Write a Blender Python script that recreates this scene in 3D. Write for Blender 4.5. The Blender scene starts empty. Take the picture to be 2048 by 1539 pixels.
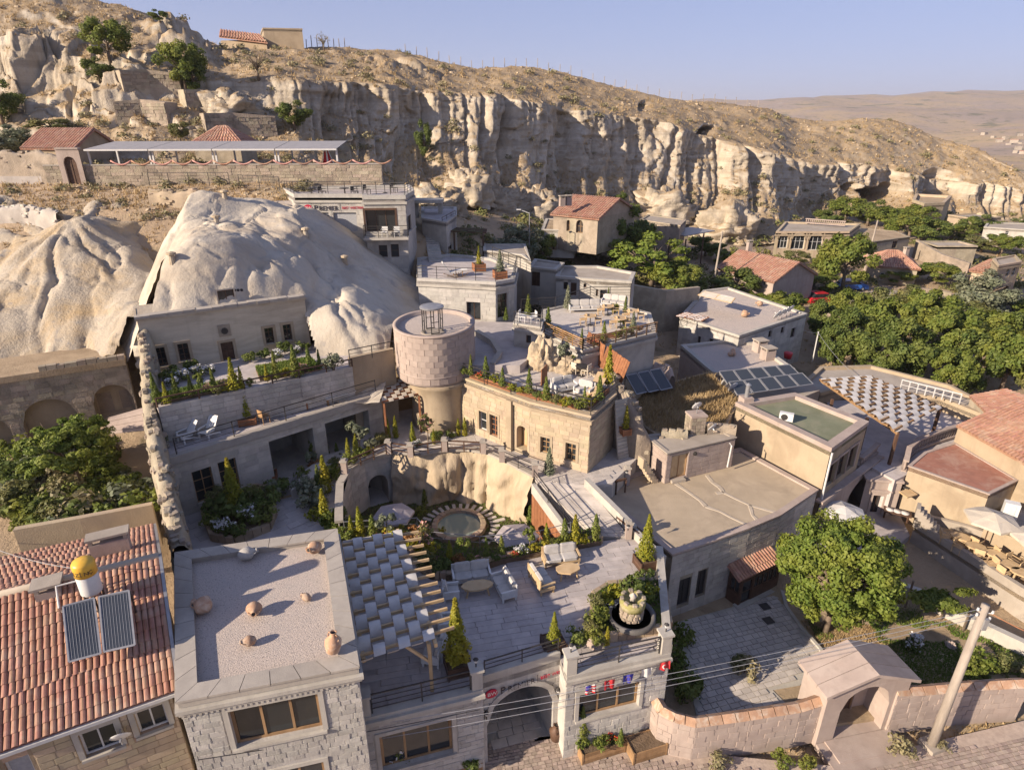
import bpy,bmesh,math,random
import numpy as np
from mathutils import Vector,Matrix
from mathutils.bvhtree import BVHTree
R=random.Random(11)
scene=bpy.context.scene
COL=scene.collection
rad=math.radians
# camera
F,CX,CY,PITCH,HCAM=1240.0,1024.0,769.5,rad(23.1),24.0
cd=bpy.data.cameras.new('camera');cam=bpy.data.objects.new('camera',cd);COL.objects.link(cam)
cd.sensor_width=36.0;cd.lens=36.0*F/2048.0;cd.clip_end=40000.0;cd.clip_start=0.1
cam.location=(0,0,HCAM);cam.rotation_euler=(math.pi/2-PITCH,0,0)
scene.camera=cam
# sky, sun, exposure
SUN_EL,SUN_AZ=rad(23.0),rad(30.0)
w=bpy.data.worlds.new('World');scene.world=w;w.use_nodes=True
nt=w.node_tree;bg=nt.nodes['Background']
sky=nt.nodes.new('ShaderNodeTexSky');sky.sky_type='NISHITA';sky.sun_disc=False
sky.sun_elevation=SUN_EL
sky.sun_rotation=math.atan2(-math.cos(SUN_AZ),-math.sin(SUN_AZ))
sky.altitude=1200;sky.air_density=1.0;sky.dust_density=0.7;sky.ozone_density=5.0
gm_=nt.nodes.new('ShaderNodeGamma');gm_.inputs[1].default_value=0.42
tn_=nt.nodes.new('ShaderNodeMix');tn_.data_type='RGBA';tn_.blend_type='MULTIPLY';tn_.inputs[0].default_value=1.0;tn_.inputs[7].default_value=(.80,.765,1.0,1)
nt.links.new(sky.outputs[0],gm_.inputs[0]);nt.links.new(gm_.outputs[0],tn_.inputs[6]);nt.links.new(tn_.outputs[2],bg.inputs[0]);bg.inputs[1].default_value=0.148
sd=bpy.data.lights.new('sun','SUN');sun=bpy.data.objects.new('sun',sd);COL.objects.link(sun)
sd.energy=4.0;sd.angle=rad(0.55);sd.color=(1.0,0.84,0.66)
sun.rotation_euler=Vector((math.cos(SUN_AZ)*math.cos(SUN_EL),math.sin(SUN_AZ)*math.cos(SUN_EL),-math.sin(SUN_EL))).to_track_quat('-Z','Y').to_euler()
vs=scene.view_settings;vs.view_transform='Standard';vs.look='None';vs.gamma=1.0;vs.exposure=1.3
scene.cycles.max_bounces=6;scene.cycles.use_denoising=True
# survey helpers: a sight line meets a level, a depth or the land
SP,CP=math.sin(PITCH),math.cos(PITCH)
def ray(u,v):
 x=(u-CX)/F;y=(CY-v)/F
 return Vector((x,CP+y*SP,-SP+y*CP))
def P(u,v,z):
 d=ray(u,v);t=(z-HCAM)/d.z
 return Vector((d.x*t,d.y*t,z))
def PY(u,v,Y):
 d=ray(u,v);t=Y/d.y
 return Vector((d.x*t,Y,HCAM+d.z*t))
def proj(p):
 y=p[1]*SP+(p[2]-HCAM)*CP;d=p[1]*CP-(p[2]-HCAM)*SP
 return CX+F*p[0]/d,CY-F*y/d
def V3(p,z=None):return Vector((p[0],p[1],p[2]if z is None else z))
def pts(z,*uv):return[P(u,v,z)for u,v in uv]
# objects
def tag(o,label=None,cat=None,group=None,kind=None):
 if label:o['label']=label
 if cat:o['category']=cat
 if group:o['group']=group
 if kind:o['kind']=kind
 return o
def thing(name,label,cat,loc=(0,0,0),group=None,rz=0.0,sc=1.0):
 o=bpy.data.objects.new(name,None);COL.objects.link(o);o.empty_display_size=0.3
 o.location=loc;o.rotation_euler=(0,0,rz)
 o.scale=(sc,sc,sc)if not hasattr(sc,'__len__')else sc
 return tag(o,label,cat,group,'thing')
def wm(o):
 if o is None:return Matrix.Identity(4)
 return wm(o.parent)@(o.matrix_parent_inverse if o.parent else Matrix.Identity(4))@o.matrix_basis
def put(name,me,parent=None,mw=None,local=False):
 ''
 o=bpy.data.objects.new(name,me);COL.objects.link(o)
 if mw is not None:o.matrix_basis=mw
 if parent is not None:
  o.parent=parent
  if not local:o.matrix_parent_inverse=wm(parent).inverted()
 return o
class MB:
 ''
 def __init__(s):s.v=[];s.f=[];s.mi=[]
 def face(s,ps,m=0):
  n=len(s.v);s.v.extend([tuple(p)for p in ps]);s.f.append(tuple(range(n,n+len(ps))));s.mi.append(m);return s
 def hexa(s,b,t,m=0):
  ''
  n=len(s.v);s.v.extend([tuple(p)for p in b]+[tuple(p)for p in t])
  for f in((3,2,1,0),(4,5,6,7),(0,1,5,4),(1,2,6,5),(2,3,7,6),(3,0,4,7)):
   s.f.append(tuple(n+i for i in f));s.mi.append(m)
  return s
 def box(s,c,d,rz=0.0,m=0):
  ''
  ca,sa=math.cos(rz),math.sin(rz);b=[]
  for sx,sy in((-1,-1),(1,-1),(1,1),(-1,1)):
   x,y=sx*d[0]/2,sy*d[1]/2
   b.append((c[0]+x*ca-y*sa,c[1]+x*sa+y*ca,c[2]))
  return s.hexa(b,[(p[0],p[1],p[2]+d[2])for p in b],m)
 def beam(s,p0,p1,w,h,m=0,up=(0,0,1)):
  ''
  p0=Vector(p0);p1=Vector(p1);d=(p1-p0).normalized();up=Vector(up)
  sx=d.cross(up)
  if sx.length<1e-4:sx=d.cross(Vector((0,1,0)))
  sx.normalize();uz=sx.cross(d)
  a=sx*w/2;c=uz*h/2
  return s.hexa([p0-a-c,p0+a-c,p1+a-c,p1-a-c],[p0-a+c,p0+a+c,p1+a+c,p1-a+c],m)
 def prism(s,poly,z0,z1,m=0,top=True,bot=True):
  n=len(poly);b=len(s.v)
  a=sum(poly[i][0]*poly[(i+1)%n][1]-poly[(i+1)%n][0]*poly[i][1]for i in range(n))
  if a<0:poly=list(reversed(poly))
  s.v.extend([(p[0],p[1],z0)for p in poly]+[(p[0],p[1],z1)for p in poly])
  for i in range(n):
   j=(i+1)%n;s.f.append((b+i,b+j,b+n+j,b+n+i));s.mi.append(m)
  if top:s.f.append(tuple(b+n+i for i in range(n)));s.mi.append(m)
  if bot:s.f.append(tuple(b+n-1-i for i in range(n)));s.mi.append(m)
  return s
 def tube(s,ps,rs,n=8,m=0,cap=True):
  ps=[Vector(p)for p in ps]
  if not hasattr(rs,'__len__'):rs=[rs]*len(ps)
  b=len(s.v);k=len(ps)
  for i,p in enumerate(ps):
   d=(ps[min(i+1,k-1)]-ps[max(i-1,0)]).normalized()
   a=d.cross(Vector((0,0,1))if abs(d.z)<.95 else Vector((0,1,0))).normalized();c=d.cross(a)
   for j in range(n):
    t=2*math.pi*j/n
    s.v.append(tuple(p+(a*math.cos(t)+c*math.sin(t))*rs[i]))
  for i in range(k-1):
   for j in range(n):
    j2=(j+1)%n
    s.f.append((b+i*n+j,b+(i+1)*n+j,b+(i+1)*n+j2,b+i*n+j2));s.mi.append(m)
  if cap:
   s.f.append(tuple(b+j for j in range(n)));s.mi.append(m)
   s.f.append(tuple(b+(k-1)*n+n-1-j for j in range(n)));s.mi.append(m)
  return s
 def lathe(s,c,prof,n=16,m=0,axis=None,sx=1.0,sy=1.0):
  ''
  b=len(s.v);k=len(prof);c=Vector(c)
  for r,h in prof:
   for j in range(n):
    t=2*math.pi*j/n
    p=Vector((r*math.cos(t)*sx,r*math.sin(t)*sy,h))
    if axis is not None:p=axis@p
    s.v.append(tuple(c+p))
  for i in range(k-1):
   for j in range(n):
    j2=(j+1)%n
    s.f.append((b+i*n+j,b+i*n+j2,b+(i+1)*n+j2,b+(i+1)*n+j));s.mi.append(m)
  if prof[0][0]>1e-4:s.f.append(tuple(b+n-1-j for j in range(n)));s.mi.append(m)
  if prof[-1][0]>1e-4:s.f.append(tuple(b+(k-1)*n+j for j in range(n)));s.mi.append(m)
  return s
 def mesh(s,name,mats,smooth=False):
  me=bpy.data.meshes.new(name);me.from_pydata(s.v,[],s.f)
  for mm in(mats if isinstance(mats,(list,tuple))else[mats]):me.materials.append(mm)
  if any(s.mi):me.polygons.foreach_set('material_index',s.mi)
  if smooth:me.polygons.foreach_set('use_smooth',[True]*len(s.f))
  me.update();return me
 def build(s,name,mats,parent=None,smooth=False,local=False):
  return put(name,s.mesh(name,mats,smooth),parent,local=local)
def np_mesh(name,V,Q,mat,smooth=False):
 ''
 me=bpy.data.meshes.new(name);V=np.asarray(V,np.float32);Q=np.asarray(Q,np.int32);k=Q.shape[1]
 me.vertices.add(len(V));me.vertices.foreach_set('co',V.ravel())
 me.loops.add(Q.size);me.loops.foreach_set('vertex_index',Q.ravel())
 me.polygons.add(len(Q));me.polygons.foreach_set('loop_start',np.arange(0,Q.size,k,dtype=np.int32))
 me.polygons.foreach_set('loop_total',np.full(len(Q),k,np.int32))
 if smooth:me.polygons.foreach_set('use_smooth',np.ones(len(Q),bool))
 for mm in(mat if isinstance(mat,(list,tuple))else[mat]):me.materials.append(mm)
 me.update(calc_edges=True);me.validate();return me
 # noise on arrays
def _h(ix,iy,iz,s):
 n=(ix*374761393+iy*668265263+iz*2147483647+s*974634777)&0xFFFFFFFF
 n=((n^(n>>13))*1274126177)&0xFFFFFFFF
 return((n^(n>>16))&0xFFFF)/65535.0
def vn(x,y,z=0.0,s=1):
 x,y,z=np.broadcast_arrays(np.asarray(x,float),np.asarray(y,float),np.asarray(z,float))
 ix,iy,iz=np.floor(x).astype(np.int64),np.floor(y).astype(np.int64),np.floor(z).astype(np.int64)
 fx,fy,fz=x-ix,y-iy,z-iz
 fx,fy,fz=[f*f*f*(f*(f*6-15)+10)for f in(fx,fy,fz)]
 r=0
 for a in(0,1):
  for b in(0,1):
   for c in(0,1):
    r=r+_h(ix+a,iy+b,iz+c,s)*(fx if a else 1-fx)*(fy if b else 1-fy)*(fz if c else 1-fz)
 return r*2-1
def fbm(x,y,z=0.0,o=4,s=1):
 r=0;a=1.0;t=0
 for i in range(o):
  k=2.03**i;r=r+a*vn(np.asarray(x)*k,np.asarray(y)*k,np.asarray(z)*k,s+i);t+=a;a*=.5
 return r/t
def ridge(x,y,z=0.0,o=3,s=1):
 r=0;a=1.0;t=0
 for i in range(o):
  k=2.1**i;r=r+a*(1-np.abs(vn(np.asarray(x)*k,np.asarray(y)*k,np.asarray(z)*k,s+i))*2);t+=a;a*=.5
 return r/t
def worley(x,y,seed=1):
 x=np.asarray(x,float);y=np.asarray(y,float);ix,iy=np.floor(x).astype(np.int64),np.floor(y).astype(np.int64);f1=np.full(x.shape,9.0);f2=np.full(x.shape,9.0);hc=np.zeros(x.shape)
 for a in(-1,0,1):
  for b in(-1,0,1):
   px=ix+a+_h(ix+a,iy+b,0,seed);py=iy+b+_h(ix+a,iy+b,1,seed);dd=np.hypot(px-x,py-y);near=dd<f1
   f2=np.where(near,f1,np.minimum(f2,dd));f1=np.minimum(f1,dd);hc=np.where(near,_h(ix+a,iy+b,2,seed),hc)
 return f1,f2,hc
def grid_quads(nr,nc):
 i=np.arange(nr-1)[:,None]*nc+np.arange(nc-1)[None,:]
 return np.stack([i,i+1,i+nc+1,i+nc],-1).reshape(-1,4)
 # materials
M={}
def nd(t,ty,**kw):
 n=t.nodes.new(ty)
 for k,v in kw.items():setattr(n,k,v)
 return n
def srgb(h):
 h=h.lstrip('#');c=[int(h[i:i+2],16)/255 for i in(0,2,4)]
 return tuple((x/12.92 if x<=.04045 else((x+.055)/1.055)**2.4)for x in c)
def new_mat(name):
 m=bpy.data.materials.new(name);m.use_nodes=True;M[name]=m
 return m,m.node_tree,m.node_tree.nodes['Principled BSDF']
def mixc(t,a,b,f):
 n=nd(t,'ShaderNodeMix',data_type='RGBA')
 for i,x in((6,a),(7,b)):
  if hasattr(x,'links'):t.links.new(x,n.inputs[i])
  else:n.inputs[i].default_value=(*x,1)
 if hasattr(f,'links'):t.links.new(f,n.inputs[0])
 else:n.inputs[0].default_value=f
 return n.outputs[2]
def noise_(t,vec,scale,detail=6,rough=.6,lo=.35,hi=.65,dist=0.0):
 n=nd(t,'ShaderNodeTexNoise');n.inputs['Scale'].default_value=scale;n.inputs['Detail'].default_value=detail
 n.inputs['Roughness'].default_value=rough;n.inputs['Distortion'].default_value=dist
 t.links.new(vec,n.inputs['Vector'])
 r=nd(t,'ShaderNodeMapRange');r.inputs[1].default_value=lo;r.inputs[2].default_value=hi
 t.links.new(n.outputs[0],r.inputs[0]);return r.outputs[0]
def math_(t,op,a,b=None,c=None):
 n=nd(t,'ShaderNodeMath',operation=op)
 for i,x in enumerate((a,b,c)):
  if x is None:continue
  if hasattr(x,'links'):t.links.new(x,n.inputs[i])
  else:n.inputs[i].default_value=x
 return n.outputs[0]
def rnd_(t):
 ''
 a=nd(t,'ShaderNodeObjectInfo').outputs['Random'];b=nd(t,'ShaderNodeNewGeometry').outputs['Random Per Island']
 return math_(t,'FRACT',math_(t,'ADD',a,b))
def mat(name,c1,c2=None,scale=1.5,rough=.9,bump=0.0,bscale=14.0,rnd=0.0,c3=None,s3=.35,spec=.25,metal=0.0,squash=None,bdist=.03,hue=0.0,c4=None,s4=6.0,t4=(.62,.72),streak=0.0):
 m,t,b=new_mat(name)
 pos=nd(t,'ShaderNodeNewGeometry').outputs['Position']
 if squash:
  mp=nd(t,'ShaderNodeMapping');mp.inputs['Scale'].default_value=squash;t.links.new(pos,mp.inputs[0]);vec=mp.outputs[0]
 else:vec=pos
 col=mixc(t,c1,c2 or c1,noise_(t,vec,scale))
 if c3:col=mixc(t,col,c3,noise_(t,vec,s3,8,.65,.48,.68,.6))
 if c4:col=mixc(t,col,c4,noise_(t,vec,s4,4,.6,t4[0],t4[1]))
 if streak:
  m2=nd(t,'ShaderNodeMapping');m2.inputs['Scale'].default_value=(2.2,2.2,.22);t.links.new(pos,m2.inputs[0]);col=mixc(t,col,tuple(x*.55 for x in c1),math_(t,'MULTIPLY',noise_(t,m2.outputs[0],1.0,5,.6,.52,.72),streak))
 if rnd or hue:
  hs=nd(t,'ShaderNodeHueSaturation');r=rnd_(t)
  t.links.new(math_(t,'MULTIPLY_ADD',r,rnd*2,1-rnd),hs.inputs['Value'])
  if hue:t.links.new(math_(t,'MULTIPLY_ADD',math_(t,'FRACT',math_(t,'MULTIPLY',r,7.31)),hue*2,.5-hue),hs.inputs['Hue'])
  t.links.new(col,hs.inputs['Color']);col=hs.outputs[0]
 t.links.new(col,b.inputs['Base Color'])
 b.inputs['Roughness'].default_value=rough;b.inputs['Metallic'].default_value=metal;b.inputs['Specular IOR Level'].default_value=spec
 if bump:
  n=nd(t,'ShaderNodeTexNoise');n.inputs['Scale'].default_value=bscale;n.inputs['Detail'].default_value=6;n.inputs['Roughness'].default_value=.65
  t.links.new(vec,n.inputs['Vector'])
  bp=nd(t,'ShaderNodeBump');bp.inputs['Strength'].default_value=bump;bp.inputs['Distance'].default_value=bdist
  t.links.new(n.outputs[0],bp.inputs['Height']);t.links.new(bp.outputs[0],b.inputs['Normal'])
 return m
def leafmat(name,c1,c2,tr=.3,c3=None):
 m,t,b=new_mat(name)
 pos=nd(t,'ShaderNodeNewGeometry').outputs['Position']
 col=mixc(t,c1,c2,rnd_(t))
 if c3:col=mixc(t,col,c3,noise_(t,pos,.55,3,.5,.45,.7))
 t.links.new(col,b.inputs['Base Color']);b.inputs['Roughness'].default_value=.6;b.inputs['Specular IOR Level'].default_value=.3
 tl=nd(t,'ShaderNodeBsdfTranslucent');t.links.new(col,tl.inputs[0])
 mx=nd(t,'ShaderNodeMixShader');mx.inputs[0].default_value=tr
 t.links.new(b.outputs[0],mx.inputs[1]);t.links.new(tl.outputs[0],mx.inputs[2])
 t.links.new(mx.outputs[0],t.nodes['Material Output'].inputs[0]);return m
mat('white_stone',(.448,.424,.384),(.368,.348,.320),2.2,bump=.7,bscale=16,rnd=.13,hue=.012,c3=(.320,.300,.272),s3=.5,streak=0.3)
mat('white_render',(.444,.414,.363),(.385,.359,.318),1.2,bump=.25,bscale=25,c3=(.318,.289,.252),s3=.4,streak=0.45)
mat('yellow_stone',(.434,.350,.241),(.378,.301,.210),1.6,bump=.5,bscale=14,rnd=.12,hue=.012,c3=(.329,.266,.196),s3=.45,streak=0.25)
mat('yellow_render',(.378,.302,.211),(.334,.265,.183),1.0,bump=.25,bscale=18,c3=(.284,.221,.151),s3=.5,streak=0.4)
mat('pink_stone',(.390,.320,.277),(.343,.273,.234),1.3,bump=.4,bscale=18,rnd=.07,c3=(.312,.250,.218),s3=.6,streak=0.35)
mat('tower_stone',(.390,.320,.277),(.343,.273,.234),1.3,bump=.4,bscale=18,rnd=.035,c3=(.312,.250,.218),s3=.6,streak=0.35)
mat('grey_stone',(.511,.468,.407),(.413,.376,.329),1.4,bump=.5,bscale=14,rnd=.13,hue=.012,c3=(.352,.323,.279),s3=.5,streak=0.35)
mat('grey_stone_dark',(.14,.13,.125),(.10,.095,.09),3.0,bump=.3)
mat('moss_stone',(.30,.27,.10),(.22,.21,.07),5.0,bump=.8,bscale=12,c3=(.42,.36,.24),s3=2.5)
mat('old_stone',(.365,.306,.234),(.289,.238,.178),1.4,bump=.8,bscale=9,rnd=.2,hue=.015,c3=(.221,.187,.145),s3=.6,bdist=.06)
mat('brown_stone',(.36,.27,.19),(.29,.215,.15),2.0,bump=.6,bscale=14,rnd=.22,hue=.012)
mat('cap_stone',(.380,.342,.294),(.323,.290,.252),2.5,bump=.35,bscale=25,rnd=.08)
mat('tuff',(.51,.455,.37),(.43,.38,.31),.5,bump=.45,bscale=5.0,c3=(.365,.301,.228),s3=.16,bdist=.12,c4=(.328,.306,.283),s4=.9,t4=(.60,.74),streak=0.3)
mat('tuff_rough',(.43,.375,.30),(.35,.30,.235),.6,bump=.7,bscale=5.0,c3=(.399,.293,.168),s3=.22,bdist=.15,c4=(.266,.244,.221),s4=1.1,t4=(.58,.72),streak=0.4)
mat('tuff_warm',(.468,.382,.269),(.390,.312,.215),.9,bump=.8,bscale=4.0,c3=(.328,.257,.179),s3=.4,bdist=.1,squash=(1,1,.35))
mat('paver',(.463,.415,.394),(.374,.339,.325),1.8,bump=.3,bscale=22,rnd=.09,c3=(.332,.297,.283),s3=.8)
mat('paver_light',(.494,.447,.400),(.411,.371,.335),1.8,bump=.3,bscale=22,rnd=.1,c3=(.353,.318,.288),s3=.8)
mat('gravel',(.585,.498,.433),(.412,.352,.309),24.0,bump=1.0,bscale=30,bdist=.05,c3=(.455,.400,.358),s3=1.0,c4=(.217,.189,.173),s4=17,t4=(.56,.70))
mat('concrete',(.374,.327,.272),(.315,.272,.225),1.0,bump=.3,bscale=16,c3=(.272,.234,.191),s3=.4)
mat('roof_screed',(.418,.340,.245),(.361,.293,.209),.8,bump=.4,bscale=14,c3=(.303,.245,.178),s3=.5)
mat('cave_front',(.550,.484,.374),(.462,.402,.308),.9,bump=.4,bscale=10,c3=(.374,.319,.242),s3=.5,squash=(.5,.5,2.2),streak=.3)
mat('mortar',(.450,.383,.300),(.398,.338,.262),3.0,bump=.3)
mat('roof_membrane',(.185,.195,.125),(.15,.16,.10),1.0,rough=.75,bump=.2,bscale=6,c3=(.23,.22,.15),s3=.9)
mat('terracotta',(.40,.22,.155),(.31,.16,.11),2.5,rough=.85,bump=.3,bscale=30,rnd=.17,hue=.012,c3=(.408,.285,.209),s3=1.2)
mat('terracotta_flat',(.33,.155,.11),(.27,.125,.09),2.0,rough=.9,bump=.5,bscale=20,c3=(.38,.24,.18),s3=1.0)
mat('clay',(.44,.27,.17),(.33,.20,.13),3.0,bump=.4,bscale=18,rnd=.15,c3=(.50,.41,.32),s3=2.5)
mat('wood',(.33,.205,.105),(.235,.14,.07),3.0,rough=.65,bump=.3,bscale=20,rnd=.18,squash=(1,1,.3))
mat('pale_wood',(.52,.38,.22),(.43,.30,.165),3.0,rough=.6,bump=.25,bscale=20,rnd=.12)
mat('old_wood',(.36,.31,.26),(.26,.22,.185),5.0,rough=.85,bump=.5,bscale=26,squash=(1,1,.15))
mat('dark_wood',(.105,.06,.04),(.07,.04,.027),3.0,rough=.55,bump=.25,rnd=.2)
mat('red_wood',(.30,.135,.065),(.22,.09,.045),4.0,rough=.6,bump=.3,rnd=.18)
mat('iron',(.028,.026,.026),(.045,.04,.038),8.0,rough=.5,spec=.4)
mat('white_metal',(.576,.568,.552),(.512,.504,.488),4.0,rough=.45,spec=.5)
mat('grey_metal',(.33,.33,.34),(.26,.26,.27),4.0,rough=.4,metal=.4,spec=.5)
mat('fabric',(.527,.510,.489),(.476,.459,.438),3.0,rough=.95,bump=.1,rnd=.07,c3=(.42,.395,.37),s3=1.4)
mat('parasol_cloth',(.40,.35,.345),(.35,.31,.305),2.0,rough=.95)
mat('grey_cloth',(.30,.29,.30),(.25,.245,.255),2.0,rough=.8)
mat('cushion',(.46,.435,.405),(.40,.38,.355),4.0,rough=.95,bump=.3,bscale=9,c3=(.36,.34,.315),s3=2.0)
mat('cream_fabric',(.510,.451,.365),(.459,.404,.327),3.0,rough=.95,bump=.1,rnd=.06)
mat('plastic_white',(.608,.600,.576),(.560,.552,.528),5.0,rough=.5,spec=.4)
mat('yellow_plastic',(.70,.42,.05),(.62,.36,.045),5.0,rough=.4,spec=.5)
mat('red_cloth',(.52,.045,.05),(.42,.03,.035),5.0,rough=.9)
mat('red_paint',(.45,.02,.03),None,rough=.3,spec=.6)
mat('blue_paint',(.02,.10,.38),None,rough=.3,spec=.6)
mat('blue_cloth',(.06,.06,.35),None,rough=.9)
mat('sign_red',(.42,.015,.05),None,rough=.5)
mat('sign_dark',(.035,.03,.04),None,rough=.5)
mat('curtain',(.34,.345,.36),(.28,.285,.30),9.0,rough=.95)
mat('bark',(.20,.155,.115),(.14,.105,.078),6.0,bump=.8,bscale=14)
mat('soil',(.17,.12,.08),(.12,.085,.055),3.0,bump=.9,bscale=10,bdist=.08)
mat('dry_soil',(.40,.305,.20),(.32,.24,.155),1.2,bump=.8,bscale=8,bdist=.06,c3=(.25,.185,.115),s3=.5)
mat('cobble',(.40,.32,.265),(.31,.245,.205),4.0,bump=.6,bscale=18,rnd=.2,hue=.01)
mat('tyre',(.02,.02,.02),None,rough=.8)
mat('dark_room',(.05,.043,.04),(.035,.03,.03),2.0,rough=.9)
def glassmat(name,c,r=.08):
 m,t,b=new_mat(name);b.inputs['Base Color'].default_value=(*c,1);b.inputs['Roughness'].default_value=r
 b.inputs['Specular IOR Level'].default_value=.7;return m
glassmat('glass',(.022,.025,.028));glassmat('solar',(.038,.045,.055),.12);glassmat('water',(.20,.25,.215),.08)
leafmat('leaf_green',(.10,.145,.024),(.20,.235,.048),.38,(.24,.245,.048))
leafmat('leaf_bright',(.10,.155,.022),(.20,.25,.045),.35,(.24,.26,.045))
leafmat('leaf_dark',(.075,.115,.026),(.15,.185,.045),.36,(.185,.21,.048))
leafmat('leaf_yellow',(.30,.28,.025),(.20,.235,.025),.35,(.36,.29,.025))
leafmat('leaf_grey',(.13,.155,.09),(.20,.215,.14),.25,(.23,.23,.15))
leafmat('leaf_olive',(.105,.125,.04),(.17,.17,.06),.28,(.22,.20,.07))
leafmat('leaf_rust',(.22,.095,.03),(.30,.15,.05),.25)
leafmat('grass',(.09,.155,.022),(.165,.225,.042),.3,(.20,.235,.05))
leafmat('dry_grass',(.42,.30,.15),(.31,.215,.10),.25,(.48,.355,.19))
leafmat('scrub',(.17,.165,.08),(.26,.22,.12),.2,(.31,.26,.14))
leafmat('petal_white',(.72,.70,.68),(.60,.60,.62),.2)
leafmat('petal_pink',(.60,.28,.24),(.66,.40,.34),.2)
leafmat('petal_red',(.55,.05,.06),(.62,.10,.03),.2)
# LAND
def landmat(name,rock1,rock2,rock3,soil1,soil2,lo=.55,hi=.8,strata=0.0,grass=None,far=False):
 m,t,b=new_mat(name);g=nd(t,'ShaderNodeNewGeometry');pos=g.outputs['Position']
 sx=nd(t,'ShaderNodeSeparateXYZ');t.links.new(g.outputs['Normal'],sx.inputs[0])
 n1=noise_(t,pos,.35,8,.7,.35,.65)
 r=mixc(t,rock1,rock2,n1)
 r=mixc(t,r,rock3,noise_(t,pos,.12,8,.7,.5,.68,.8))
 if strata:
  mp=nd(t,'ShaderNodeMapping');mp.inputs['Scale'].default_value=(.05,.05,.9);t.links.new(pos,mp.inputs[0])
  r=mixc(t,r,tuple(c*.72 for c in rock2),math_(t,'MULTIPLY',noise_(t,mp.outputs[0],1.0,6,.6,.5,.62),strata))
 mv=nd(t,'ShaderNodeMapping');mv.inputs['Scale'].default_value=(.7,.7,.06);t.links.new(pos,mv.inputs[0]);r=mixc(t,r,tuple(c*.55 for c in rock2),math_(t,'MULTIPLY',noise_(t,mv.outputs[0],1.0,6,.65,.50,.68),.6))
 s=mixc(t,soil1,soil2,noise_(t,pos,.22,8,.7,.38,.62))
 if grass:s=mixc(t,s,grass,noise_(t,pos,.09,6,.65,.52,.66))
 if far:
  s=mixc(t,s,(.31,.245,.20),noise_(t,pos,.006,6,.6,.40,.60));s=mixc(t,s,(.17,.155,.10),noise_(t,pos,.011,5,.6,.58,.64));s=mixc(t,s,(.58,.52,.45),noise_(t,pos,.008,7,.7,.66,.70));s=mixc(t,s,(.13,.125,.075),math_(t,'MULTIPLY',noise_(t,pos,.06,5,.7,.56,.62),.7))
 mr=nd(t,'ShaderNodeMapRange');mr.inputs[1].default_value=lo;mr.inputs[2].default_value=hi
 t.links.new(math_(t,'ADD',sx.outputs[2],math_(t,'MULTIPLY',math_(t,'SUBTRACT',noise_(t,pos,.6,6,.7,.2,.8),.5),.5)),mr.inputs[0])
 t.links.new(mixc(t,r,s,mr.outputs[0]),b.inputs['Base Color']);b.inputs['Roughness'].default_value=.95;b.inputs['Specular IOR Level'].default_value=.1
 n=nd(t,'ShaderNodeTexNoise');n.inputs['Scale'].default_value=1.6;n.inputs['Detail'].default_value=9;n.inputs['Roughness'].default_value=.7;t.links.new(pos,n.inputs['Vector'])
 bp=nd(t,'ShaderNodeBump');bp.inputs['Strength'].default_value=.7;bp.inputs['Distance'].default_value=.3
 t.links.new(n.outputs[0],bp.inputs['Height']);t.links.new(bp.outputs[0],b.inputs['Normal'])
 return m
landmat('cliff_rock',(.47,.405,.315),(.38,.32,.24),(.50,.455,.385),(.345,.265,.175),(.265,.20,.13),.54,.84,.6,(.38,.275,.155))
landmat('land',(.47,.40,.30),(.40,.33,.24),(.52,.47,.39),(.42,.315,.20),(.34,.25,.155),.45,.72,.2,(.33,.27,.155),far=True)
def rbf(cp,kind='lin',smooth=0.0):
 C=np.array([(p[0],p[1])for p in cp]);Z=np.array([p[2]for p in cp],float);n=len(C)
 def phi(d):return d if kind=='lin' else(np.sqrt(d*d+4.0)if kind=='mq' else d*d*np.log(d+1e-9))
 A=np.zeros((n+3,n+3));A[:n,:n]=phi(np.linalg.norm(C[:,None]-C[None],axis=2))+np.eye(n)*smooth
 A[:n,n]=1;A[:n,n+1:]=C;A[n,:n]=1;A[n+1:,:n]=C.T
 wv=np.linalg.solve(A,np.concatenate([Z,np.zeros(3)]))
 def f(x,y):
  x=np.asarray(x,float);y=np.asarray(y,float);r=wv[n]+wv[n+1]*x+wv[n+2]*y
  for i in range(n):r=r+wv[i]*phi(np.hypot(x-C[i,0],y-C[i,1]))
  return r
 return f
 # hillside with the cliff: lines of the land read off as (column, row, depth)
HU=[-400,-100,0,150,300,450,560,650,750,850,950,1050,1150,1250,1350,1450,1530,1600,1660,1720,1800,1880,1960,2010,2070,2350]
SV=[-190,-70,-40,-15,25,96,97,98,99,112,135,133,152,178,196,207,214,240,242,234,242,276,298,325,355,470]
SY=[105,105,105,105,108,114,118,122,127,132,138,144,150,156,161,166,171,176,176,174,172,170,164,158,154,150]
RV=[95,110,120,130,150,160,150,165,165,190,185,200,230,232,250,285,300,322,318,322,345,360,362,368,385,480]
RY=[88,88,88,88,87,88,90,93,97,102,107,112,117,122,126,129,131,140,144,146,149,151,151,150,149,148]
BV=[335,335,335,305,300,310,340,368,372,392,402,402,415,430,460,478,480,442,428,428,418,428,430,432,436,490]
BY=[72,72,72,71,71,72,75,79,83,87,91,96,101,106,110,113,115,126,132,135,138,141,143,144,144,144]
NC=1000
uu=np.linspace(HU[0],HU[-1],NC)
def sm(xs,ys):
 y=np.interp(uu,xs,ys);k=17
 return np.convolve(np.pad(y,k//2,mode='edge'),np.ones(k)/k,'valid')
def line3(v,Y):
 x=(uu-CX)/F;y=(CY-v)/F;t=Y/(CP+y*SP)
 return np.stack([x*t,Y,HCAM+(-SP+y*CP)*t],1)
Ls,Lr,Lb=line3(sm(HU,SV),sm(HU,SY)),line3(sm(HU,RV),sm(HU,RY)),line3(sm(HU,BV),sm(HU,BY))
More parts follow.
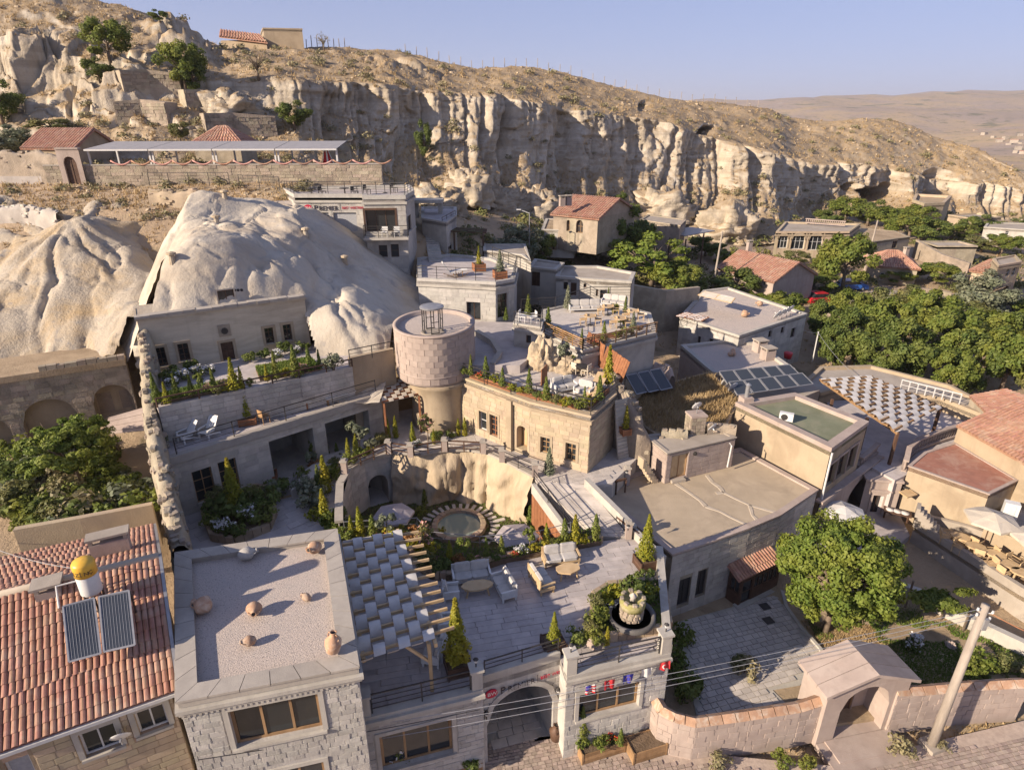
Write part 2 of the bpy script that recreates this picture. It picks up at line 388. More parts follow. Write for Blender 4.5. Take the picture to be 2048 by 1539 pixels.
tang=np.gradient(Lb,axis=0);arc=np.concatenate([[0],np.cumsum(np.hypot(*np.diff(Lb[:,:2],axis=0).T))])
nx=tang[:,1].copy();ny=-tang[:,0]
for a in(nx,ny):
 a[:]=np.convolve(np.pad(a,30,mode='edge'),np.ones(61)/61,'valid')
ln=np.hypot(nx,ny);nx/=ln;ny/=ln
rows=[]
NS,NCL,NB=60,130,8
back=Ls+np.stack([-nx*60,-ny*60,np.full(NC,-16.0)],1)
for k in range(12):rows.append((back*(1-k/12)+Ls*(k/12),-1+k/12))
for k in range(NS):
 q=k/NS;p=Ls*(1-q)+Lr*q;p[:,2]+=.7*math.sin(math.pi*q);rows.append((p,q))
for k in range(NCL):
 q=k/NCL;p=Lr*(1-q)+Lb*q
 run=.10+.30*q+.60*q**3.0
 p[:,:2]=Lr[:,:2]*(1-run)[...,None]+Lb[:,:2]*run if False else Lr[:,:2]*(1-run)+Lb[:,:2]*run
 rows.append((p,1+q))
foot=Lb+np.stack([nx*9,ny*9,np.full(NC,-5.0)],1)
for k in range(NB+1):rows.append((Lb*(1-k/NB)+foot*(k/NB),2+k/NB))
Pg=np.stack([r[0]for r in rows]);q=np.array([r[1]for r in rows])[:,None]
S=np.broadcast_to(arc[None,:],Pg.shape[:2]);Zg=Pg[:,:,2];X0,Y0=Pg[:,:,0].copy(),Pg[:,:,1].copy()
cw=np.clip((q-.93)*9,0,1)*np.clip((2.25-q)*4,0,1)
leftw=np.clip((uu-480)/160,.22,1)[None,:]
wob=fbm(S*.05,Zg*.06,3.0,3,5)*9
butt=ridge((S+wob)*.040,Zg*.010,0,2,21)
fin=1.9*np.abs(vn((S+wob*.5)*.17,Zg*.016,2.0,33))**.55+1.1*np.abs(vn((S+wob*.35)*.48,Zg*.03,5.0,35))**.6+.35*np.abs(vn((S+wob*.2)*1.3,Zg*.07,8.0,36))**.7
rough=fbm(S*.55,Zg*.5,1.0,4,41)
d=cw*leftw*(butt*5.2*(.25+.75*np.clip(q-1,0,1)**1.3)+fin*2.3+rough*.8-3.6)
ledge=np.clip(fbm(S*.03,Zg*.35,7.0,3,51),0,1)*1.1*cw
g1_,g2_,g3_=worley(S*.42+fbm(S*.2,Zg*.2,0,2,91),Zg*.11+fbm(S*.2,Zg*.2,4,2,92),93)
d=d+ledge+cw*leftw*((g3_-.5)*.8-np.clip(.08-(g2_-g1_),0,1)*4)
for cu,cv,r_,dep in((1412,262,11,5),(1722,388,16,7),(1762,388,20,8),(1690,372,9,4),(1880,372,30,5),(1425,258,6,4),(1290,212,9,3)):
 y_=Y0*SP+(Zg-HCAM)*CP;dd=Y0*CP-(Zg-HCAM)*SP
 pu,pv=CX+F*X0/dd,CY-F*y_/dd
 d=d-dep*np.clip(1.6-np.hypot((pu-cu)/r_,(pv-cv)/(r_*.8)),0,1)
Pg[:,:,0]+=nx[None,:]*d;Pg[:,:,1]+=ny[None,:]*d
top=np.clip((q+.6)*2,0,1)*np.clip((2.6-q)*3,0,1)
Pg[:,:,2]+=top*(fbm(X0*.09,Y0*.09,0,4,61)*np.where(q<.15,.7,1.3)+fbm(X0*.5,Y0*.5,0,3,66)*.35)*np.where(q<1,1,.4)
wx_=X0+fbm(X0*.2,Y0*.2,0,3,71)*2.5;wy_=Y0+fbm(X0*.2+7,Y0*.2,0,3,72)*2.5
b1,b2,bh=worley(wx_*.17,wy_*.26,73);c1_,c2_,c3_=worley(wx_*.45,wy_*.6,74)
blk=(bh*1.0+c3_*.45)*np.clip((b2-b1)*7,0,1);msk=np.clip((fbm(X0*.05,Y0*.07,2,3,77)+np.interp(uu,[380,500],[.08,-.12])[None,:])*4,0,1)
Pg[:,:,2]+=blk*msk*np.interp(uu,[330,450],[2.6,1.3])[None,:]*np.clip((q+np.interp(uu,[330,430],[.3,-.1])[None,:])*5,0,1)*np.clip((1.9-q)*2,0,1)*np.where(q>1,leftw<.6,1)
if True:
 lw=np.clip((520-uu)/120,0,1)[None,:]*np.clip((q-.1)*4,0,1)*np.clip((2.1-q)*4,0,1)
 zt=Pg[:,:,2];st=2.6;ph=zt/st+fbm(X0*.07,Y0*.07,0,3,81)*2.4
 Pg[:,:,2]+=lw*(np.tanh(6*(ph-np.floor(ph)-.5))*.5+.5-(ph-np.floor(ph)))*st*.3
hv=Pg.reshape(-1,3);hq=grid_quads(len(rows),NC)[:,::-1]
hillside=put('hillside',np_mesh('hillside',hv,hq,M['cliff_rock'],True));tag(hillside,'bare tan hillside with an eroded tuff cliff behind the village',kind='structure')
# the ground sheet
CPT=[P(*c)for c in((300,1700,-.4),(600,1600,-.4),(1200,1530,-.4),(1000,1480,-.4),(1100,1400,-.4),(1500,1539,-.4),(1860,1490,-.35),(2060,1440,-.3),(2300,1400,-.3),(0,1700,-.4),(-300,1500,1.0),(1450,1250,.25),(1700,1250,.25),(1900,1300,.25),(2100,1180,.3),(900,1250,0),(918,1050,.8),(500,1000,1.5),(1250,1000,.8),(1450,1000,.8),(550,1250,0.5),(180,1300,.8),(150,1010,4.6),(40,980,4.6),(250,960,4.6),(120,890,4.6),(-150,950,5.0),(280,880,4.6),(1000,800,3.0),(1400,800,2.0),(1600,850,1.5),(650,850,3.0),(700,750,6),(1100,640,6.0),(1250,620,5.5),(900,620,8),(1850,950,.5),(2050,900,.5),(1750,800,1.0),(1950,790,1.0),(2100,760,1.0),(1150,560,6.5),(1260,580,6.0),(1380,575,5.2),(1480,600,4.0),(1600,600,3.2),(1700,590,3.0),(1830,590,2.8),(1980,600,2.6),(2100,580,2.6),(1800,690,1.5),(2000,680,1.5),(1650,700,2.0),(1120,480,9.5),(1250,490,8),(1320,500,7),(1420,510,6),(1560,500,4.4),(1700,510,4.2),(1830,500,4.2),(1980,500,4),(2100,490,4),(960,455,13),(900,520,10.5),(1000,540,8.5))]
for x,y,z in((-60,20,6),(-60,45,11),(-48,36,9.0),(-42,40,9.2),(-36,42,9.3),(-30,43,9.4),(-40,32,4.6),(-34,33.5,4.4),(-28,36,4.4),(-25,35,4.4),(-50,30,4.8),(-60,60,19),(-45,55,17.5),(-40,50,15.5),(-30,55,17.6),(-32,48,13.5),(-20,56,17.6),(-38,60,18.6),(-28,60,18.4),(-16,60,17.6),(-28,64,18.7),(-36,64,18.8),(-20,64,18.6),(-50,68,20.5),(-30,70,20.3),(-24,45,9),(-14,47,9),(-8,52,10.5),(-4,58,12.5),(-12,58,16.5),(-18,53,13.5),(-10,53,11.5),(-12,56,12),(-6,55,11.5)):CPT.append(Vector((x,y,z)))
for i in range(0,NC,40):
 CPT.append(Vector((Lb[i,0]+nx[i]*2,Lb[i,1]+ny[i]*2,Lb[i,2]-.6)))
gz_near=rbf(CPT)
def axis(lo,hi,step,far,g=1.09):
 a=list(np.arange(lo,hi,step));s_=step
 while a[-1]<far:s_*=g;a.append(a[-1]+s_)
 s_=step
 while a[0]>-far:s_*=g;a.insert(0,a[0]-s_)
 return np.array(a)
gx,gy=axis(-75,175,.9,14000),axis(6,175,.9,14000)
GX,GY=np.meshgrid(gx,gy)
inn=gz_near(np.clip(GX,-75,175),np.clip(GY,4,175))
inn=inn+fbm(GX*.25,GY*.25,0,4,3)*.22
dist=np.hypot(GX,GY)
far_=2.0-5*np.clip((dist-200)/300,0,1)+np.clip((GY-620)/2400,0,1)**1.25*(128+48*np.clip((GX-1700)/1300,-1,1))*np.clip(GY/3000,0,1)**.3+fbm(GX*.0022,GY*.0022,0,5,8)*44*np.clip((dist-350)/900,0,1)+fbm(GX*.011,GY*.011,0,4,9)*11*np.clip((dist-300)/600,0,1)
far_=np.where(GY<0,0.0,far_)
ou=np.maximum(np.maximum(-75-GX,GX-175),np.maximum(4-GY,GY-175))
bl=np.clip(ou/110,0,1);bl=bl*bl*(3-2*bl)
GZ=inn*(1-bl)+far_*bl
behind=np.clip((np.interp(np.clip(GX,Lb[0,0],Lb[-1,0]),Lb[:,0],Lb[:,1])+14-GY)/-20,0,1)*(1-bl)*(GX<150)
GZ=GZ-behind*6
gv=np.stack([GX,GY,GZ],-1).reshape(-1,3)
ground=put('ground',np_mesh('ground',gv,grid_quads(len(gy),len(gx)),M['land'],True));tag(ground,'dry earth ground of the village reaching to far hills',kind='structure')
def bvh(objs):
 V,Fc=[],[]
 for o in objs:
  me=o.data;n=len(V);m_=wm(o)
  co=np.empty(len(me.vertices)*3,np.float32);me.vertices.foreach_get('co',co)
  V.extend([tuple(c)for c in co.reshape(-1,3)])
  Fc.extend([tuple(i+n for i in p.vertices)for p in me.polygons])
 return BVHTree.FromPolygons(V,Fc)
LAND=bvh([hillside,ground])
def G(u,v):
 h=LAND.ray_cast(Vector((0,0,HCAM)),ray(u,v).normalized())
 return h[0]
def GZat(x,y):
 h=LAND.ray_cast(Vector((x,y,80)),Vector((0,0,-1)))
 return h[0].z if h[0]else 0.0
 # the two white tuff cones
def rock(name,cps,x0,x1,y0,y1,step,seed,m,amp=1.0,cut=None,apex=(0,0),gk=1.0):
 f=rbf(cps,'lin',.05);xs=np.arange(x0,x1,step);ys=np.arange(y0,y1,step);XX,YY=np.meshgrid(xs,ys)
 Z=f(XX,YY);r_=max(1,int(.42/step));ker=np.ones(2*r_+1)/(2*r_+1)
 for _ in range(3):
  for ax in(0,1):Z=np.apply_along_axis(lambda a:np.convolve(np.pad(a,r_,mode='edge'),ker,'valid'),ax,Z)
 wx,wy=XX+fbm(XX*.25,YY*.25,0,3,seed)*2.2,YY+fbm(XX*.25+9,YY*.25,0,3,seed+1)*2.2
 f1,f2,_c=worley(wx*.13,wy*.13,seed);g1,g2,gc=worley(wx*.42,wy*.42,seed+4)
 th_,rr_=np.arctan2(YY-apex[1],XX-apex[0]),np.hypot(XX-apex[0],YY-apex[1]);tw_=fbm(XX*.3,YY*.3,3,3,seed+11)*.9
 gul=(np.abs(vn(th_*3.2+tw_,rr_*.10,0,seed+12))**.55-.5)*1.5+(np.abs(vn(th_*8+tw_*1.5,rr_*.2,4,seed+13))**.6-.45)*.25
 Z=Z+amp*gul*gk*np.clip(rr_/6,0,1.0)
 Z=Z+amp*(ridge(wx*.10,wy*.10,0,1,seed+21)*1.3-.4+(.5-f1)*.35-np.clip(.06-(f2-f1),0,1)*3.4+(.5-g1)*.1+(gc-.5)*.12-np.clip(.05-(g2-g1),0,1)*1.4*(vn(XX*.2,YY*.2,0,seed)>.1)+fbm(XX*.35,YY*.35,0,2,seed+7)*.22+fbm(XX*.9,YY*.9,0,3,seed+9)*.06)
 k1,k2,kc=worley(wx*.24+fbm(XX*.8,YY*.8,0,2,seed)*.25,wy*.24,seed+31);Z=Z-np.clip(.04-(k2-k1),0,1)*5*np.clip(fbm(XX*.13,YY*.13,6,2,seed+33)*3+.6,0,1)+(kc-.5)*.08+ridge(XX*.5,YY*.5,2,3,seed+35)*.05
 Q=grid_quads(len(ys),len(xs));V=np.stack([XX,YY,Z],-1).reshape(-1,3)
 if cut is not None:
  k=cut(V[:,0],V[:,1]);Q=Q[~k[Q].all(1)]
 return put(name,np_mesh(name,V,Q,m,True))
_FA,_FB=P(300,747,10),P(622,693,10);_d=(_FB-_FA).normalized();_n=Vector((_d.y,-_d.x,0));_L=(_FB-_FA).length
def fw(s_,off,z):p=_FA+_d*(_L*s_)+_n*off;return Vector((p.x,p.y,z))
C1=[PY(*c)for c in((430,388,49),(395,392,48),(480,394,49.5),(530,415,49),(590,445,48.5),(650,485,47.5),(720,530,46.5),(780,575,45.5),(815,620,44.5),(838,655,43.5),(360,430,47),(335,480,45.5),(305,545,43),(420,450,46.8),(480,450,47.4),(540,465,47.2),(620,520,44.8),(650,560,42.4),(700,575,41.4),(750,605,40.8),(790,640,40.2),(655,628,38.6),(690,640,38.2),(725,632,39.4),(765,655,38.9))]
C1+=[fw(s_,o,z)for s_,o,z in((-.06,-1,11.5),(.05,-.8,13.0),(.05,-2,13.9),(.2,-.7,13.1),(.2,-2.0,14.6),(.2,-3.6,16.0),(.45,-.7,13.1),(.45,-1.6,15.4),(.45,-3.2,17.0),(.7,-.7,13.1),(.7,-1.7,15.2),(.7,-3.4,16.4),(.95,-.6,13.0),(.95,-1.8,14.6),(.95,-3.4,15.4),(.25,.5,11.5),(.6,.5,11.5),(.9,.5,11.5),(1.03,.2,12.4))]
C1+=[P(*c)for c in((640,706,10.2),(660,722,9.6),(690,732,9.4),(735,730,9.4),(790,724,9.2),(640,690,11.2))]
C1+=[Vector(c)for c in((-20,51.5,18.0),(-16,52.5,16.5),(-12,51,14.2),(-8,49.5,12),(-24,50,17),(-28,47,11.5),(-30,44,8.5),(-27.4,41.5,9.0),(-25.8,38.5,8.0),(-19,57,15.5),(-26,56,15.5),(-10,56,11),(-4,47,8.0),(-4,42,8.0),(-6,35,7.5),(-11,34.5,7.5),(-15,36,7.8))]
tuff_cone=rock('tuff_cone',C1,-31,-3.5,34.5,57,.13,5,M['tuff'],.8,lambda x,y:((x-_FA.x)*_n.x+(y-_FA.y)*_n.y>-.45)&((x-_FA.x)*_d.x+(y-_FA.y)*_d.y<_L*1.0)|((x<-21.6)&(y<38.8))|((x>-8.2)&(y<41)),(-20.5,48.5),.5)
tag(tuff_cone,'large smooth white tuff cone carved with a cave house at its foot','rock formation')
C2=[PY(*c)for c in((140,418,49),(155,408,49.5),(110,450,47.5),(200,455,48),(70,500,45.5),(40,570,43),(25,640,41),(110,530,44.5),(170,520,45.0),(230,500,46),(90,600,42.0),(160,610,42.2),(230,590,43),(30,700,39.5),(100,690,40.0),(180,690,40.2),(250,660,41.0),(250,470,47.5),(275,560,44.5),(285,500,48),(262,620,41.8))]
C2+=[Vector(c)for c in((-38,52.5,16.5),(-34,54,17.0),(-42,50,15.5),(-45,45,13.2),(-45,40,10.5),(-29,54,17.0),(-26,50,13),(-46,54,17.5),(-30,58,17.6),(-40,58,18.2))]
tuff_mound=rock('tuff_mound',C2,-45,-25.0,38.6,55,.16,15,M['tuff_rough'],1.0,lambda x,y:(x>-26.6)&(y<41),(-34.5,49.5),1.0)
tag(tuff_mound,'rough grey tuff mound with a pointed tip left of the smooth cone','rock formation')
ROCK=bvh([tuff_cone,tuff_mound])
# BUILDING KIT
class Wall:
 ''
 def __init__(s,p0,p1,z0=0.0,z1=3.0):
  s.p0=V3(p0,0);s.p1=V3(p1,0);s.L=(s.p1-s.p0).length;s.d=(s.p1-s.p0)/s.L
  s.n=Vector((s.d.y,-s.d.x,0));s.z0=z0;s.z1=z1
 def at(s,a,z,off=0.0):return s.p0+s.d*a+s.n*off+Vector((0,0,z))
 def hit(s,u,v):
  r=ray(u,v);c=Vector((0,0,HCAM));k=(s.p0-c).dot(s.n)/r.dot(s.n);q=c+r*k
  return(q-s.p0).dot(s.d),q.z
 def rect(s,u0,v0,u1,v1):
  ''
  um,vm=(u0+u1)/2,(v0+v1)/2
  return(s.hit(u0,vm)[0],s.hit(u1,vm)[0],s.hit(um,v1)[1],s.hit(um,v0)[1])
 def box(s,mb,a0,a1,z0,z1,o0,o1,m=0):
  b=[s.at(a0,z0,o1),s.at(a1,z0,o1),s.at(a1,z0,o0),s.at(a0,z0,o0)]
  t=[s.at(a0,z1,o1),s.at(a1,z1,o1),s.at(a1,z1,o0),s.at(a0,z1,o0)]
  return mb.hexa(b,t,m)
 def skin(s,mb,ops=(),m=0,z0=None,z1=None,off=0.0,mi=None):
  ''
  z0=s.z0 if z0 is None else z0;z1=s.z1 if z1 is None else z1
  br={0.0,s.L}
  for o in ops:
   a,b=o['r'][:2];k=10 if o.get('arch')else 1
   for i in range(k+1):br.add(min(max(a+(b-a)*i/k,0),s.L))
  br=sorted(br)
  def top(o,x):
   a,b,c,e=o['r']
   if not o.get('arch'):return e
   h=o['arch']if o['arch']is not True else(b-a)/2
   q=max(0.0,1-((x-(a+b)/2)/((b-a)/2))**2)
   return e-h+h*math.sqrt(q)
  for a,b in zip(br,br[1:]):
   if b-a<1e-5:continue
   c=(a+b)/2;cov=sorted([o for o in ops if o['r'][0]<c<o['r'][1]],key=lambda o:o['r'][2])
   la=lb=z0
   for o in cov:
    if o['r'][2]>la+1e-4:mb.face([s.at(a,la,off),s.at(b,lb,off),s.at(b,o['r'][2],off),s.at(a,o['r'][2],off)],m)
    la,lb=top(o,a),top(o,b)
   mb.face([s.at(a,la,off),s.at(b,lb,off),s.at(b,z1,off),s.at(a,z1,off)],m)
  for o in ops:
   a,b,c,e=o['r'];dp=o.get('depth',.2);ri=o.get('rm',m)
   xs=[a+(b-a)*i/10 for i in range(11)]if o.get('arch')else[a,b]
   out=[(a,c)]+[(x,top(o,x))for x in xs]+[(b,c)]
   for(xa,za),(xb,zb)in zip(out,out[1:]+out[:1]):
    mb.face([s.at(xa,za,off),s.at(xb,zb,off),s.at(xb,zb,off-dp),s.at(xa,za,off-dp)],ri)
   o['outline']=out
  return mb
 def fill(s,o,parent,fm,kind='window',gm=None,bars=(2,2),fw=.07,nm='window',surround=None,sill=None,off=0.0):
  ''
  a,b,c,e=o['r'];dp=o.get('depth',.2);y1=off-dp*.55;y0=y1-.06;out=o['outline']
  fr=MB()
  def in_top(x):
   best=e
   for(xa,za),(xb,zb)in zip(out[1:-1],out[2:-1]):
    if xa-1e-6<=x<=xb+1e-6 and xb>xa:return za+(zb-za)*(x-xa)/(xb-xa)
   return best
  k=len(out)-2
  for i in range(1,len(out)-2):
   (xa,za),(xb,zb)=out[i],out[i+1]
   fr.hexa([s.at(xa,za-fw,y1),s.at(xb,zb-fw,y1),s.at(xb,zb-fw,y0),s.at(xa,za-fw,y0)],[s.at(xa,za,y1),s.at(xb,zb,y1),s.at(xb,zb,y0),s.at(xa,za,y0)])
  s.box(fr,a,a+fw,c,in_top(a+1e-5),y0,y1);s.box(fr,b-fw,b,c,in_top(b-1e-5),y0,y1);s.box(fr,a,b,c,c+fw,y0+.003,y1-.003)
  if kind in('window','door'):
   for i in range(1,bars[0]):
    x=a+(b-a)*i/bars[0];s.box(fr,x-fw*.4,x+fw*.4,c,in_top(x),y0+.006,y1-.006)
   for i in range(1,bars[1]):
    z=c+(e-c)*i/bars[1];s.box(fr,a,b,z-fw*.35,z+fw*.35,y0+.009,y1-.009)
  f=fr.build(nm,M[fm],parent)
  g=MB();g.face([s.at(x,z,y0+.02)for x,z in out])
  g.build('pane' if gm in(None,'glass','curtain')else 'panel',M[gm or 'glass'],f)
  if surround:
   q=MB();wd=.16;t=.05
   s.box(q,a-wd,a,c,e,off+.002,off+t);s.box(q,b,b+wd,c,e,off+.002,off+t)
   if o.get('arch'):
    for(xa,za),(xb,zb)in zip(out[1:-2],out[2:-1]):
     cx_=(a+b)/2;h=o['arch']if o['arch']is not True else(b-a)/2;cz=e-h
     def ex(x,z):return(cx_+(x-cx_)*(1+2*wd/(b-a)),cz+(z-cz)*(1+wd/h))
     (xc,zc),(xd,zd)=ex(xa,za),ex(xb,zb)
     q.hexa([s.at(xa,za,off+t),s.at(xb,zb,off+t),s.at(xb,zb,off+.002),s.at(xa,za,off+.002)],[s.at(xc,zc,off+t),s.at(xd,zd,off+t),s.at(xd,zd,off+.002),s.at(xc,zc,off+.002)])
   else:s.box(q,a-wd,b+wd,e,e+wd,off+.002,off+t)
   q.build('surround',M[surround],f)
  if sill:
   q=MB();s.box(q,a-.12,b+.12,c-.1,c,off+.002,off+.12);q.build('sill',M[sill],f)
  return f
def chamfer_box(name,j,seed,ch=.06):
 rr=random.Random(seed);me=bpy.data.meshes.new(name);bm=bmesh.new()
 bmesh.ops.create_cube(bm,size=1.0)
 bmesh.ops.bevel(bm,geom=bm.edges[:],offset=ch,segments=1,affect='EDGES')
 for v in bm.verts:v.co+=Vector([(rr.random()-.5)*j for _ in range(3)])
 bm.to_mesh(me);bm.free();return me
_SM={}
def stone_meshes(m,j=.05,key='s',ch=.06):
 k=(m,key)
 if k not in _SM:
  _SM[k]=[chamfer_box('stone_block',j,i+1,ch)for i in range(5)]
  for me in _SM[k]:me.materials.append(M[m])
 return _SM[k]
def inframe(p,mg=40):
 u,v=proj(p);return-mg<u<2048+mg and-mg<v<1539+mg
def place_pieces(parent,items,m,limit=300,name='stone',j=.05,ch=.06,key='s'):
 ''
 ms=stone_meshes(m,j,key,ch);c=Vector((0,0,HCAM))
 items=[i for i in items if inframe(i.translation)]
 items.sort(key=lambda q:(q.translation-c).length)
 for i,q in enumerate(items[:limit]):put(name,ms[i%5],parent,mw=q)
 rest=items[limit:]
 if rest:
  base=[]
  for me in ms:
   co=np.empty(len(me.vertices)*3,np.float32);me.vertices.foreach_get('co',co);base.append((co.reshape(-1,3),[list(p.vertices)for p in me.polygons]))
  vv,ff=[],[];n=0
  for i,q in enumerate(rest):
   co,fa=base[i%5];A=np.array(q);vv.append(co@A[:3,:3].T+A[:3,3]);ff.extend([[x+n for x in f]for f in fa]);n+=len(co)
  me=bpy.data.meshes.new(name+'work');me.from_pydata(np.concatenate(vv).tolist(),[],ff);me.materials.append(M[m]);me.update()
  tag(put(name+'work',me,parent),kind='stuff')
def stones(parent,W,s0,s1,z0,z1,ch,bw,dep,m,ops=(),limit=300,name='stone',j=.05,gap=.015,off=0.0,rough=.012):
 items=[];z=z0;row=0
 while z<z1-.04:
  h=min(ch*R.uniform(.88,1.12),z1-z);x=s0-R.uniform(0,bw[1])*.8
  while x<s1:
   wd=R.uniform(*bw);a,b=max(x,s0),min(x+wd,s1);x+=wd
   segs=[(a,b)]
   for o in ops:
    oa,ob,oc,oe=o['r'];oa-=o.get('mg',.02);ob+=o.get('mg',.02)
    top=oe+o.get('mg',.02)
    if o.get('arch'):
     hh=o['arch']if o['arch']is not True else(ob-oa)/2
     zz=(z-(oe-hh))/max(hh,.01)
     if zz>0:k=math.sqrt(max(0,1-min(zz,1)**2))*(ob-oa)/2;oa,ob=(oa+ob)/2-k,(oa+ob)/2+k
    if z+h<=oc+.02 or z>=top-.02:continue
    ns=[]
    for(p,q)in segs:
     if q<=oa or p>=ob:ns.append((p,q));continue
     if p<oa:ns.append((p,oa))
     if q>ob:ns.append((ob,q))
    segs=ns
   for a_,b_ in segs:
    if b_-a_<.06:continue
    c=W.at((a_+b_)/2,z+h/2,off-dep/2+.02+R.uniform(-rough,rough))
    q=Matrix.Identity(4)
    for i,ax in enumerate((W.d*(b_-a_-gap),-W.n*dep,Vector((0,0,h-gap)))):
     for r_ in range(3):q[r_][i]=ax[r_]
    q.translation=c;items.append(q)
  z+=h;row+=1
 place_pieces(parent,items,m,limit,name,j)
def in_poly(x,y,poly):
 c=False;n=len(poly)
 for i in range(n):
  a,b=poly[i],poly[(i+1)%n]
  if(a[1]>y)!=(b[1]>y)and x<(b[0]-a[0])*(y-a[1])/(b[1]-a[1])+a[0]:c=not c
 return c
def pave(parent,poly,z,size,rz,m,limit=300,th=.05,gap=.012,name='paver',j=.03,var=.3,hole=None):
 ca,sa=math.cos(rz),math.sin(rz);d=Vector((ca,sa,0));e=Vector((-sa,ca,0))
 aa=[p[0]*ca+p[1]*sa for p in poly];bb=[-p[0]*sa+p[1]*ca for p in poly];items=[]
 y=min(bb)
 while y<max(bb):
  hh=size[1]*R.uniform(1-var*.5,1+var*.5);x=min(aa)-R.random()*size[0]
  while x<max(aa):
   ww=size[0]*R.uniform(1-var,1+var);ok=True
   for fx,fy in((.03,.03),(.97,.03),(.03,.97),(.97,.97)):
    q=d*(x+ww*fx)+e*(y+hh*fy)
    if not in_poly(q.x,q.y,poly)or(hole and hole(q.x,q.y)):ok=False
   if ok:
    c=d*(x+ww/2)+e*(y+hh/2);q=Matrix.Identity(4)
    for i,ax in enumerate((d*(ww-gap),e*(hh-gap),Vector((0,0,th)))):
     for r_ in range(3):q[r_][i]=ax[r_]
    q.translation=Vector((c.x,c.y,z-th/2+R.uniform(0,.008)));items.append(q)
   x+=ww
  y+=hh
 place_pieces(parent,items,m,limit,name,j,.03,'p')
_TM={}
def tile_mesh(m):
 if m not in _TM:
  mb=MB();n=6
  for k in range(n):
   a0,a1=math.pi*k/n,math.pi*(k+1)/n
   p=lambda a,y,r:(-math.cos(a)*r,y,math.sin(a)*r*.75)
   mb.face([p(a0,0,.5),p(a1,0,.5),p(a1,1.12,.42),p(a0,1.12,.42)])
   mb.face([p(a0,0,.38),p(a1,0,.38),p(a1,0,.5),p(a0,0,.5)])
  _TM[m]=mb.mesh('roof_tile',M[m],True)
 return _TM[m]
def tile_roof(parent,e0,e1,r1,r0,tw=.2,tl=.36,m='terracotta',limit=0,name='tile',sheet=True,skip=None):
 ''
 e0,e1,r1,r0=[Vector(p)for p in(e0,e1,r1,r0)]
 n=(e1-e0).cross(r0-e0).normalized()
 if n.z<0:n=-n
 if sheet:
  mb=MB();mb.hexa([e0-n*.12,e1-n*.12,r1-n*.12,r0-n*.12],[e0,e1,r1,r0]);sh=mb.build('slope',M[m],parent);par=sh
 else:par=parent
 hgt=((r0+r1)/2-(e0+e1)/2).length;nr=max(1,round(hgt/tl));items=[]
 for i in range(nr):
  a,b=e0.lerp(r0,i/nr),e1.lerp(r1,i/nr);c=e0.lerp(r0,(i+1)/nr);wd=(b-a).length
  nt_=max(1,round(wd/tw));d=(b-a)/nt_
  for k in range(nt_):
   p=a+d*(k+.5)+n*(.012+.02)
   if skip and skip(p):continue
   if not inframe(p,60):continue
   up=((r0-e0)*(1-(k+.5)/nt_)+(r1-e1)*((k+.5)/nt_))/nr
   q=Matrix.Identity(4);jx=d*R.uniform(-.04,.04)
   for ci,ax in enumerate((d*.98,up*R.uniform(.98,1.03)+n*.02*-1,n*tw*R.uniform(.95,1.1))):
    for r_ in range(3):q[r_][ci]=ax[r_]
   q.translation=p+jx+n*.02;items.append(q)
 c0=Vector((0,0,HCAM));items.sort(key=lambda q:(q.translation-c0).length);me=tile_mesh(m)
 for q in items[:limit]:put(name,me,par,mw=q)
 rest=items[limit:]
 if rest:
  co=np.empty(len(me.vertices)*3,np.float32);me.vertices.foreach_get('co',co);co=co.reshape(-1,3)
  fa=np.array([list(p.vertices)for p in me.polygons]);vv=[];ff=[]
  for i,q in enumerate(rest):
   A=np.array(q);vv.append(co@A[:3,:3].T+A[:3,3]);ff.append(fa+i*len(co))
  tag(put('tiling',np_mesh('tiling',np.concatenate(vv),np.concatenate(ff),M[m],True),par),kind='stuff')
 return par
def walls_of(poly,z0,z1):
 ''
 n=len(poly);a=sum(poly[i][0]*poly[(i+1)%n][1]-poly[(i+1)%n][0]*poly[i][1]for i in range(n))
 if a<0:poly=list(reversed(poly))
 return[Wall(poly[i],poly[(i+1)%n],z0,z1)for i in range(n)]
def offset(poly,d):
 ''
 n=len(poly);a=sum(poly[i][0]*poly[(i+1)%n][1]-poly[(i+1)%n][0]*poly[i][1]for i in range(n))
 if a<0:poly=list(reversed(poly))
 out=[]
 for i in range(n):
  p,q,r=[Vector((poly[k%n][0],poly[k%n][1]))for k in(i-1,i,i+1)]
  d1=(q-p).normalized();d2=(r-q).normalized();n1=Vector((d1.y,-d1.x));n2=Vector((d2.y,-d2.x))
  b=n1+n2;b=b/max(b.dot(n1),.35)if b.length>.1 else n1
  out.append(Vector((q.x+b.x*d,q.y+b.y*d,0)))
 return out
def ring(mb,poly,w_in,w_out,z0,z1,m=0):
 a,b=offset(poly,-w_in),offset(poly,w_out);n=len(a)
 for i in range(n):
  j=(i+1)%n
  mb.hexa([V3(b[i],z0),V3(b[j],z0),V3(a[j],z0),V3(a[i],z0)],[V3(b[i],z1),V3(b[j],z1),V3(a[j],z1),V3(a[i],z1)],m)
 return mb
